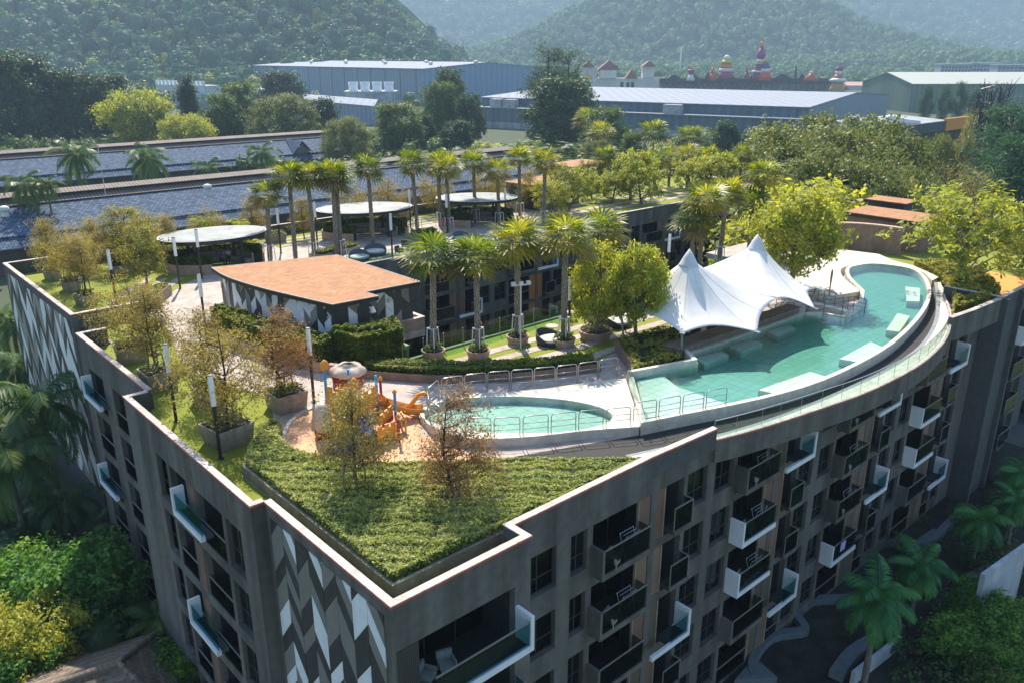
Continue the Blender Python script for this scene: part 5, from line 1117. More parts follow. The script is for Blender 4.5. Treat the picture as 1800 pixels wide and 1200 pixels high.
# ------------------------------------------------------------------ playground
yel = mat('yellow orange plastic', (.68, .27, .02), .4, .05, 3); red = mat('red plastic', (.33, .03, .02), .4, .05, 3); blu = mat('blue plastic', (.02, .09, .38), .4, .05, 3); lbl = mat('light blue plastic', (.05, .28, .48), .4, .05, 3); crm = mat('cream shell plastic', (.60, .47, .36), .45, .08, 4)
pg = thing('play_tower', 'orange and red castle play tower with cream shell roof and slide', 'playground', W(7.5, 14.5, .06), YAW + .35); pg.scale = (.98, .98, .86)
for i, (x, y) in enumerate(((-.9, -.9), (.9, -.9), (.9, .9), (-.9, .9))):
    MB().tube([(x, y, 0), (x, y, 3.2 if i != 3 else 3.9)], .075, 9).build('post', [yel, lbl, lbl, lbl][i], pg, True)
MB().box(-.95, .95, -.95, .95, 1.25, 1.33).build('platform', red, pg)
def crenel(m, T, h=1.0):
    mb = MB(); mb.box(-.85, .85, 0, .09, 1.33, 1.33 + h, 0, T); [mb.box(x - .16, x + .16, 0, .09, 1.33 + h, 1.33 + h + .28, 0, T) for x in (-.68, -.01, .66)]; return mb.build('castle_panel', m, pg)
crenel(yel, lambda s, d, z: (s, -.95 + d, z)); crenel(yel, lambda s, d, z: (-.95 + d, s, z), 1.3); crenel(yel, lambda s, d, z: (s, .86 + d, z), .8)
for z in (.25, .62, .98): MB().box(-1.0, -.92, -.7, .7, z, z + .16).build('climbing_bar', red if z != .62 else yel, pg)
MB().box(-.7, .7, -1.0, -.93, .1, 1.15).build('net_panel', yel, pg); MB().box(.92, 1.0, -.7, .7, .1, .9).build('net_panel', lbl, pg)
for (x, y, w, h, rot, m) in ((.2, -2.0, 1.5, 1.35, .2, yel), (1.5, -.9, 1.2, 1.5, 1.2, yel), (-.6, -2.6, 1.2, 1.0, -.3, yel), (1.1, -2.4, .9, .8, .9, mat('yellow plastic', (.72, .40, .03), .4))):
    c, s_ = math.cos(rot), math.sin(rot); TT = lambda a, d, z, x=x, y=y, c=c, s_=s_: (x + a * c - d * s_, y + a * s_ + d * c, z); mb = MB()
    mb.box(-w / 2, w / 2, 0, .08, .45, h, 0, TT); [mb.box(k * w / 3 - w * .1, k * w / 3 + w * .1, 0, .08, h, h + .2, 0, TT) for k in (-1, 0, 1)]; [mb.box(k * w / 2 - .06, k * w / 2 + .06, 0, .08, 0, .45, 0, TT) for k in (-.88, .88)]; mb.build('castle_panel', m, pg)
for (x, y, h, m) in ((.95, -2.0, 2.3, lbl), (-1.2, -2.1, 2.0, lbl), (1.9, -.4, 2.4, red), (-.2, -3.0, 1.5, red)): MB().tube([(x, y, 0), (x, y, h)], .075, 9).build('post', m, pg, True); MB().lathe([(.11, h), (.13, h + .1), (.02, h + .24)], 9, (x, y, 0)).build('post_cap', yel, pg, True)
MB().box(-.9, 1.2, -2.5, -1.1, .8, .87).build('platform', red, pg)
def flame(x, y, z): MB().lathe([(.05, -.1), (.28, .05), (.34, .25), (.22, .45), (.03, .6)], 10, (x, y, z), sx=1, sy=.45).build('finial', yel, pg, True)
flame(-.9, .9, 3.9); flame(-.9, -.9, 3.2)
sh = MB(); n = 36; prof = [(.28, .72), (.62, .62), (.88, .4), (.95, .2), (.85, .1)]; vs = []
for r_, z in prof:
    for j in range(n): a = 2 * math.pi * j / n; q = 1 + .10 * math.cos(6 * a) * (r_ / 1.1) ** 2; vs.append((1.5 + r_ * q * math.cos(a), 1.4 + r_ * q * math.sin(a), 2.5 + z + .12 * math.cos(6 * a) * (r_ / 1.1) ** 3))
fs = [(i * n + j, i * n + (j + 1) % n, (i + 1) * n + (j + 1) % n, (i + 1) * n + j) for i in range(len(prof) - 1) for j in range(n)] + [tuple(range(n))]; sh.add(vs, fs); sh.build('shell_roof', crm, pg, True)
MB().lathe([(.6, 1.3), (.8, 1.9), (.88, 2.4), (.75, 2.55)], 24, (1.5, 1.4, 0)).build('bowl_tower', red, pg, True)
for i in range(3): a = i * 2.1; MB().tube([(1.5 + .8 * math.cos(a), 1.4 + .8 * math.sin(a), 0), (1.5 + .8 * math.cos(a), 1.4 + .8 * math.sin(a), 2.5)], .07, 8).build('post', lbl, pg, True)
def chute(pts, w, m, name, hw=.28):
    mb = MB(); P = [np.array(p, float) for p in pts]; vs = []; k = len(P)
    for i in range(k):
        t = P[min(i + 1, k - 1)] - P[max(0, i - 1)]; t[2] = 0; t /= np.linalg.norm(t); s = np.array([-t[1], t[0], 0])
        for f, z in ((-1, hw), (-.85, .02), (0, -.03), (.85, .02), (1, hw)): vs.append(P[i] + s * w * f * .5 + np.array([0, 0, z]))
    mb.add(vs, [(i * 5 + j, i * 5 + j + 1, i * 5 + j + 6, i * 5 + j + 5) for i in range(k - 1) for j in range(4)]); o = mb.build(name, m, pg, True); md = o.modifiers.new('thickness', 'SOLIDIFY'); md.thickness = .03; return o
chute([(.95, -.3, 1.3), (1.4, -.7, 1.1), (1.9, -1.2, .7), (2.35, -1.7, .38), (2.7, -2.1, .25), (2.95, -2.4, .25)], .75, yel, 'slide', .42)
sw = MB(); sw.tube([(2.55, -1.5, .3), (2.9, -1.75, .85), (3.15, -1.95, 1.25), (3.3, -2.2, 1.35), (3.25, -2.4, 1.2)], [.1, .13, .14, .16, .13], 8); sw.build('scroll_end', yel, pg, True)
chute([(-.6, -1.0, 1.25), (-.9, -1.6, .95), (-1.4, -1.9, .65), (-1.95, -1.75, .4), (-2.2, -1.3, .22), (-2.15, -.9, .2)], .7, blu, 'blue_slide', .35)
for j in range(7):
    a = 2.2 + j * .28; MB().tube([(-2.1, -1.1, .12), (-2.1 + .95 * math.cos(a), -1.1 + .95 * math.sin(a), .42)], [.12, .2], 6).build('shell_rib', blu, pg, True)
MB().lathe([(.42, .05), (.46, .9), (.40, 1.7), (.3, 2.1)], 14, (-1.5, .7, 0)).build('tube_tower', crm, pg, True); MB().lathe([(.47, .0), (.5, .4)], 14, (-1.5, .7, 0), caps=False).build('tube_collar', red, pg, True)
# play floor at the right-hand wing, with a boulder
tag(tri(MB().prism([(57.6, .35), (61.5, 3.4), (64.6, 6.4), (66.5, 5.0), (66, .35)], .0, .03).build('play_mat', mat('bright orange rubber', (.72, .30, .06), .85, .08, 3, bump=.2), None, False, ROOT_LOC, YAW)), kind='structure')
rk = MB(); rk.lathe([(.55, 0), (.75, .2), (.6, .5), (.25, .68), (.02, .7)], 9, sx=1.2, sy=.8); tag(rk.build('boulder', mat('red brown rock', (.22, .12, .075), .9, .3, 3, bump=1.), None, False, W(65.2, 5.6, 0), .5), 'reddish boulder at the edge of the right orange play floor', 'boulder')

# ------------------------------------------------------------------ furniture on the terraces
rattan = mat('dark rattan', (.05, .055, .06), .7, .3, 14, bump=.5); rattan_b = mat('grey blue rattan', (.10, .12, .14), .7, .3, 14, bump=.5); cushion = mat('pale cushion', (.55, .54, .52), .85, .05, 3)
def daybed(label, u, v, r, rz, m):
    t = thing('daybed', label, 'daybed', W(u, v, 0), YAW + rz, 'round woven daybeds'); n = 24; mb = MB(); vs = []
    for j in range(n + 1):
        a = math.pi * (1.15 * j / n - .075)
        for k, z in ((.92, .08), (1.0, .35), (1.02, .35 + .55 * math.sin(math.pi * j / n) ** .7)): vs.append((r * k * math.cos(a), r * k * math.sin(a), z))
    mb.add(vs, [(j * 3 + q, j * 3 + q + 1, j * 3 + q + 4, j * 3 + q + 3) for j in range(n) for q in range(2)]); o = mb.build('back', m, t, True); md = o.modifiers.new('thickness', 'SOLIDIFY'); md.thickness = .06
    MB().lathe([(r * .9, .02), (r * .97, .25), (r * .95, .30)], 24).build('base', m, t, True); MB().lathe([(r * .92, .301), (r * .94, .40), (r * .86, .46)], 24).build('cushion', cushion, t, True)
daybed('round blue grey woven daybed beside the lamp on the rear terrace', *uvp(660, 448), 1.0, -.5, rattan_b); daybed('partly hidden woven daybed just behind the orange pavilion roof', *uvp(632, 458), .95, -.2, rattan_b)
daybed('woven dark daybed beside the fourth terrace palm', *uvp(967, 604), .9, .3, rattan); daybed('woven daybed under the leaning tree on the terrace', *uvp(1085, 572), 1.0, .6, rattan); daybed('woven daybed behind the second terrace palm crown', *uvp(812, 425), .9, -.3, rattan_b)
def chair(label, u, v, rz, m=None, s=1., z=0., group='dark woven armchairs'):
    t = thing('armchair', label, 'chair', W(u, v, z), YAW + rz, group); t.scale = (s, s, s); m = m or rattan
    MB().box(-.3, .3, -.3, .28, .28, .42).build('seat', m, t); MB().box(-.32, .32, .22, .32, .43, .85).build('backrest', m, t)
    for x in (-1, 1):
        MB().box(x * .31 - .03, x * .31 + .03, -.28, .215, .43, .62).build('armrest', m, t)
        for y in (-.26, .24): MB().box(x * .27 - .025, x * .27 + .025, y - .025, y + .025, 0, .279).build('leg', m, t)
chair('dark woven armchair by the rear wing lamp, in front', *uvp(702, 448), .3); chair('dark woven armchair by the rear wing lamp, behind the other', *uvp(712, 438), -.4)
def side_table(label, u, v, r=.35, h=.45):
    t = thing('side_table', label, 'table', W(u, v, 0)); MB().lathe([(r, h - .04), (r, h)], 20).build('table_top', mat('tan stone top', (.42, .33, .26), .6, .1, 4), t); MB().lathe([(r * .3, 0), (r * .22, h - .041)], 12).build('pedestal', steel, t)
side_table('tan round table near the courtyard glass, left of the fourth palm', *uvp(970, 582), .45, .4); side_table('tan round table by the courtyard glass right of the fourth palm', *uvp(1003, 562), .4, .6)
def bar_stool(label, u, v):
    t = thing('bar_chair', label, 'chair', W(u, v, 0), YAW, 'chairs under the canopy'); m = mat('brown leatherette', (.13, .085, .06), .6, .15, 4)
    MB().lathe([(.32, .3), (.36, .42), (.36, .8), (.33, .8), (.33, .45)], 14, caps=False).build('shell', m, t, True); MB().lathe([(.31, .30), (.31, .44)], 14).build('seat', m, t)
    for i in range(4): MB().tube([(.2 * math.cos(i * 1.57), .2 * math.sin(i * 1.57), 0), (.2 * math.cos(i * 1.57), .2 * math.sin(i * 1.57), .3)], .02, 5).build('leg', black_metal, t)
for i, (u, v) in enumerate([(28.3, 10.9), (29.3, 11.2), (30.6, 10.8), (31.9, 11.2), (33.2, 10.8)]): bar_stool('brown tub chair under the canopy behind the bar, %s from the left' % ['first', 'second', 'third', 'fourth', 'fifth'][i], u, v)
for i, (u, v) in enumerate([(29.0, 10.4), (31.4, 10.4)]):
    t = thing('cafe_table', 'pale square table under the canopy, %s one' % ['left', 'right'][i], 'table', W(u, v, 0), YAW); MB().box(-.5, .5, -.3, .3, .72, .76).build('table_top', white_paint, t); [MB().box(x - .02, x + .02, y - .02, y + .02, 0, .719).build('leg', black_metal, t) for x in (-.45, .45) for y in (-.25, .25)]
# balcony furniture
cream = mat('cream chair mesh', (.30, .28, .25), .8, .1, 5)
for (u, zf, w) in [(2.6, -3.4, 'on the corner balcony, right of two'), (1.7, -3.4, 'on the corner balcony, left of two')]: chair('pale chair ' + w, u, .6, .5 if u < 2 else -.3, cream, .95, zf + .02, 'balcony chairs')
for q, k in ((0, 0), (0, 1), (1, 0), (1, 1), (1, 2), (2, 0), (2, 1), (2, 2)):
    b0 = 10.85 + 10.9 * q; z = -3.45 - FH * k
    chair('chair on grey-brown %s-storey balcony, bay %s from the corner' % (['top', 'second', 'third'][k], ['one', 'two', 'three'][q]), b0 + .9, .55, .3, cream, .9, z + .46, 'balcony chairs')
    t = thing('drying_rack', 'folding drying rack on %s-storey balcony, bay %s from the corner' % (['top', 'second', 'third'][k], ['one', 'two', 'three'][q]), 'drying rack', W(b0 + 2.0, .62, z + .46), YAW, 'balcony drying racks')
    for x in (-.45, .45):
        MB().tube([(x, -.2, 0), (x, .2, 1.25)], .014, 4).build('leg', white_metal, t); MB().tube([(x, .2, 0), (x, -.2, 1.25)], .014, 4).build('leg', white_metal, t)
    for y in (-.2, 0, .2): MB().tube([(-.45, y, 1.2), (.45, y, 1.2)], .009, 4).build('rail', white_metal, t)
tw = MB(); tw.add([(-.3 + .1 * i, .02 * (i % 2), z) for z in (.35, 1.0) for i in range(7)], [(i, i + 1, i + 8, i + 7) for i in range(6)])
o = tw.build('towel', mat('lilac towel', (.45, .40, .72), .9), None, False, W(33.6, .05, -12.75 + .75), YAW); md = o.modifiers.new('thickness', 'SOLIDIFY'); md.thickness = .02; tag(o, 'lilac towel hung on the white balcony near the garden', 'towel')

# ------------------------------------------------------------------ two people resting by the left gazebo
def person(label, loc, rz, joints, shirt, trousers, skin, hair):
    me = bpy.data.meshes.new('body'); names = list(joints); idx = {n: i for i, n in enumerate(names)}
    E = [('pel', 'chest'), ('chest', 'neck'), ('neck', 'head'), ('head', 'top')] + [e for s in 'LR' for e in (('chest', 'sh' + s), ('sh' + s, 'el' + s), ('el' + s, 'wr' + s), ('wr' + s, 'ha' + s), ('pel', 'hi' + s), ('hi' + s, 'kn' + s), ('kn' + s, 'an' + s), ('an' + s, 'to' + s))]
    me.from_pydata([joints[n][:3] for n in names], [(idx[a], idx[b]) for a, b in E], []); ob = bpy.data.objects.new('person', me); col.objects.link(ob)
    md = ob.modifiers.new('skin', 'SKIN'); md.use_smooth_shade = True
    for n in names: sv = me.skin_vertices[0].data[idx[n]]; sv.radius = (joints[n][3], joints[n][3]); sv.use_root = (n == 'pel')
    ob.modifiers.new('sub', 'SUBSURF').levels = 1; ob.modifiers['sub'].render_levels = 1
    bpy.context.view_layer.update(); dg = bpy.context.evaluated_depsgraph_get(); m2 = bpy.data.meshes.new_from_object(ob.evaluated_get(dg)); ob.modifiers.clear(); ob.data = m2
    for m in (skin, shirt, trousers, hair): m2.materials.append(m)
    J = {n: np.array(joints[n][:3]) for n in names}; grp = {'pel': 2, 'chest': 1, 'neck': 0, 'head': 0, 'top': 3}
    for s in 'LR': grp.update({'sh' + s: 1, 'el' + s: 0, 'wr' + s: 0, 'ha' + s: 0, 'hi' + s: 2, 'kn' + s: 2, 'an' + s: 2, 'to' + s: 3})
    m2.polygons.foreach_set('material_index', [grp[min(J, key=lambda n: np.linalg.norm(J[n] - np.array(p.center)))] for p in m2.polygons])
    ob.location = loc; ob.rotation_euler = (0, 0, rz); return tag(ob, label, 'person')
def seated(lean=.12):
    d = {'pel': (0, 0, .52, .15), 'chest': (0, -lean, .95, .16), 'neck': (0, -lean - .03, 1.14, .055), 'head': (0, -lean - .06, 1.26, .095), 'top': (0, -lean - .05, 1.36, .075)}
    for s, x in (('L', -1), ('R', 1)): d.update({'sh' + s: (x * .18, -lean, 1.04, .065), 'el' + s: (x * .24, -lean - .12, .80, .045), 'wr' + s: (x * .12, -lean - .32, .72, .035), 'ha' + s: (x * .08, -lean - .40, .72, .035), 'hi' + s: (x * .10, -.06, .50, .09), 'kn' + s: (x * .13, -.46, .50, .065), 'an' + s: (x * .13, -.48, .09, .045), 'to' + s: (x * .13, -.62, .04, .04)})
    return d
sk = mat('skin', (.30, .17, .11), .6, .05, 5); hr = mat('dark hair', (.012, .01, .01), .6, .1, 5)
p_ = at(403, 462, 0); person('seated person in a white shirt and dark trousers on the left gazebo bench', p_, YAW - .6, seated(), mat('white shirt', (.6, .6, .6), .8), mat('dark trousers', (.02, .02, .025), .8), sk, hr)
p_ = at(388, 466, 0); person('person in blue leaning forward beside the seated person in white', p_, YAW + .6, seated(.3), mat('blue shirt', (.05, .10, .34), .8), mat('dark trousers', (.02, .02, .025), .8), sk, hr)
ORD = ['first', 'second', 'third', 'fourth', 'fifth', 'sixth', 'seventh', 'eighth', 'ninth']
# ------------------------------------------------------------------ ground and hills
groundm = mat('rough grass ground', (.05, .075, .02), .95, .3, .03, c2=(.03, .045, .018), coord='Object', detail=10)
g = MB(); g.add([(-3500, -250, GZ), (4500, -250, GZ), (4500, 5300, GZ), (-3500, 5300, GZ)], [(0, 1, 2, 3)]); tag(g.build('ground', groundm), kind='structure')
def sstep(x): x = np.clip(x, 0, 1); return x * x * (3 - 2 * x)
def vnoise(x, y, s=0):
    r = 0
    for k, (f, a) in enumerate(((.0021, 1.), (.0047, .55), (.0105, .3), (.023, .16), (.05, .07))): r = r + a * np.sin(x * f * 1.3 + 1.7 * k + s + 1.6 * np.sin(y * f * .8 + k)) * np.cos(y * f * 1.1 + 2.3 * k - s + 1.2 * np.sin(x * f))
    return r
def h_near(x, y):
    hx = np.interp(-x, [20, 60, 130, 190, 260, 420, 700, 1100, 1600, 2200], [0, 14, 62, 112, 150, 190, 230, 240, 220, 200])
    return GZ - 1 + hx * sstep((y - (740 - .12 * (x + 200))) / 560) * (1 + .10 * vnoise(x * 2.5, y * 2.5, 2)) 
def h_mid(x, y):
    return GZ - 1 + 205 * np.exp(-((x - 470) / 430) ** 2) * sstep((y - 1700) / 520) * (1 + .16 * vnoise(x * 1.5, y * 1.5, 5)) + 26 * np.exp(-((x - 830) / 380) ** 2) * sstep((y - 1350) / 250)
def h_far(x, y):
    return GZ - 1 + (470 + .05 * x + 120 * np.sin(x * .0016 + .6)) * sstep((y - 2500) / 1900) * (1 + .22 * vnoise(x * .8, y * .8, 9)) 
hillm = mat('forest floor', (.018, .045, .018), 1., .4, .02, coord='Object', spec=.0)
def hill(name, fn, x0, x1, y0, y1, n, m):
    X, Y = np.meshgrid(np.linspace(x0, x1, n), np.linspace(y0, y1, n)); Z = fn(X, Y); V = np.stack([X, Y, Z], -1).reshape(-1, 3); i = np.arange(n * n).reshape(n, n)
    Q = np.stack([i[:-1, :-1], i[:-1, 1:], i[1:, 1:], i[1:, :-1]], -1).reshape(-1, 4); return tag(link(name, np_mesh(name, V, Q, m, smooth=True)), kind='structure')
hill('wooded_hill', h_near, -1500, 10, 640, 1500, 110, hillm); hill('middle_hill', h_mid, -500, 1700, 1330, 2500, 110, hillm); hill('far_mountain', h_far, -2600, 3800, 2480, 5000, 130, hillm)
def forest(name, label, P, Rr, K, card, m, seed, core=True):
    """one wood: every tree a lumpy dome of leaf clumps; P tree feet, Rr crown radii"""
    rs = np.random.RandomState(seed); N = len(P)
    d = rs.normal(size=(N, K, 3)); d[..., 2] = np.abs(d[..., 2]) * 1.0 - .25; d /= np.linalg.norm(d, axis=2)[..., None]
    lob = rs.normal(size=(N, 5, 3)); lob[..., 2] = np.abs(lob[..., 2]); lob /= np.linalg.norm(lob, axis=2)[..., None]
    lump = .72 + .42 * np.clip(np.einsum('nkc,nlc->nkl', d, lob).max(2), 0, 1) ** 6
    asp = .8 + .6 * rs.rand(N, 1)
    C = d * lump[..., None] * Rr[:, None, None] * (.88 + .16 * rs.rand(N, K, 1)); C[..., 2] *= asp; C += P[:, None, :]; C[..., 2] += (Rr * .75)[:, None] * asp
    s = np.repeat(Rr * card, K) * (.6 + .8 * rs.rand(N * K)); V, Q = leaf_cards(C.reshape(-1, 3), s, rs, .8, .5, d.reshape(-1, 3) * 4.)
    if core:
        a = np.linspace(0, 2 * np.pi, 7)[:-1]; ring = [np.c_[np.cos(a) * r, np.sin(a) * r, np.full(6, z)] for r, z in ((.55, -.5), (.74, .15), (.5, .6))]; cv = np.concatenate(ring)
        cq = np.array([[i + 6 * j, (i + 1) % 6 + 6 * j, (i + 1) % 6 + 6 * j + 6, i + 6 * j + 6] for j in range(2) for i in range(6)] + [[12, 13, 14, 15], [12, 15, 16, 17]])
        CV = cv[None] * Rr[:, None, None]; CV[..., 2] *= asp; CV = CV + P[:, None, :]; CV[..., 2] += (Rr * .75)[:, None] * asp
        Q = np.concatenate([Q, (cq[None] + (np.arange(N) * 18)[:, None, None]).reshape(-1, 4) + len(V)]); V = np.concatenate([V, CV.reshape(-1, 3)])
    o = link(name, np_mesh(name, V, Q, m)); return tag(o, label, 'forest', kind='stuff')
wood_near = leafmat('hill wood leaf', (.014, .065, .036), (.05, .14, .055), (.26, .32, .07), .3, patch=.028, isl=.22, spec=.1, tcol=(1.1, 1.5, .9))
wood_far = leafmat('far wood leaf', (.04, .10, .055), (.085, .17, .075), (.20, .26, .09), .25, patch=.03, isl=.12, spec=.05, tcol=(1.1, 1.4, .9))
rs = np.random.RandomState(77)
n_ = 5600; X = rs.rand(n_) * 1000 - 990; Y = 690 + rs.rand(n_) * 560; Z = h_near(X, Y); k = (Z > GZ) & (X > -.72 * Y - 30) & (X < 0); P = np.stack([X, Y, Z - 1.], 1)[k]
pick = rs.rand(len(P))
forest('hill_wood', 'dense dark green wood covering the near hill', P[pick < .6], 4.5 + 6. * rs.rand((pick < .6).sum()) ** 2, 62, .33, wood_near, 1)
sel = (pick >= .6) & (pick < .85); forest('hill_wood', 'tall broad blue green crowns rising through the near hill wood', P[sel], 7.5 + 6.5 * rs.rand(sel.sum()), 90, .22, leafmat('blue hill leaf', (.012, .055, .04), (.035, .10, .065), (.09, .17, .09), .25, patch=.03, isl=.2, spec=.1, tcol=(1., 1.4, 1.)), 21)
sel = pick >= .85; forest('hill_wood', 'yellow green crowns scattered over the near hill', P[sel], 4. + 5. * rs.rand(sel.sum()), 80, .26, leafmat('yellow hill leaf', (.08, .14, .03), (.20, .25, .05), (.36, .38, .09), .35, patch=.03, isl=.25, spec=.1), 22)  # lighter yellow green foliage, to vary the crowns
n_ = 5200; X = rs.rand(n_) * 2100 - 450; Y = 1380 + rs.rand(n_) * 900; Z = h_mid(X, Y); k = (X > -.3 * Y) & (X < .72 * Y); P = np.stack([X, Y, np.maximum(Z, GZ) - 1.], 1)[k]
forest('middle_wood', 'hazy wood on the middle ridge and valley floor', P, 6. + 6 * rs.rand(len(P)), 26, .55, wood_far, 2)
n_ = 8200; Y = 2500 + rs.rand(n_) * 1900; X = (rs.rand(n_) * 1.6 - .62) * Y * .95; Z = h_far(X, Y); P = np.stack([X, Y, Z - 2.], 1)
forest('mountain_wood', 'pale hazy forest on the far mountain', P, 11. + 9 * rs.rand(len(P)), 20, .6, wood_far, 3)
n_ = 900; X = rs.rand(n_) * 700 - 480; Y = 560 + rs.rand(n_) * 250; k = (X < -60 - .15 * (Y - 560)) & (X > -.72 * Y) & ~((X > -300) & (X < 40) & (Y > 600)); P = np.stack([X, Y, np.full(n_, GZ)], 1)[k]
forest('foothill_wood', 'mixed green trees massed along the foot of the near hill', P, 3.5 + 3.5 * rs.rand(len(P)), 110, .3, lf_green, 4)
n_ = 700; X = rs.rand(n_) * 1000 + 40; Y = 900 + rs.rand(n_) * 480; k = (X < .72 * Y) & (X > .03 * Y) & ~((Y < 960) & (X < 330)); P = np.stack([X, Y, np.full(n_, GZ)], 1)[k]
forest('valley_wood', 'hazy trees across the valley behind the spires', P, 4. + 5. * rs.rand(len(P)), 60, .4, wood_far, 5)

# ------------------------------------------------------------------ slate roofed sheds with ridge monitors
slate = None
def slate_material():
    m = bpy.data.materials.new('blue slate'); m.use_nodes = True; N = m.node_tree.nodes; L = m.node_tree.links; b = N['Principled BSDF']; b.inputs['Roughness'].default_value = .85; b.inputs['Specular IOR Level'].default_value = .15
    tc = N.new('ShaderNodeTexCoord'); mp = N.new('ShaderNodeMapping'); mp.inputs['Rotation'].default_value = (0, 0, 0); L.new(tc.outputs['UV'], mp.inputs[0])
    br = N.new('ShaderNodeTexBrick'); L.new(tc.outputs['Object'], br.inputs['Vector']); br.inputs['Scale'].default_value = 1; br.inputs['Brick Width'].default_value = .8; br.inputs['Row Height'].default_value = .55; br.inputs['Mortar Size'].default_value = .05; br.inputs['Bias'].default_value = -.1
    br.inputs['Color1'].default_value = (.05, .085, .14, 1); br.inputs['Color2'].default_value = (.13, .185, .27, 1); br.inputs['Mortar'].default_value = (.012, .018, .028, 1); L.new(br.outputs[0], b.inputs['Base Color'])
    bp = N.new('ShaderNodeBump'); bp.inputs['Strength'].default_value = .7; bp.inputs['Distance'].default_value = .06; bp.invert = True; L.new(br.outputs['Fac'], bp.inputs['Height']); L.new(bp.outputs[0], b.inputs['Normal']); return m
slate = slate_material(); tanmetal = striped('tan ribbed roof sheet', (.27, .21, .175), (.13, .10, .085), 1.6, 0, .85, 0, .4)
def shed(label, a, b, wl, wr, dormers, z0):
    ax, ay = a; L = math.hypot(b[0] - ax, b[1] - ay); rz = math.atan2(b[1] - ay, b[0] - ax); t = thing('slate_shed', label, 'shed', (ax, ay, GZ), rz); H = z0 - GZ
    def slope(y0, za, y1, zb, m, name, th=.15, x0=0, x1=L):
        mb = MB(); mb.add([(x0, y0, za), (x1, y0, za), (x1, y1, zb), (x0, y1, zb), (x0, y0, za - th), (x1, y0, za - th), (x1, y1, zb - th), (x0, y1, zb - th)], [(0, 1, 2, 3), (7, 6, 5, 4), (0, 4, 5, 1), (1, 5, 6, 2), (2, 6, 7, 3), (3, 7, 4, 0)]); return mb.build(name, m, t)
    e = H - 5.2
    sl_ = slope(-wl, e, -2.9, H - 1.9, slate, 'roof', .2); slope(wr, e, 2.9, H - 1.9, slate, 'roof', .2)
    slope(-wl - 2.5, e - 1.6, -wl + .35, e - .25, slate, 'lower_roof', .15)
    slope(-3.4, H - 1.75, -1.3, H - 1.0, tanmetal, 'ridge_sheet', .1); slope(3.4, H - 1.75, 1.3, H - 1.0, tanmetal, 'ridge_sheet', .1)
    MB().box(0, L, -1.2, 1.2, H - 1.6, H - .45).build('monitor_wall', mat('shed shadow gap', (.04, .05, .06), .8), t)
    slope(-2.3, H - .55, 0, H, tanmetal, 'monitor_roof', .1, -.5, L + .5); slope(2.3, H - .55, 0.001, H, tanmetal, 'monitor_roof', .1, -.5, L + .5)
    MB().box(.3, L - .3, -wl + .6, wr - .6, 0, e - .3).build('wall', mat('shed wall', (.10, .09, .08), .9, .2, .5), t)
    for s in (0, L):
        MB().add([(s, -wl, e - .1), (s, wr, e - .1), (s, 2.9, H - 2.0), (s, -2.9, H - 2.0)], [(0, 1, 2, 3)])
        mb = MB(); mb.add([(s, -wl + .2, e - .3), (s, wr - .2, e - .3), (s, 2.9, H - 2.15), (s, -2.9, H - 2.15)], [(0, 1, 2, 3)]); mb.build('gable', mat('shed wall', (.1, .09, .08)), t)
    for x in dormers:
        mb = MB(); mb.add([(x - 3.2, -wl - .3, e + .2), (x + 3.2, -wl - .3, e + .2), (x, -wl - .3, e + 3.6), (x, -3.2, e + 3.6)], [(0, 2, 3), (1, 3, 2)]); d_ = mb.build('dormer', slate, t)
        mb = MB(); mb.add([(x - 2.6, -wl - .2, e + .1), (x + 2.6, -wl - .2, e + .1), (x, -wl - .2, e + 2.9)], [(0, 1, 2)]); mb.build('dormer_face', mat('dormer timber', (.16, .14, .12), .9), d_)
        for sg in (-1, 1): MB().tube([(x + sg * 3.3, -wl - .36, e + .1), (x, -wl - .36, e + 3.75)], .13, 5).build('barge_board', mat('barge board', (.30, .28, .25), .8), d_)
    return t
v1 = [at(-60, 352, -5), at(893, 262, -5)]; v2 = [at(-60, 272, -5), at(585, 230, -5)]
shed('long slate roofed shed with tan ridge vents, directly behind the hotel', v1[0][:2], v1[1][:2], 13, 11, (), -4.4)
shed('second slate roofed shed farther back with small gabled dormers', v2[0][:2], v2[1][:2], 13.5, 11, (38, 84), -4.6)
for (px, py), w in [((365, 326), 'near the middle of the nearer shed'), ((8, 366), 'at the left edge on the nearer shed')]:
    p = at(px, py + 8, -5.6); t = thing('roof_ventilator', 'grey turbine ventilator ' + w, 'ventilator', (p[0], p[1], -5.9)); MB().lathe([(.55, -.3), (.55, .5)], 14).build('neck', white_metal, t); MB().lathe([(.75, .5), (.8, .8), (.75, 1.15), (.3, 1.35)], 14).build('cap', white_metal, t, True)
p = at(186, 345, -5.4); tag(MB().tube([p, (p[0], p[1], p[2] + 8.5)], .06, 6).build('aerial_mast', white_metal), 'thin pale mast standing on the nearer shed ridge', 'mast')

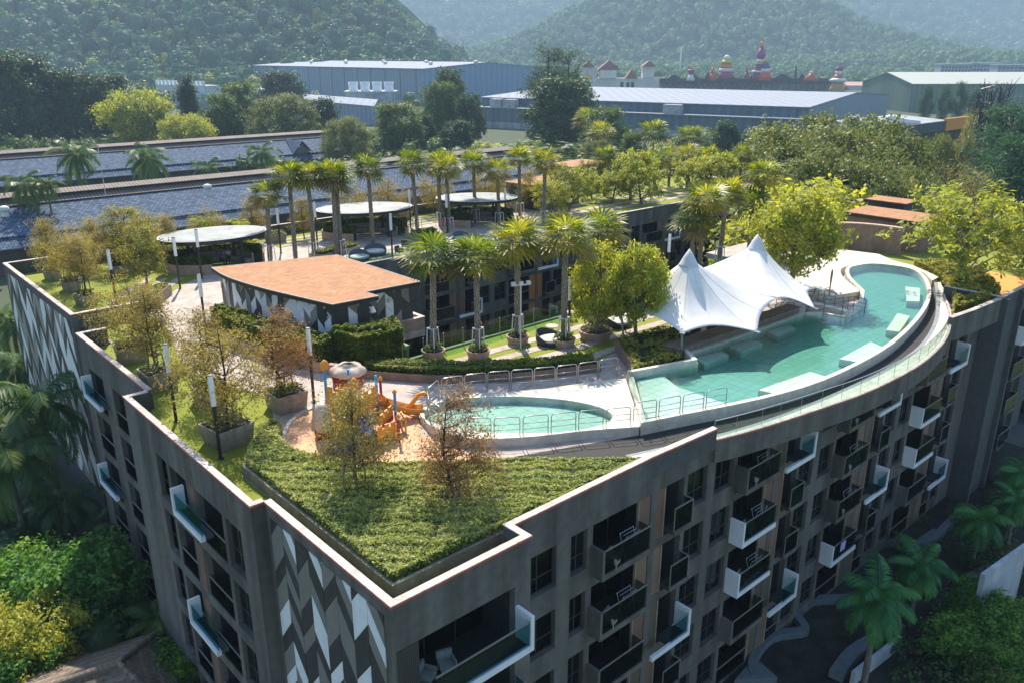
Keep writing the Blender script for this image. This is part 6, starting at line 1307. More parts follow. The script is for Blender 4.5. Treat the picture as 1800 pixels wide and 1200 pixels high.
# ------------------------------------------------------------------ warehouses
def gable_block(name, label, cat, A_, B_, D_, ze, zr, wallm, roofm, gablem=None, over=.6, bays=0, monitor=False):
    """A near corner, B end of the long side, D end of the gable side"""
    A_, B_, D_ = (np.array(q[:2], float) for q in (A_, B_, D_)); E_ = B_ + D_ - A_; t = thing(name, label, cat, (A_[0], A_[1], GZ)); b = lambda q, z: (q[0] - A_[0], q[1] - A_[1], z - GZ)
    mAD, mBE = (A_ + D_) / 2, (B_ + E_) / 2
    for nm, q, m in (('long_wall', (A_, B_), wallm), ('rear_wall', (D_, E_), wallm)):
        mb = MB(); mb.add([b(q[0], GZ), b(q[1], GZ), b(q[1], ze), b(q[0], ze)], [(0, 1, 2, 3)]); mb.build(nm, m, t)
    for q0, q1, mm in ((A_, D_, mAD), (B_, E_, mBE)): mb = MB(); mb.add([b(q0, GZ), b(q1, GZ), b(q1, ze), b(mm, zr - .1), b(q0, ze)], [(0, 1, 2, 3, 4)]); mb.build('gable_wall', gablem or wallm, t)
    g = (A_ - D_); g = g / np.linalg.norm(g) * over; l = (A_ - B_); l = l / np.linalg.norm(l) * over * .5
    for e0, e1, sg in ((A_, B_, 1), (D_, E_, -1)):
        mb = MB(); P = [b(e0 + g * sg + l, ze), b(e1 + g * sg - l, ze), b(mBE - l, zr), b(mAD + l, zr)]; mb.add(P + [(x, y, z + .35) for x, y, z in P], [(0, 1, 2, 3), (7, 6, 5, 4), (0, 4, 5, 1), (1, 5, 6, 2), (2, 6, 7, 3), (3, 7, 4, 0)]); mb.build('roof', roofm, t)
    nrm = np.array([-(B_ - A_)[1], (B_ - A_)[0]]); nrm /= np.linalg.norm(nrm); nrm *= -np.sign(nrm @ (D_ - A_))
    for i in range(bays):
        q = A_ + (B_ - A_) * (i + .5) / bays + nrm * .25; MB().tube([b(q, GZ), b(q, ze - .3)], .22, 4).build('downpipe', mat('blue grey pipe', (.16, .21, .26), .6), t)
    return t
bluewall = striped('blue grey ribbed wall', (.25, .33, .42), (.17, .24, .32), .35, 0, .6, 0, .2, noise=.06, soft=.3)
bluewall2 = striped('blue ribbed gable', (.20, .30, .45), (.15, .24, .37), .3, 1, .6, 0, .2, noise=.06, soft=.3)
paleroof = striped('pale metal roof', (.36, .39, .44), (.30, .33, .38), .22, 0, .8, 0, .2, noise=.10, soft=.3)
paleroof.node_tree.nodes['Principled BSDF'].inputs['Specular IOR Level'].default_value = .1
slatewall = striped('slate blue ribbed wall', (.145, .205, .26), (.10, .15, .195), .3, 0, .65, 0, .2, noise=.08, soft=.3)
w1 = gable_block('warehouse', 'tall pale blue warehouse at the foot of the near hill', 'warehouse', (-63, 616), (-252, 842), (25, 690), 9.0, 13.2, bluewall, paleroof, bluewall2, 1.2, 14)
w2A, w2B, w2D = at(1415, 252, GZ), at(848, 222, GZ), at(1556, 214, GZ)
w2 = gable_block('warehouse', 'long grey blue warehouse stretching behind the rear terrace trees', 'warehouse', w2A, w2B, w2D, -2.0, 1.3, slatewall, paleroof, bluewall, 1.0, 16)
# lean-to, gutter boxes and roof plant on the long warehouse
def along(A_, B_, s, off, z):
    A_, B_ = np.array(A_[:2], float), np.array(B_[:2], float); d = (B_ - A_) / np.linalg.norm(B_ - A_); n = np.array([-d[1], d[0]]); n *= -1 if n[1] > 0 else 1; q = A_ + (B_ - A_) * s + n * off; return (q[0], q[1], z)
def obox(mb, A_, B_, s0, s1, o0, o1, z0, z1):
    P = [along(A_, B_, s0, o0, 0), along(A_, B_, s1, o0, 0), along(A_, B_, s1, o1, 0), along(A_, B_, s0, o1, 0)]; mb.prism([p[:2] for p in P], z0, z1); return mb
ln = thing('lean_to', 'lower slate blue lean-to with white base along the long warehouse', 'annexe', (0, 0, 0))
obox(MB(), w2A, w2B, .0, 1.0, .3, 7, GZ + 3, -6.5).build('wall', slatewall, ln); obox(MB(), w2A, w2B, .0, 1.0, .2, 7.2, GZ, GZ + 2.99).build('base_wall', mat('white washed base', (.42, .44, .46), .9, .15, .2, stain=.3), ln); obox(MB(), w2A, w2B, -.005, 1.005, .1, 7.6, -6.49, -6.0).build('roof', mat('grey lean-to roof', (.22, .26, .30), .6), ln)
for i, s in enumerate((.12, .3, .52, .74, .93)):
    q = along(w2A, w2B, s, 7.9, -6.2); MB().tube([(q[0], q[1], GZ), q], .3, 6).build('drain_pipe', mat('blue grey pipe', (.16, .21, .26)), ln)
for i, s in enumerate((.2, .42, .62, .8)): obox(MB(), w2A, w2B, s, s + .018, 7.02, 7.12, -11, -9.3).build('window', dark_glass, ln)
for i, (s, w) in enumerate(((.33, 'middle'), (.9, 'left end'), (.86, 'second from the left'))): tag(obox(MB(), w2A, w2B, s, s + .05, 1, 5, -6.0, -2.2).build('air_handler', mat('plant grey', (.42, .44, .45), .6, .2, .6)), 'boxy grey air handling unit on the warehouse lean-to, ' + w, 'air unit', 'roof plant')
for i in range(9):
    q = np.array((-63, 616)) * (1 - i / 9) + np.array((-252, 842)) * (i / 9) + np.array((40, 34)) * (.55 if i % 2 else .9); tag(MB().lathe([(1.2, -1), (1.2, .8), (2., 1.2), (2., 2.0), (.4, 2.6)], 12).build('roof_vent', white_metal, None, True, (q[0], q[1], 12.2 - (i % 2) * .8)), 'white roof ventilator on the tall pale blue warehouse, %s from the gable' % ORD[i], 'ventilator', 'warehouse roof ventilators')
gable_block('arched_shed', 'small blue grey shed in front of the tall warehouse', 'shed', at(660, 222, GZ), at(520, 205, GZ), at(672, 214, GZ), GZ + 9.5, GZ + 12, bluewall, paleroof, None, .4)
gable_block('green_roof_shed', 'low pale green roofed shed among the trees', 'shed', at(500, 172, GZ), at(425, 165, GZ), at(520, 166, GZ), GZ + 5, GZ + 9, bluewall, mat('pale green roof', (.30, .46, .40), .6), None, .4)
gable_block('green_warehouse', 'olive green warehouse at the right behind the dark conifers', 'warehouse', (252, 540), (640, 560), (245, 600), 1.0, 7.5, striped('green ribbed wall', (.13, .20, .155), (.10, .16, .125), .3, 0, .7, 0, .2, noise=.06), mat('pale olive roof', (.42, .44, .38), .6), None, .8)
cl = thing('cooling_plant', 'bank of white round cooling fans on a frame beside the tall warehouse', 'cooling plant', at(655, 205, GZ))
MB().box(-14, 14, -6, 6, 0, 14).build('housing', mat('plant housing', (.34, .38, .40), .7, .2, .3), cl); MB().box(-15, 15, -6.5, 6.5, 14, 14.6).build('deck', white_metal, cl)
for i in range(4): MB().lathe([(3.0, 14.6), (2.6, 16), (2.9, 19.5), (2.6, 19.5), (2.4, 16)], 18, (-10.5 + 7 * i, 0, 0), caps=False).build('fan_stack', white_paint, cl, True)
for i in range(8): MB().box(15 + i * 1.4, 15.3 + i * 1.4, -5, -4.7, 0, 13).build('frame_post', mat('dark steel frame', (.06, .07, .08), .6), cl)
# white crenellated building on the left
wb = thing('white_building', 'white battlemented building among the trees at the left', 'building', at(320, 190, GZ), -.5)
MB().box(-24, 24, 0, 14, 0, 15).build('wall', mat('weathered white wall', (.58, .60, .62), .8, .12, .15, stain=.2), wb); MB().box(6, 25, -6, 0, 0, 10).build('wing', mat('pale blue wing', (.32, .42, .50), .8, .1, .2), wb)
for i in range(13): MB().box(-23.6 + i * 3.8, -21.4 + i * 3.8, -.2, 1, 15, 18).build('merlon', white_paint, wb)
for i in range(9): MB().box(-21 + i * 4.4, -19.4 + i * 4.4, -.25, -.02, 4, 11).build('window', dark_glass, wb)
lwb = thing('low_white_house', 'low white roofed house between the dark trees at the left', 'house', at(145, 215, GZ), -.3); MB().box(-9, 9, -4, 4, 0, 4).build('wall', white_paint, lwb); MB().box(-9.6, 9.6, -4.8, 4.8, 4, 4.5).build('roof', mat('pale roof', (.5, .52, .55), .6), lwb)

# ------------------------------------------------------------------ white palace and the dark park wall with its spires
gold = mat('gilt', (.60, .36, .07), .35, .1, .5, metal=.4); redroof = mat('dark red roof', (.22, .075, .05), .7, .15, .3); palace = mat('palace white', (.66, .63, .58), .7, .08, .1)
def px_scale(d): return d / F_PX
def spire(name, label, px, py_base, py_top, dist, prof, cols, cat='spire'):
    p = atd(px, py_base, dist); zt = atd(px, py_top, dist)[2]; H = zt - p[2]; t = thing(name, label, cat, p)
    for (a, b, prof_, m) in prof: MB().lathe([(r * H, a * H + z * (b - a) * H) for r, z in prof_], 14).build('tier', cols[m], t, True)
    return t
DP = 820.
pl = thing('palace', 'white palace with red roofs and gilt tips behind the warehouse', 'palace', atd(1090, 163, DP)[:2] + (GZ,)); S = px_scale(DP)
px0 = 1090
def pb(x0, x1, y0, y1, name, m, d0=0, d1=14): return MB().box((x0 - px0) * S, (x1 - px0) * S, d0, d1, atd(900, y1, DP)[2] - GZ, atd(900, y0, DP)[2] - GZ).build(name, m, pl)
pb(1022, 1165, 138, 175, 'main_wall', palace); pb(1022, 1050, 118, 138, 'tower', palace, 2, 12); pb(1127, 1146, 117, 138, 'tower', palace, 2, 12); pb(1055, 1082, 124, 138, 'gate_hall', palace, -3, 10); pb(1018, 1048, 140, 178, 'bastion', palace, -8, 2)
for i, x in enumerate((1024, 1090, 1100, 1108)): pb(x, x + 5, 145, 158, 'window', dark_glass, -8.2 if i == 0 else -.3, -8.02 if i == 0 else -.02)
for x0, x1, ye, yr in ((1050, 1090, 124, 106), (1024, 1046, 118, 108), (1125, 1148, 117, 107), (1098, 1118, 138, 122), (1068, 1086, 118, 112)):
    e, r_ = atd(900, ye, DP)[2] - GZ, atd(900, yr, DP)[2] - GZ; a, b = (x0 - px0) * S, (x1 - px0) * S; mb = MB(); mb.add([(a, -2, e), (b, -2, e), (b, 12, e), (a, 12, e), ((a + b) / 2, 0, r_), ((a + b) / 2, 10, r_)], [(0, 1, 4), (1, 2, 5, 4), (2, 3, 5), (3, 0, 4, 5)]); ro = mb.build('roof', redroof, pl); MB().lathe([(.5, 0), (.25, 1.5), (.02, 4)], 8, ((a + b) / 2, 1, r_)).build('finial', gold, ro)
mb = MB(); mb.lathe([(5.2, 0), (5.0, 1.6), (3.6, 3.8), (.3, 5.2)], 16, ((1033 - px0) * S, -3, atd(900, 140, DP)[2] - GZ)); mb.build('gilt_dome', gold, pl, True)
for i in range(15): pb(1100 + i * 4.4, 1102.6 + i * 4.4, 135.5, 138, 'merlon', palace, -.5, .8)
DW = 790.; dk = thing('park_wall', 'long dark show wall with truss frame and jagged crest behind the warehouse', 'wall', atd(1310, 165, DW)[:2] + (GZ,)); darkm = mat('charcoal timber', (.030, .036, .042), .9, .3, .2); S2 = px_scale(DW)
def db(x0, x1, y0, y1, name, m, d0=0, d1=6, par=dk): return MB().box((x0 - 1310) * S2, (x1 - 1310) * S2, d0, d1, atd(900, y1, DW)[2] - GZ, atd(900, y0, DW)[2] - GZ).build(name, m, par)
db(1165, 1455, 138, 147, 'crest_band', darkm, -1, 6); db(1165, 1455, 147, 175, 'panel_wall', mat('grey panel wall', (.16, .17, .175), .9, .2, .1), 1, 5)
for i in range(30):
    x = 1168 + i * 9.8; y0, y1 = atd(900, 170, DW)[2] - GZ, atd(900, 147, DW)[2] - GZ; a, b = (x - 1310) * S2, (x + 9 - 1310) * S2
    if i < 17: MB().tube([(a, -.5, y0), (b, -.5, y1)], .3, 4).build('truss_bar', darkm, dk); MB().tube([(b, -.5, y0), (a, -.5, y1)], .3, 4).build('truss_bar', darkm, dk)
    else: MB().tube([(a, -.5, y0), (a, -.5, y1)], .3, 4).build('truss_bar', darkm, dk)
for x0, x1, h in ((1178, 1200, 132), (1240, 1250, 128), (1262, 1292, 131), (1312, 1345, 128), (1355, 1385, 131), (1390, 1394, 115), (1214, 1230, 133), (1397, 1408, 131)):
    a, b, z0, z1 = (x0 - 1310) * S2, (x1 - 1310) * S2, atd(900, 138, DW)[2] - GZ, atd(900, h, DW)[2] - GZ; mb = MB(); m_ = (a + b) / 2; mb.prism([(a, 0), (b, 0), (b, 3), (a, 3)], z0, z0 + .1); mb.add([(a, 0, z0), (b, 0, z0), (m_ + (b - a) * .12, 1, z1), (m_ - (b - a) * .12, 1, z1), (a, 4, z0), (b, 4, z0), (m_ + (b - a) * .12, 3, z1), (m_ - (b - a) * .12, 3, z1)], [(0, 1, 2, 3), (4, 7, 6, 5), (0, 3, 7, 4), (1, 5, 6, 2), (3, 2, 6, 7)]); mb.build('crest', darkm, dk)
C_ = dict(p=mat('magenta paint', (.30, .03, .13), .6), o=mat('orange paint', (.62, .20, .03), .6), w=mat('white paint b', (.66, .66, .66), .6), g=gold, y=mat('yellow paint', (.58, .42, .06), .6), v=mat('violet paint', (.14, .07, .26), .6), t=mat('tan statue', (.42, .27, .10), .7), r=mat('vermilion paint', (.60, .09, .03), .6), d=darkm)
cyl = lambda a, b: [(a, 0), (b, 1)]
spire('park_spire', 'tallest magenta and gold spire above the dark park wall', 1334, 140, 62, 775, [(0, .16, [(.17, 0), (.15, 1)], 'p'), (.16, .20, cyl(.19, .19), 'w'), (.20, .34, [(.11, 0), (.14, .5), (.10, 1)], 'p'), (.34, .40, cyl(.12, .09), 'g'), (.40, .46, cyl(.10, .07), 'w'), (.46, .72, [(.07, 0), (.11, .35), (.04, 1)], 'p'), (.72, .86, [(.05, 0), (.025, 1)], 'o'), (.86, 1, [(.02, 0), (.002, 1)], 'g')], C_)
spire('park_spire', 'white capped spire with orange and magenta tiers left of the tallest', 1275, 140, 94, 775, [(0, .3, cyl(.30, .27), 'p'), (.3, .42, cyl(.28, .28), 'w'), (.42, .62, [(.27, 0), (.18, 1)], 'o'), (.62, .74, cyl(.24, .16), 'y'), (.74, .93, [(.12, 0), (.14, .6), (.05, 1)], 'w'), (.93, 1, cyl(.03, .005), 'g')], C_)
spire('park_spire', 'small violet topped spire touching the tallest one', 1344, 142, 100, 770, [(0, .35, cyl(.28, .25), 'r'), (.35, .5, cyl(.2, .22), 'w'), (.5, .7, cyl(.2, .14), 'v'), (.7, 1, cyl(.1, .005), 'g')], C_)
spire('park_spire', 'leftmost magenta and white pinnacle on the park wall', 1214, 142, 112, 775, [(0, .35, cyl(.3, .12), 'w'), (.35, .65, [(.1, 0), (.26, .8), (.2, 1)], 'p'), (.65, 1, cyl(.08, .005), 'g')], C_)
spire('park_spire', 'thin red and gold pinnacle right of the leftmost one', 1252, 142, 108, 775, [(0, .4, cyl(.2, .1), 'r'), (.4, .7, cyl(.12, .06), 'o'), (.7, 1, cyl(.04, .003), 'g')], C_)
spire('park_spire', 'tiny magenta pinnacle left of the tallest spire', 1312, 140, 114, 775, [(0, .5, cyl(.16, .1), 'p'), (.5, 1, cyl(.1, .005), 'r')], C_)
spire('park_spire', 'orange tent shaped pinnacle near the right end of the park wall', 1425, 142, 118, 775, [(0, .55, [(.62, 0), (.22, .7), (.16, 1)], 'r'), (.55, .7, cyl(.15, .1), 'w'), (.7, 1, cyl(.05, .005), 'g')], C_)
spire('park_figure', 'round bellied tan and white tower figure at the right end of the park wall', 1470, 167, 118, 770, [(0, .45, [(.22, 0), (.28, .4), (.20, 1)], 't'), (.45, .6, [(.26, 0), (.34, .5), (.2, 1)], 'w'), (.6, .72, cyl(.2, .12), 'r'), (.72, .85, cyl(.10, .13), 'w'), (.85, 1, [(.13, 0), (.12, 1)], 'p')], C_, 'tower')
spire('park_tower', 'small white domed tower beside the tan tower figure', 1487, 168, 152, 768, [(0, .6, cyl(.3, .3), 'w'), (.6, 1, [(.35, 0), (.2, .6), (.02, 1)], 'r')], C_, 'tower')
tag(MB().lathe([(1.6, 0), (1.1, 20), (.3, 30)], 10).build('white_minaret', white_paint, None, True, atd(1195, 125, 1150)), 'slim white minaret in the hazy valley', 'tower')
# low town roofs and hazy hotel at the right
for i, (x0, x1, y, c, w) in enumerate([(1490, 1545, 150, (.55, .30, .25), 'pale red'), (1545, 1570, 152, (.30, .50, .52), 'turquoise'), (1430, 1480, 118, (.5, .52, .5), 'grey'), (1500, 1530, 143, (.6, .62, .6), 'white'), (1165, 1200, 128, (.5, .42, .32), 'tan')]):
    d = 900 + 40 * i; a, b = atd(x0, y, d), atd(x1, y, d); t = thing('town_house', 'low far off house with %s roof' % w, 'house', (a[0], a[1], GZ)); MB().box(0, b[0] - a[0], 0, 20, 0, 4.5).build('wall', mat('town wall', (.5, .5, .5), .8), t); mb = MB(); L = b[0] - a[0]; mb.add([(-1, -1, 4.5), (L + 1, -1, 4.5), (L + 1, 21, 4.5), (-1, 21, 4.5), (-1, 10, 8), (L + 1, 10, 8)], [(0, 1, 5, 4), (2, 3, 4, 5), (0, 4, 3), (1, 2, 5)]); mb.build('roof', mat('town roof %d' % i, c, .7), t)
for i, (x0, x1, yt, yb, d, w) in enumerate([(1652, 1705, 114, 136, 1000, 'left'), (1702, 1755, 112, 138, 1020, 'middle'), (1750, 1815, 115, 140, 980, 'right')]):
    a, b = atd(x0, yb, d), atd(x1, yb, d); L = b[0] - a[0]; zt = atd(x0, yt, d)[2]; t = thing('far_hotel', 'hazy grey blue flat roofed block far right, %s of three' % w, 'building', (a[0], a[1], GZ)); H = zt - GZ
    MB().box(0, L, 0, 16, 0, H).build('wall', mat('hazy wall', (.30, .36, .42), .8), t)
    n = 5; m = 9
    for r_ in range(4):
        for c_ in range(m): MB().box(L * (c_ + .18) / m, L * (c_ + .82) / m, -.2, -.02, H - 4.2 * (r_ + 1), H - 4.2 * r_ - 1.6).build('window', dark_glass, t)
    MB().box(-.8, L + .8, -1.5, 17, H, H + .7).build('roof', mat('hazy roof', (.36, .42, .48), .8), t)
# crane
cr = thing('tower_crane', 'thin lattice crane jib above the hazy valley', 'crane', atd(1040, 130, 900)); S3 = px_scale(900)
MB().tube([(0, 0, 0), (22 * S3, 0, 65 * S3)], .35, 4).build('mast', mat('crane steel', (.3, .27, .25), .6), cr); MB().tube([(22 * S3, 0, 65 * S3), (65 * S3, 0, 67 * S3)], .3, 4).build('jib', mat('crane steel', (.3, .27, .25)), cr)

# ------------------------------------------------------------------ black stage building and dark frond tower at the right
bk = thing('black_building', 'black flat roofed stage building with grey parapet and orange fascia at the right', 'building', (0, 0, 0)); bm_ = mat('matt black wall', (.012, .014, .017), .8, .2, .3)
bN, bL, bR = atd(1543, 300, 222), atd(1415, 300, 262), atd(1692, 300, 262); bB = (bL[0] + bR[0] - bN[0], bL[1] + bR[1] - bN[1]); zt = zat(226, bN)
MB().prism([bN[:2], bR[:2], bB, bL[:2]], GZ, zt - 2.4).build('wall', bm_, bk)
def edge(a, b, s0, s1, z0, z1, m, name, o=.3):
    d = np.array(b[:2]) - np.array(a[:2]); L = np.linalg.norm(d); d = d / L; n = np.array([d[1], -d[0]]); n = n if n[1] < 0 else -n; p = np.array(a[:2]) + d * L * s0; q = np.array(a[:2]) + d * L * s1
    return MB().prism([tuple(p + n * o), tuple(q + n * o), tuple(q - n * .4), tuple(p - n * .4)], z0, z1).build(name, m, bk)
gpar = mat('grey parapet', (.18, .21, .235), .8, .1, .3)
edge(bN, bL, 0, 1, zt - 3.2, zt, gpar, 'parapet'); edge(bN, bR, 0, .66, zt - 2.8, zt, mat('dark parapet', (.06, .075, .09), .8, .1, .3), 'parapet', .32); edge(bN, bR, .662, .93, zt - 2.9, zt + .6, mat('orange fascia', (.62, .25, .02), .6), 'orange_fascia', .5); edge(bN, bR, .05, .6, zt - 9.4, zt - 8.9, gpar, 'ledge', .8)
MB().prism([bN[:2], bR[:2], bB, bL[:2]], zt - 2.39, zt - 1.6).build('roof', mat('grey flat roof', (.30, .32, .34), .9, .15, .2), bk)
for i in range(9):
    f, g_ = .12 + .08 * i, .12 + .09 * (i % 3); p = (bN[0] + (bL[0] - bN[0]) * f + (bR[0] - bN[0]) * g_, bN[1] + (bL[1] - bN[1]) * f + (bR[1] - bN[1]) * g_, zt - 1.6); tag(MB().box(-1.2, 1.2, -1, 1, 0, 2.2).build('condenser', mat('plant grey', (.42, .44, .45)), None, False, p), 'grey rooftop condenser on the black building, %s from the right' % ORD[i], 'air unit', 'condensers on the black building')
p = (bN[0] + (bR[0] - bN[0]) * .35 + (bL[0] - bN[0]) * .2, bN[1] + (bR[1] - bN[1]) * .35 + (bL[1] - bN[1]) * .2); MB().tube([(p[0] - 4, p[1], zt + 1.2), (p[0] + 2, p[1] + 1, zt - .2), (p[0] + 6, p[1] + 2, zt - .5)], [.9, 1.1, .9], 8).build('duct', white_metal, bk, True)
ft = thing('frond_tower', 'tall dark lattice tower of black branches beside the black building', 'tower', atd(1722, 300, 205)[:2] + (GZ,)); r = random.Random(4); H = zat(136, atd(1722, 300, 205)) - GZ
for i in range(130):
    a = r.random() * 6.28; k = r.random() ** .5; x, y = 4.0 * k * math.cos(a), 4.0 * k * math.sin(a); h = H * (.5 + .5 * r.random()) * (1 - .12 * k)
    MB().tube([(x * .5, y * .5, 0), (x * 1.05 + r.uniform(-.5, .5), y * 1.05, h * .6), (x * .8 + r.uniform(-1.4, 1.4), y * .8, h)], [.26, .22, .09], 4).build('branch', black_metal, ft)
for i in range(150):
    a = r.random() * 6.28; z = H * (.3 + .62 * r.random()); x, y = 3.2 * math.cos(a), 3.2 * math.sin(a); MB().tube([(x, y, z), (x + r.uniform(-2.4, 2.4), y + r.uniform(-2, 2), z + r.uniform(.5, 3.5))], [.12, .05], 3).build('twig', black_metal, ft)

# ------------------------------------------------------------------ trees of the middle distance (pixel column, top, distance, kind, width factor, words)
H0 = dict(big=14, big_dark=14, big_lime=12, broad=13, casuarina=18, casuarina_pale=12, cone_dark=16, wispy=20, bush=2.6, bush_gold=3.2, bush_jungle=4.5, feather=5, round=6, round_b=6)
MID = [(60, 102, 330, 'big_dark', 1.0, 'massive deep green tree at the far left'), (150, 132, 340, 'big_dark', .9, 'rounded dark tree right of the massive one'), (212, 138, 345, 'big_dark', .95, 'dark tree left of the white battlements'), (348, 132, 330, 'cone_dark', .9, 'dark conical tree before the white battlements'), (255, 166, 300, 'big_lime', 1.0, 'flat topped yellow green tree before the white building'), (335, 206, 285, 'big_lime', 1., 'low golden flat topped tree'), (432, 152, 335, 'big', .8, 'green tree right of the white building'), (402, 172, 320, 'big', .95, 'grey green tree with open crown'), (507, 170, 300, 'broad', 1.15, 'rounded olive tree behind the dormered shed'), (575, 178, 330, 'big_dark', .9, 'dark rounded tree before the blue shed'), (612, 210, 255, 'broad', .9, 'golden olive tree at the end of the dormered shed'), (507, 130, 480, 'big_dark', 1.2, 'spreading tree before the tall warehouse wall'),
       (705, 186, 300, 'big', 1.1, 'leafy green tree left of the field'), (748, 205, 310, 'big_dark', .8, 'dark narrow tree in the middle clump'), (776, 152, 340, 'big', .75, 'tall green tree before the warehouse gable'), (795, 128, 370, 'big_dark', .65, 'tallest dark tree before the warehouse gable'), (828, 170, 345, 'big_dark', .75, 'dark tree right of the gable clump'), (806, 216, 280, 'big_dark', 1.0, 'round dark bush at the field edge'), (958, 74, 330, 'wispy', .9, 'tall wispy pine left of the palace'), (1003, 82, 335, 'wispy', .9, 'second wispy pine beside the palace'), (985, 143, 310, 'big_dark', 1.15, 'large dark tree below the wispy pines'), (1062, 196, 270, 'big', .9, 'bright layered tree right of the pines'), (1272, 218, 260, 'big_dark', .7, 'dark shrub tree against the warehouse wall'), (1338, 241, 215, 'big', .55, 'low open tree before the lean-to'), (640, 235, 300, 'big', .9, 'mid green tree beside the olive one'), (925, 262, 250, 'bush', 3.5, 'low green thicket at the field edge'),
       (1440, 232, 118, 'broad', .95, 'broad grey green tree left of the black building'), (1500, 214, 130, 'broad', .9, 'tallest broad tree before the black building'), (1395, 262, 112, 'broad', .75, 'lower broad tree over the canopy'), (1575, 318, 112, 'broad', .9, 'broad tree below the black wall'), (1490, 290, 104, 'broad', .8, 'dense tree behind the pool pavilion roofs'), (1545, 300, 108, 'broad', .75, 'rounded tree behind the small orange roof'), (1600, 330, 100, 'casuarina_pale', .9, 'straw coloured wispy tree beside the pool pavilion'), (1420, 335, 96, 'round', 1.2, 'yellow green tree directly behind the canopy'),
       (1642, 246, 150, 'broad', .42, 'golden olive tree right of the black building'), (1690, 205, 170, 'casuarina_pale', .4, 'slim pale conifer before the frond tower'), (1665, 300, 120, 'casuarina_pale', 1.0, 'straw coloured feathery shrub tree below the frond tower'), (1720, 310, 115, 'casuarina_pale', 1.0, 'straw feathery tree above the lime tree'), (1765, 185, 150, 'casuarina', 1.2, 'tall blue green casuarina at the right edge'), (1800, 235, 120, 'casuarina', 1.1, 'second casuarina cut by the right edge'), (1742, 300, 125, 'casuarina', .9, 'casuarina left of the tall one'), (1610, 152, 420, 'casuarina', .8, 'first conifer before the green warehouse'), (1640, 150, 425, 'casuarina', .8, 'second conifer before the green warehouse'), (1665, 145, 425, 'casuarina', .85, 'third conifer before the green warehouse'), (1690, 155, 430, 'casuarina', .8, 'fourth conifer before the green warehouse'), (1795, 175, 300, 'casuarina', 1., 'hazy conifer behind the right edge casuarinas'), (1050, 250, 230, 'broad', .7, 'mid green tree behind the far terrace'), (1110, 238, 240, 'big', .7, 'green tree before the lean-to base')]
for x, ty, d, k, wf, w in MID:
    p = atd(x, 300, d); p = (p[0], p[1], GZ); h = zat(ty, p) - GZ; s = h / H0[k]; o = plant(k, {'casuarina': 'casuarina_tree', 'casuarina_pale': 'feathery_tree', 'wispy': 'pine_tree', 'cone_dark': 'conical_tree', 'bush': 'thicket'}.get(k, 'tree'), w, 'tree', p, s); o.scale = (s * wf, s * wf, s)
for i, (x, ty, d, w) in enumerate([(1028, 200, 285, 'before the large dark tree'), (1057, 225, 250, 'left of the green lean-to tree'), (1148, 222, 240, 'against the white lean-to base'), (1210, 230, 235, 'right of the one against the lean-to base')]):
    p = atd(x, 300, d); p = (p[0], p[1], GZ); fan_palm('dark fan palm ' + w, p, zat(ty, p) - GZ - 2, 3.2, 'fan palms beyond the hotel')
for x, cy_, d, s, w in [(140, 272, 168, 2.0, 'tallest, left of the mast'), (265, 278, 172, 2.0, 'second from the left between the sheds'), (365, 296, 178, 1.5, 'small one between the sheds'), (460, 268, 190, 1.55, 'right one between the sheds'), (35, 325, 140, 1.5, 'yellowing one at the left edge'), (75, 325, 141, 1.0, 'short one beside the left edge palm')]:
    p = atd(x, 300, d); p = (p[0], p[1], GZ); coco_palm('coconut palm, ' + w, p, zat(cy_, p) - GZ, s, 'coconut palms between the sheds')
# low growth on the field behind the sheds
n_ = 620; rs = np.random.RandomState(5); Y = 235 + rs.rand(n_) * 130; X = (rs.rand(n_) * .72 - .66) * Y; k = ~((X > -.06 * Y) & (X < .07 * Y)) ; P = np.stack([X, Y, np.full(n_, GZ - .4)], 1)[k]
forest('field_scrub', 'rough green scrub filling the ground behind the sheds', P, 1.6 + 2.4 * rs.rand(len(P)), 130, .26, lf_green, 6)
n_ = 260; Y = 236 + rs.rand(n_) * 70; X = (rs.rand(n_) * .34 - .06) * Y; P = np.stack([X, Y, np.full(n_, GZ - .4)], 1)
forest('field_scrub', 'bushy growth between the far terrace and the long warehouse', P, 1.4 + 1.8 * rs.rand(len(P)), 130, .26, lf_hedge, 7)
n_ = 200; Y = 95 + rs.rand(n_) * 60; X = (.36 + rs.rand(n_) * .33) * Y; P = np.stack([X, Y, np.full(n_, GZ - .4)], 1)
forest('garden_scrub', 'dense growth below the casuarinas at the right', P, 1.6 + 2. * rs.rand(len(P)), 150, .22, lf_hedge, 8)
n_ = 520; Y = 30 + rs.rand(n_) * 330; X = 62 + rs.rand(n_) * 330; uv_ = np.array([UV(a, b) for a, b in zip(X, Y)]); k = (uv_[:, 0] > 84) & ~((X > 90) & (X < 200) & (Y > 200) & (Y < 300)); P = np.stack([X, Y, np.full(n_, GZ - .4)], 1)[k]
forest('parkland_wood', 'leafy park trees spreading to the right beyond the casuarinas', P, 2.6 + 3.4 * rs.rand(len(P)), 110, .26, lf_green, 13)
tag(sheet([(-16, 255), (28, 245), (30, 330), (-25, 330)], GZ + .05).build('grass_field', mat('dry grass', (.13, .115, .025), .95, .25, .3, c2=(.07, .085, .02))), kind='structure')

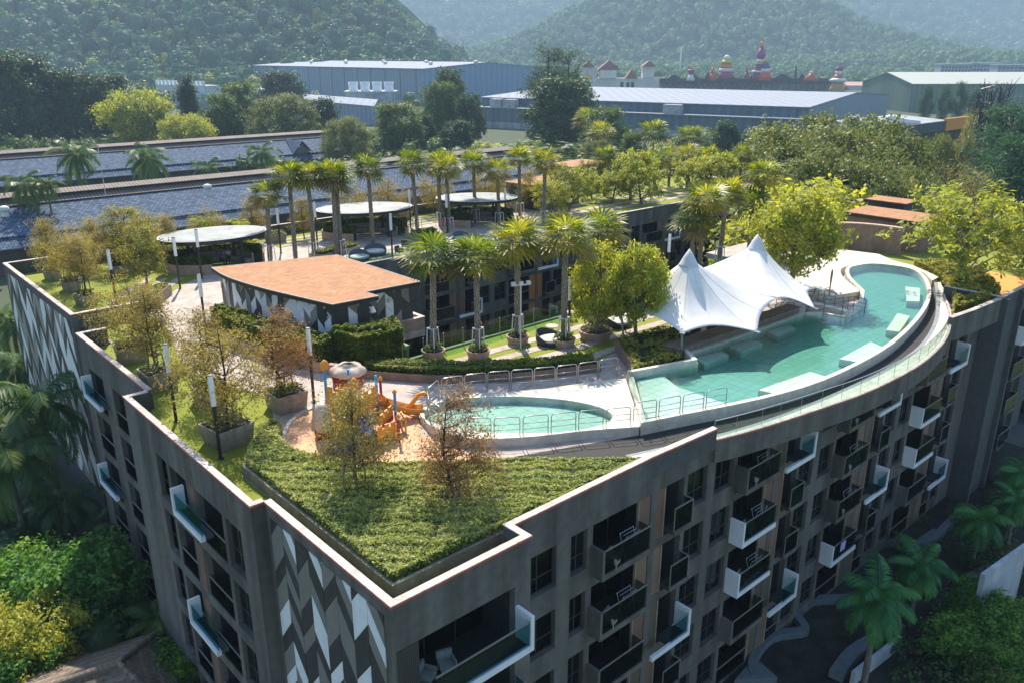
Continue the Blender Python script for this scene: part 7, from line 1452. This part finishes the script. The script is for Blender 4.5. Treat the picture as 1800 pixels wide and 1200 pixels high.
# ------------------------------------------------------------------ jungle at the left foot of the hotel
JL = [((72, 705), -5.5, 1.15, True, 'largest feather palm at the left edge, fronds sweeping down'), ((20, 560), -6.5, 1.0, True, 'feather palm behind the largest one at the left edge'), ((30, 640), -8.5, 1.0, True, 'shaded feather palm below the chevron wall'), ((140, 740), -11, .9, False, 'dark palm against the foot of the chevron wall'), ((15, 800), -8.0, 1.0, True, 'palm with stout trunk below the largest one'), ((215, 940), -13, .8, False, 'shaded palm at the foot of the left front'), ((270, 1090), -13.5, .75, False, 'shaded palm below the left balconies'), ((230, 880), -12.5, .8, False, 'dim palm beside the stepped front'), ((120, 880), -12., .85, False, 'dim palm left of the stepped front'), ((250, 1180), -14., .7, False, 'palm beside the tiled roof'), ((330, 1190), -14.3, .7, False, 'palm at the foot of the near corner')]
for (x, y), z, s, big, w in JL: p = at(x, y, z); coco_palm(w, (p[0], p[1], GZ), z - GZ, s, None, big, 'feather_palm')
for (x, y), z, k, s, w in [((60, 1085), -11.5, 'bush_gold', 1.0, 'golden shrub in the sun at the bottom left'), ((130, 1010), -11.5, 'bush_jungle', 1.1, 'bright lime shrub behind the golden one'), ((20, 1010), -12, 'bush_jungle', 1.0, 'lime shrub at the left edge'), ((20, 1150), -13, 'bush_jungle', .9, 'green shrub left of the tiled roof'), ((300, 1160), -13.8, 'bush_jungle', .6, 'small green shrub right of the tiled roof')]:
    p = at(x, y, z); h = H0[k] * s; plant(k, 'shrub', w, 'shrub', (p[0], p[1], z - h * .8), s)
n_ = 420; rs = np.random.RandomState(8); X = -22 - rs.rand(n_) * 40; Y = 22 + rs.rand(n_) * 60; P = np.stack([X, Y, np.full(n_, GZ - .3)], 1); uv_ = np.array([UV(a, b) for a, b in zip(X, Y)]); P = P[(uv_[:, 0] < -2.2)]
forest('jungle_undergrowth', 'dark leafy undergrowth at the left foot of the hotel', P, .9 + 1.2 * rs.rand(len(P)), 120, .24, lf_dark, 9)
# tiled roof at the bottom left
tr = thing('tiled_roof_house', 'small house with brown tiled hip roof at the bottom left corner', 'house', at(135, 1205, -12.2)[:2] + (GZ,), .55)
tile = mat('brown roof tile', (.17, .13, .095), .85, .25, 4, bump=.3); tile2 = mat('weathered roof tile', (.22, .175, .13), .85, .25, 4, bump=.3)
MB().box(-4.2, 4.2, -4.2, 4.2, 0, 2.2).build('wall', mat('cream wall', (.4, .36, .3), .9), tr)
ze_, zr_, n = 2.2, 4.3, 15
for side_ in (1, -1):
    for i in range(n):
        f0, f1 = i / n, (i + 1) / n; y0, y1 = 4.6 * (1 - f0), 4.6 * (1 - f1); z0, z1 = ze_ + (zr_ - ze_) * f0, ze_ + (zr_ - ze_) * f1; x0, x1 = 4.6 - 2.6 * f0, 4.6 - 2.6 * f1; mb = MB(); mb.add([(-x0, side_ * y0, z0 + .06), (x0, side_ * y0, z0 + .06), (x1, side_ * y1, z1 + .015), (-x1, side_ * y1, z1 + .015), (-x0, side_ * y0, z0), (x0, side_ * y0, z0)], [(0, 1, 2, 3), (0, 4, 5, 1)]); mb.build('tile_course', tile if i % 3 else tile2, tr)
        mb = MB(); mb.add([(side_ * x0, -y0, z0 + .06), (side_ * x0, y0, z0 + .06), (side_ * x1, y1, z1 + .015), (side_ * x1, -y1, z1 + .015), (side_ * x0, -y0, z0), (side_ * x0, y0, z0)], [(0, 1, 2, 3), (0, 4, 5, 1)]); mb.build('tile_course', tile2 if i % 4 == 0 else tile, tr)
for i in range(16): MB().lathe([(.16, -.16), (.18, .16)], 8, (0, 0, 0)).build('ridge_tile', tile2, tr).matrix_local = __import__('mathutils').Matrix.Translation((-2. + 4. * i / 15, 0, zr_ + .05)) @ __import__('mathutils').Matrix.Rotation(R(90), 4, 'Y')
for sx in (-1, 1):
    for sy in (-1, 1):
        a = np.array([sx * 4.6, sy * 4.6, ze_ + .1]); b = np.array([sx * 2.0, 0, zr_ + .08])
        for i in range(13): p0 = a + (b - a) * i / 13; p1 = a + (b - a) * (i + 1.1) / 13; MB().tube([p0, p1], [.17, .13], 7).build('hip_tile', tile if i % 2 else tile2, tr)

# ------------------------------------------------------------------ garden at the right foot of the hotel
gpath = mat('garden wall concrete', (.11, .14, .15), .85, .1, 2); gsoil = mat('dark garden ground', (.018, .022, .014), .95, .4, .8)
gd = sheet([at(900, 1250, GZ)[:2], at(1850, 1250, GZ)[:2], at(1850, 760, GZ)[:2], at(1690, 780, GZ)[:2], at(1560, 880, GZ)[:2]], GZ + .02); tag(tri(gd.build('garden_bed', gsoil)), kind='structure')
def gpl(l, z=GZ): return [at(x, y, z)[:2] for x, y in l]
for i, (l, w, hgt, lab) in enumerate([([(1335, 1200), (1330, 1170), (1360, 1130), (1420, 1118), (1408, 1092), (1400, 1080), (1430, 1065), (1500, 1062)], .5, .5, 'winding grey kerb of the garden path near the hotel foot'), ([(1480, 1200), (1510, 1160), (1560, 1130), (1590, 1110)], .8, .5, 'broad grey kerb left of the garden palm'), ([(1555, 960), (1600, 965), (1640, 960), (1665, 935), (1690, 910)], .5, .5, 'curving kerb farther along the garden'), ([(1700, 1030), (1760, 1000)], .5, .5, 'short straight kerb beside the pale wall')]):
    L1 = smooth_line(gpl(l), 4); tag(strip(MB(), L1, offset_line(L1, w), GZ + .03, GZ + hgt).build('garden_kerb', gpath), lab, 'kerb')
tag(MB().prism(gpl([(1382, 1060), (1400, 1050), (1412, 1085), (1395, 1085)]), GZ + .03, GZ + .4).build('garden_slab', gpath), 'small pale slab inside the winding garden kerb', 'slab'); tag(MB().prism(gpl([(1290, 1205), (1325, 1165), (1365, 1200)]), GZ + .03, GZ + .45).build('garden_slab', gpath), 'pale slab at the bottom edge by the hotel foot', 'slab'); tag(MB().prism(gpl([(1610, 955), (1640, 935), (1655, 950)]), GZ + .03, GZ + .4).build('garden_slab', gpath), 'pale triangular slab inside the far garden kerb', 'slab')
wl_ = gpl([(1725, 1045), (1800, 990)], -13); mb = MB(); strip(mb, wl_, offset_line(wl_, .3), GZ, -11.6); tag(mb.build('garden_wall', mat('pale garden wall', (.46, .50, .54), .8, .12, .6, stain=.25)), 'pale blue white garden wall at the right edge', 'wall')
wl_ = gpl([(1500, 1205), (1582, 1140)], GZ); mb = MB(); strip(mb, wl_, offset_line(wl_, .25), GZ, GZ + .9); tag(mb.build('garden_wall', mat('pale garden wall', (.46, .50, .54))), 'thin bluish wall beside the garden palm', 'wall')
for (x, y), z, s, w in [((1545, 1050), -9.5, .85, 'large coconut palm over the garden, nearest the hotel'), ((1620, 995), -11.5, .7, 'second garden palm behind the large one'), ((1725, 910), -12, .7, 'dark palm by the far garden kerb'), ((1795, 830), -10.5, .7, 'palm cut by the right edge above the garden'), ((1790, 880), -11.5, .6, 'lower palm at the right edge')]: p = at(x, y, z); coco_palm(w, (p[0], p[1], GZ), z - GZ, s, None, False, 'garden_palm', garden_crowns)
for (x, y), z, k, s, w in [((1720, 1040), -13.5, 'bush_jungle', .6, 'green shrub left of the pale garden wall'), ((1690, 1110), -14, 'bush_jungle', .6, 'dark green shrub below the pale wall'), ((1770, 1100), -13.8, 'bush_jungle', .7, 'leafy shrub at the right edge'), ((1790, 1160), -14, 'bush_jungle', .6, 'shrub in the bottom right corner'), ((1740, 1170), -14.4, 'bush', .8, 'low dark shrub at the bottom right')]:
    p = at(x, y, z); plant(k, 'shrub', w, 'shrub', (p[0], p[1], GZ), s)
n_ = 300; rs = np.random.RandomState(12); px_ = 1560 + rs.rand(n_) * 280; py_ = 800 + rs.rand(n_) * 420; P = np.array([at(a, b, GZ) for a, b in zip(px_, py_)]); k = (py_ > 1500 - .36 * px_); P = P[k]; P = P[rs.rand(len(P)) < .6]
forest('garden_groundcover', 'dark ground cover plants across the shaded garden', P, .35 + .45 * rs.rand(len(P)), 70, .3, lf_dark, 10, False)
tag(tri(MB().prism(gpl([(1712, 757), (1830, 796), (1830, 740), (1740, 700)], -12.2), GZ, -12.2).build('podium', stucco_dark)), 'dark podium roof beside the right-hand wing', 'podium')
# courtyard floor with a green pond
tag(sheet([W(15.7, 21.1)[:2], W(80, 21.1)[:2], W(80, 43.4)[:2], W(15.7, 43.4)[:2]], GZ + .03).build('courtyard_floor', mat('courtyard lawn', (.03, .09, .02), .9, .2, .4)), kind='structure')

# ------------------------------------------------------------------ haze
hz = MB().box(-3600, 4600, -260, 5400, GZ - 1.2, 900); hzm = bpy.data.materials.new('haze air'); hzm.use_nodes = True; N = hzm.node_tree.nodes; N.remove(N['Principled BSDF'])
pv = N.new('ShaderNodeVolumePrincipled'); pv.inputs['Color'].default_value = (.55, .78, 1.0, 1); pv.inputs['Density'].default_value = .00021; pv.inputs['Anisotropy'].default_value = .1
hzm.node_tree.links.new(pv.outputs[0], N['Material Output'].inputs['Volume'])
tag(hz.build('haze', hzm), kind='stuff')
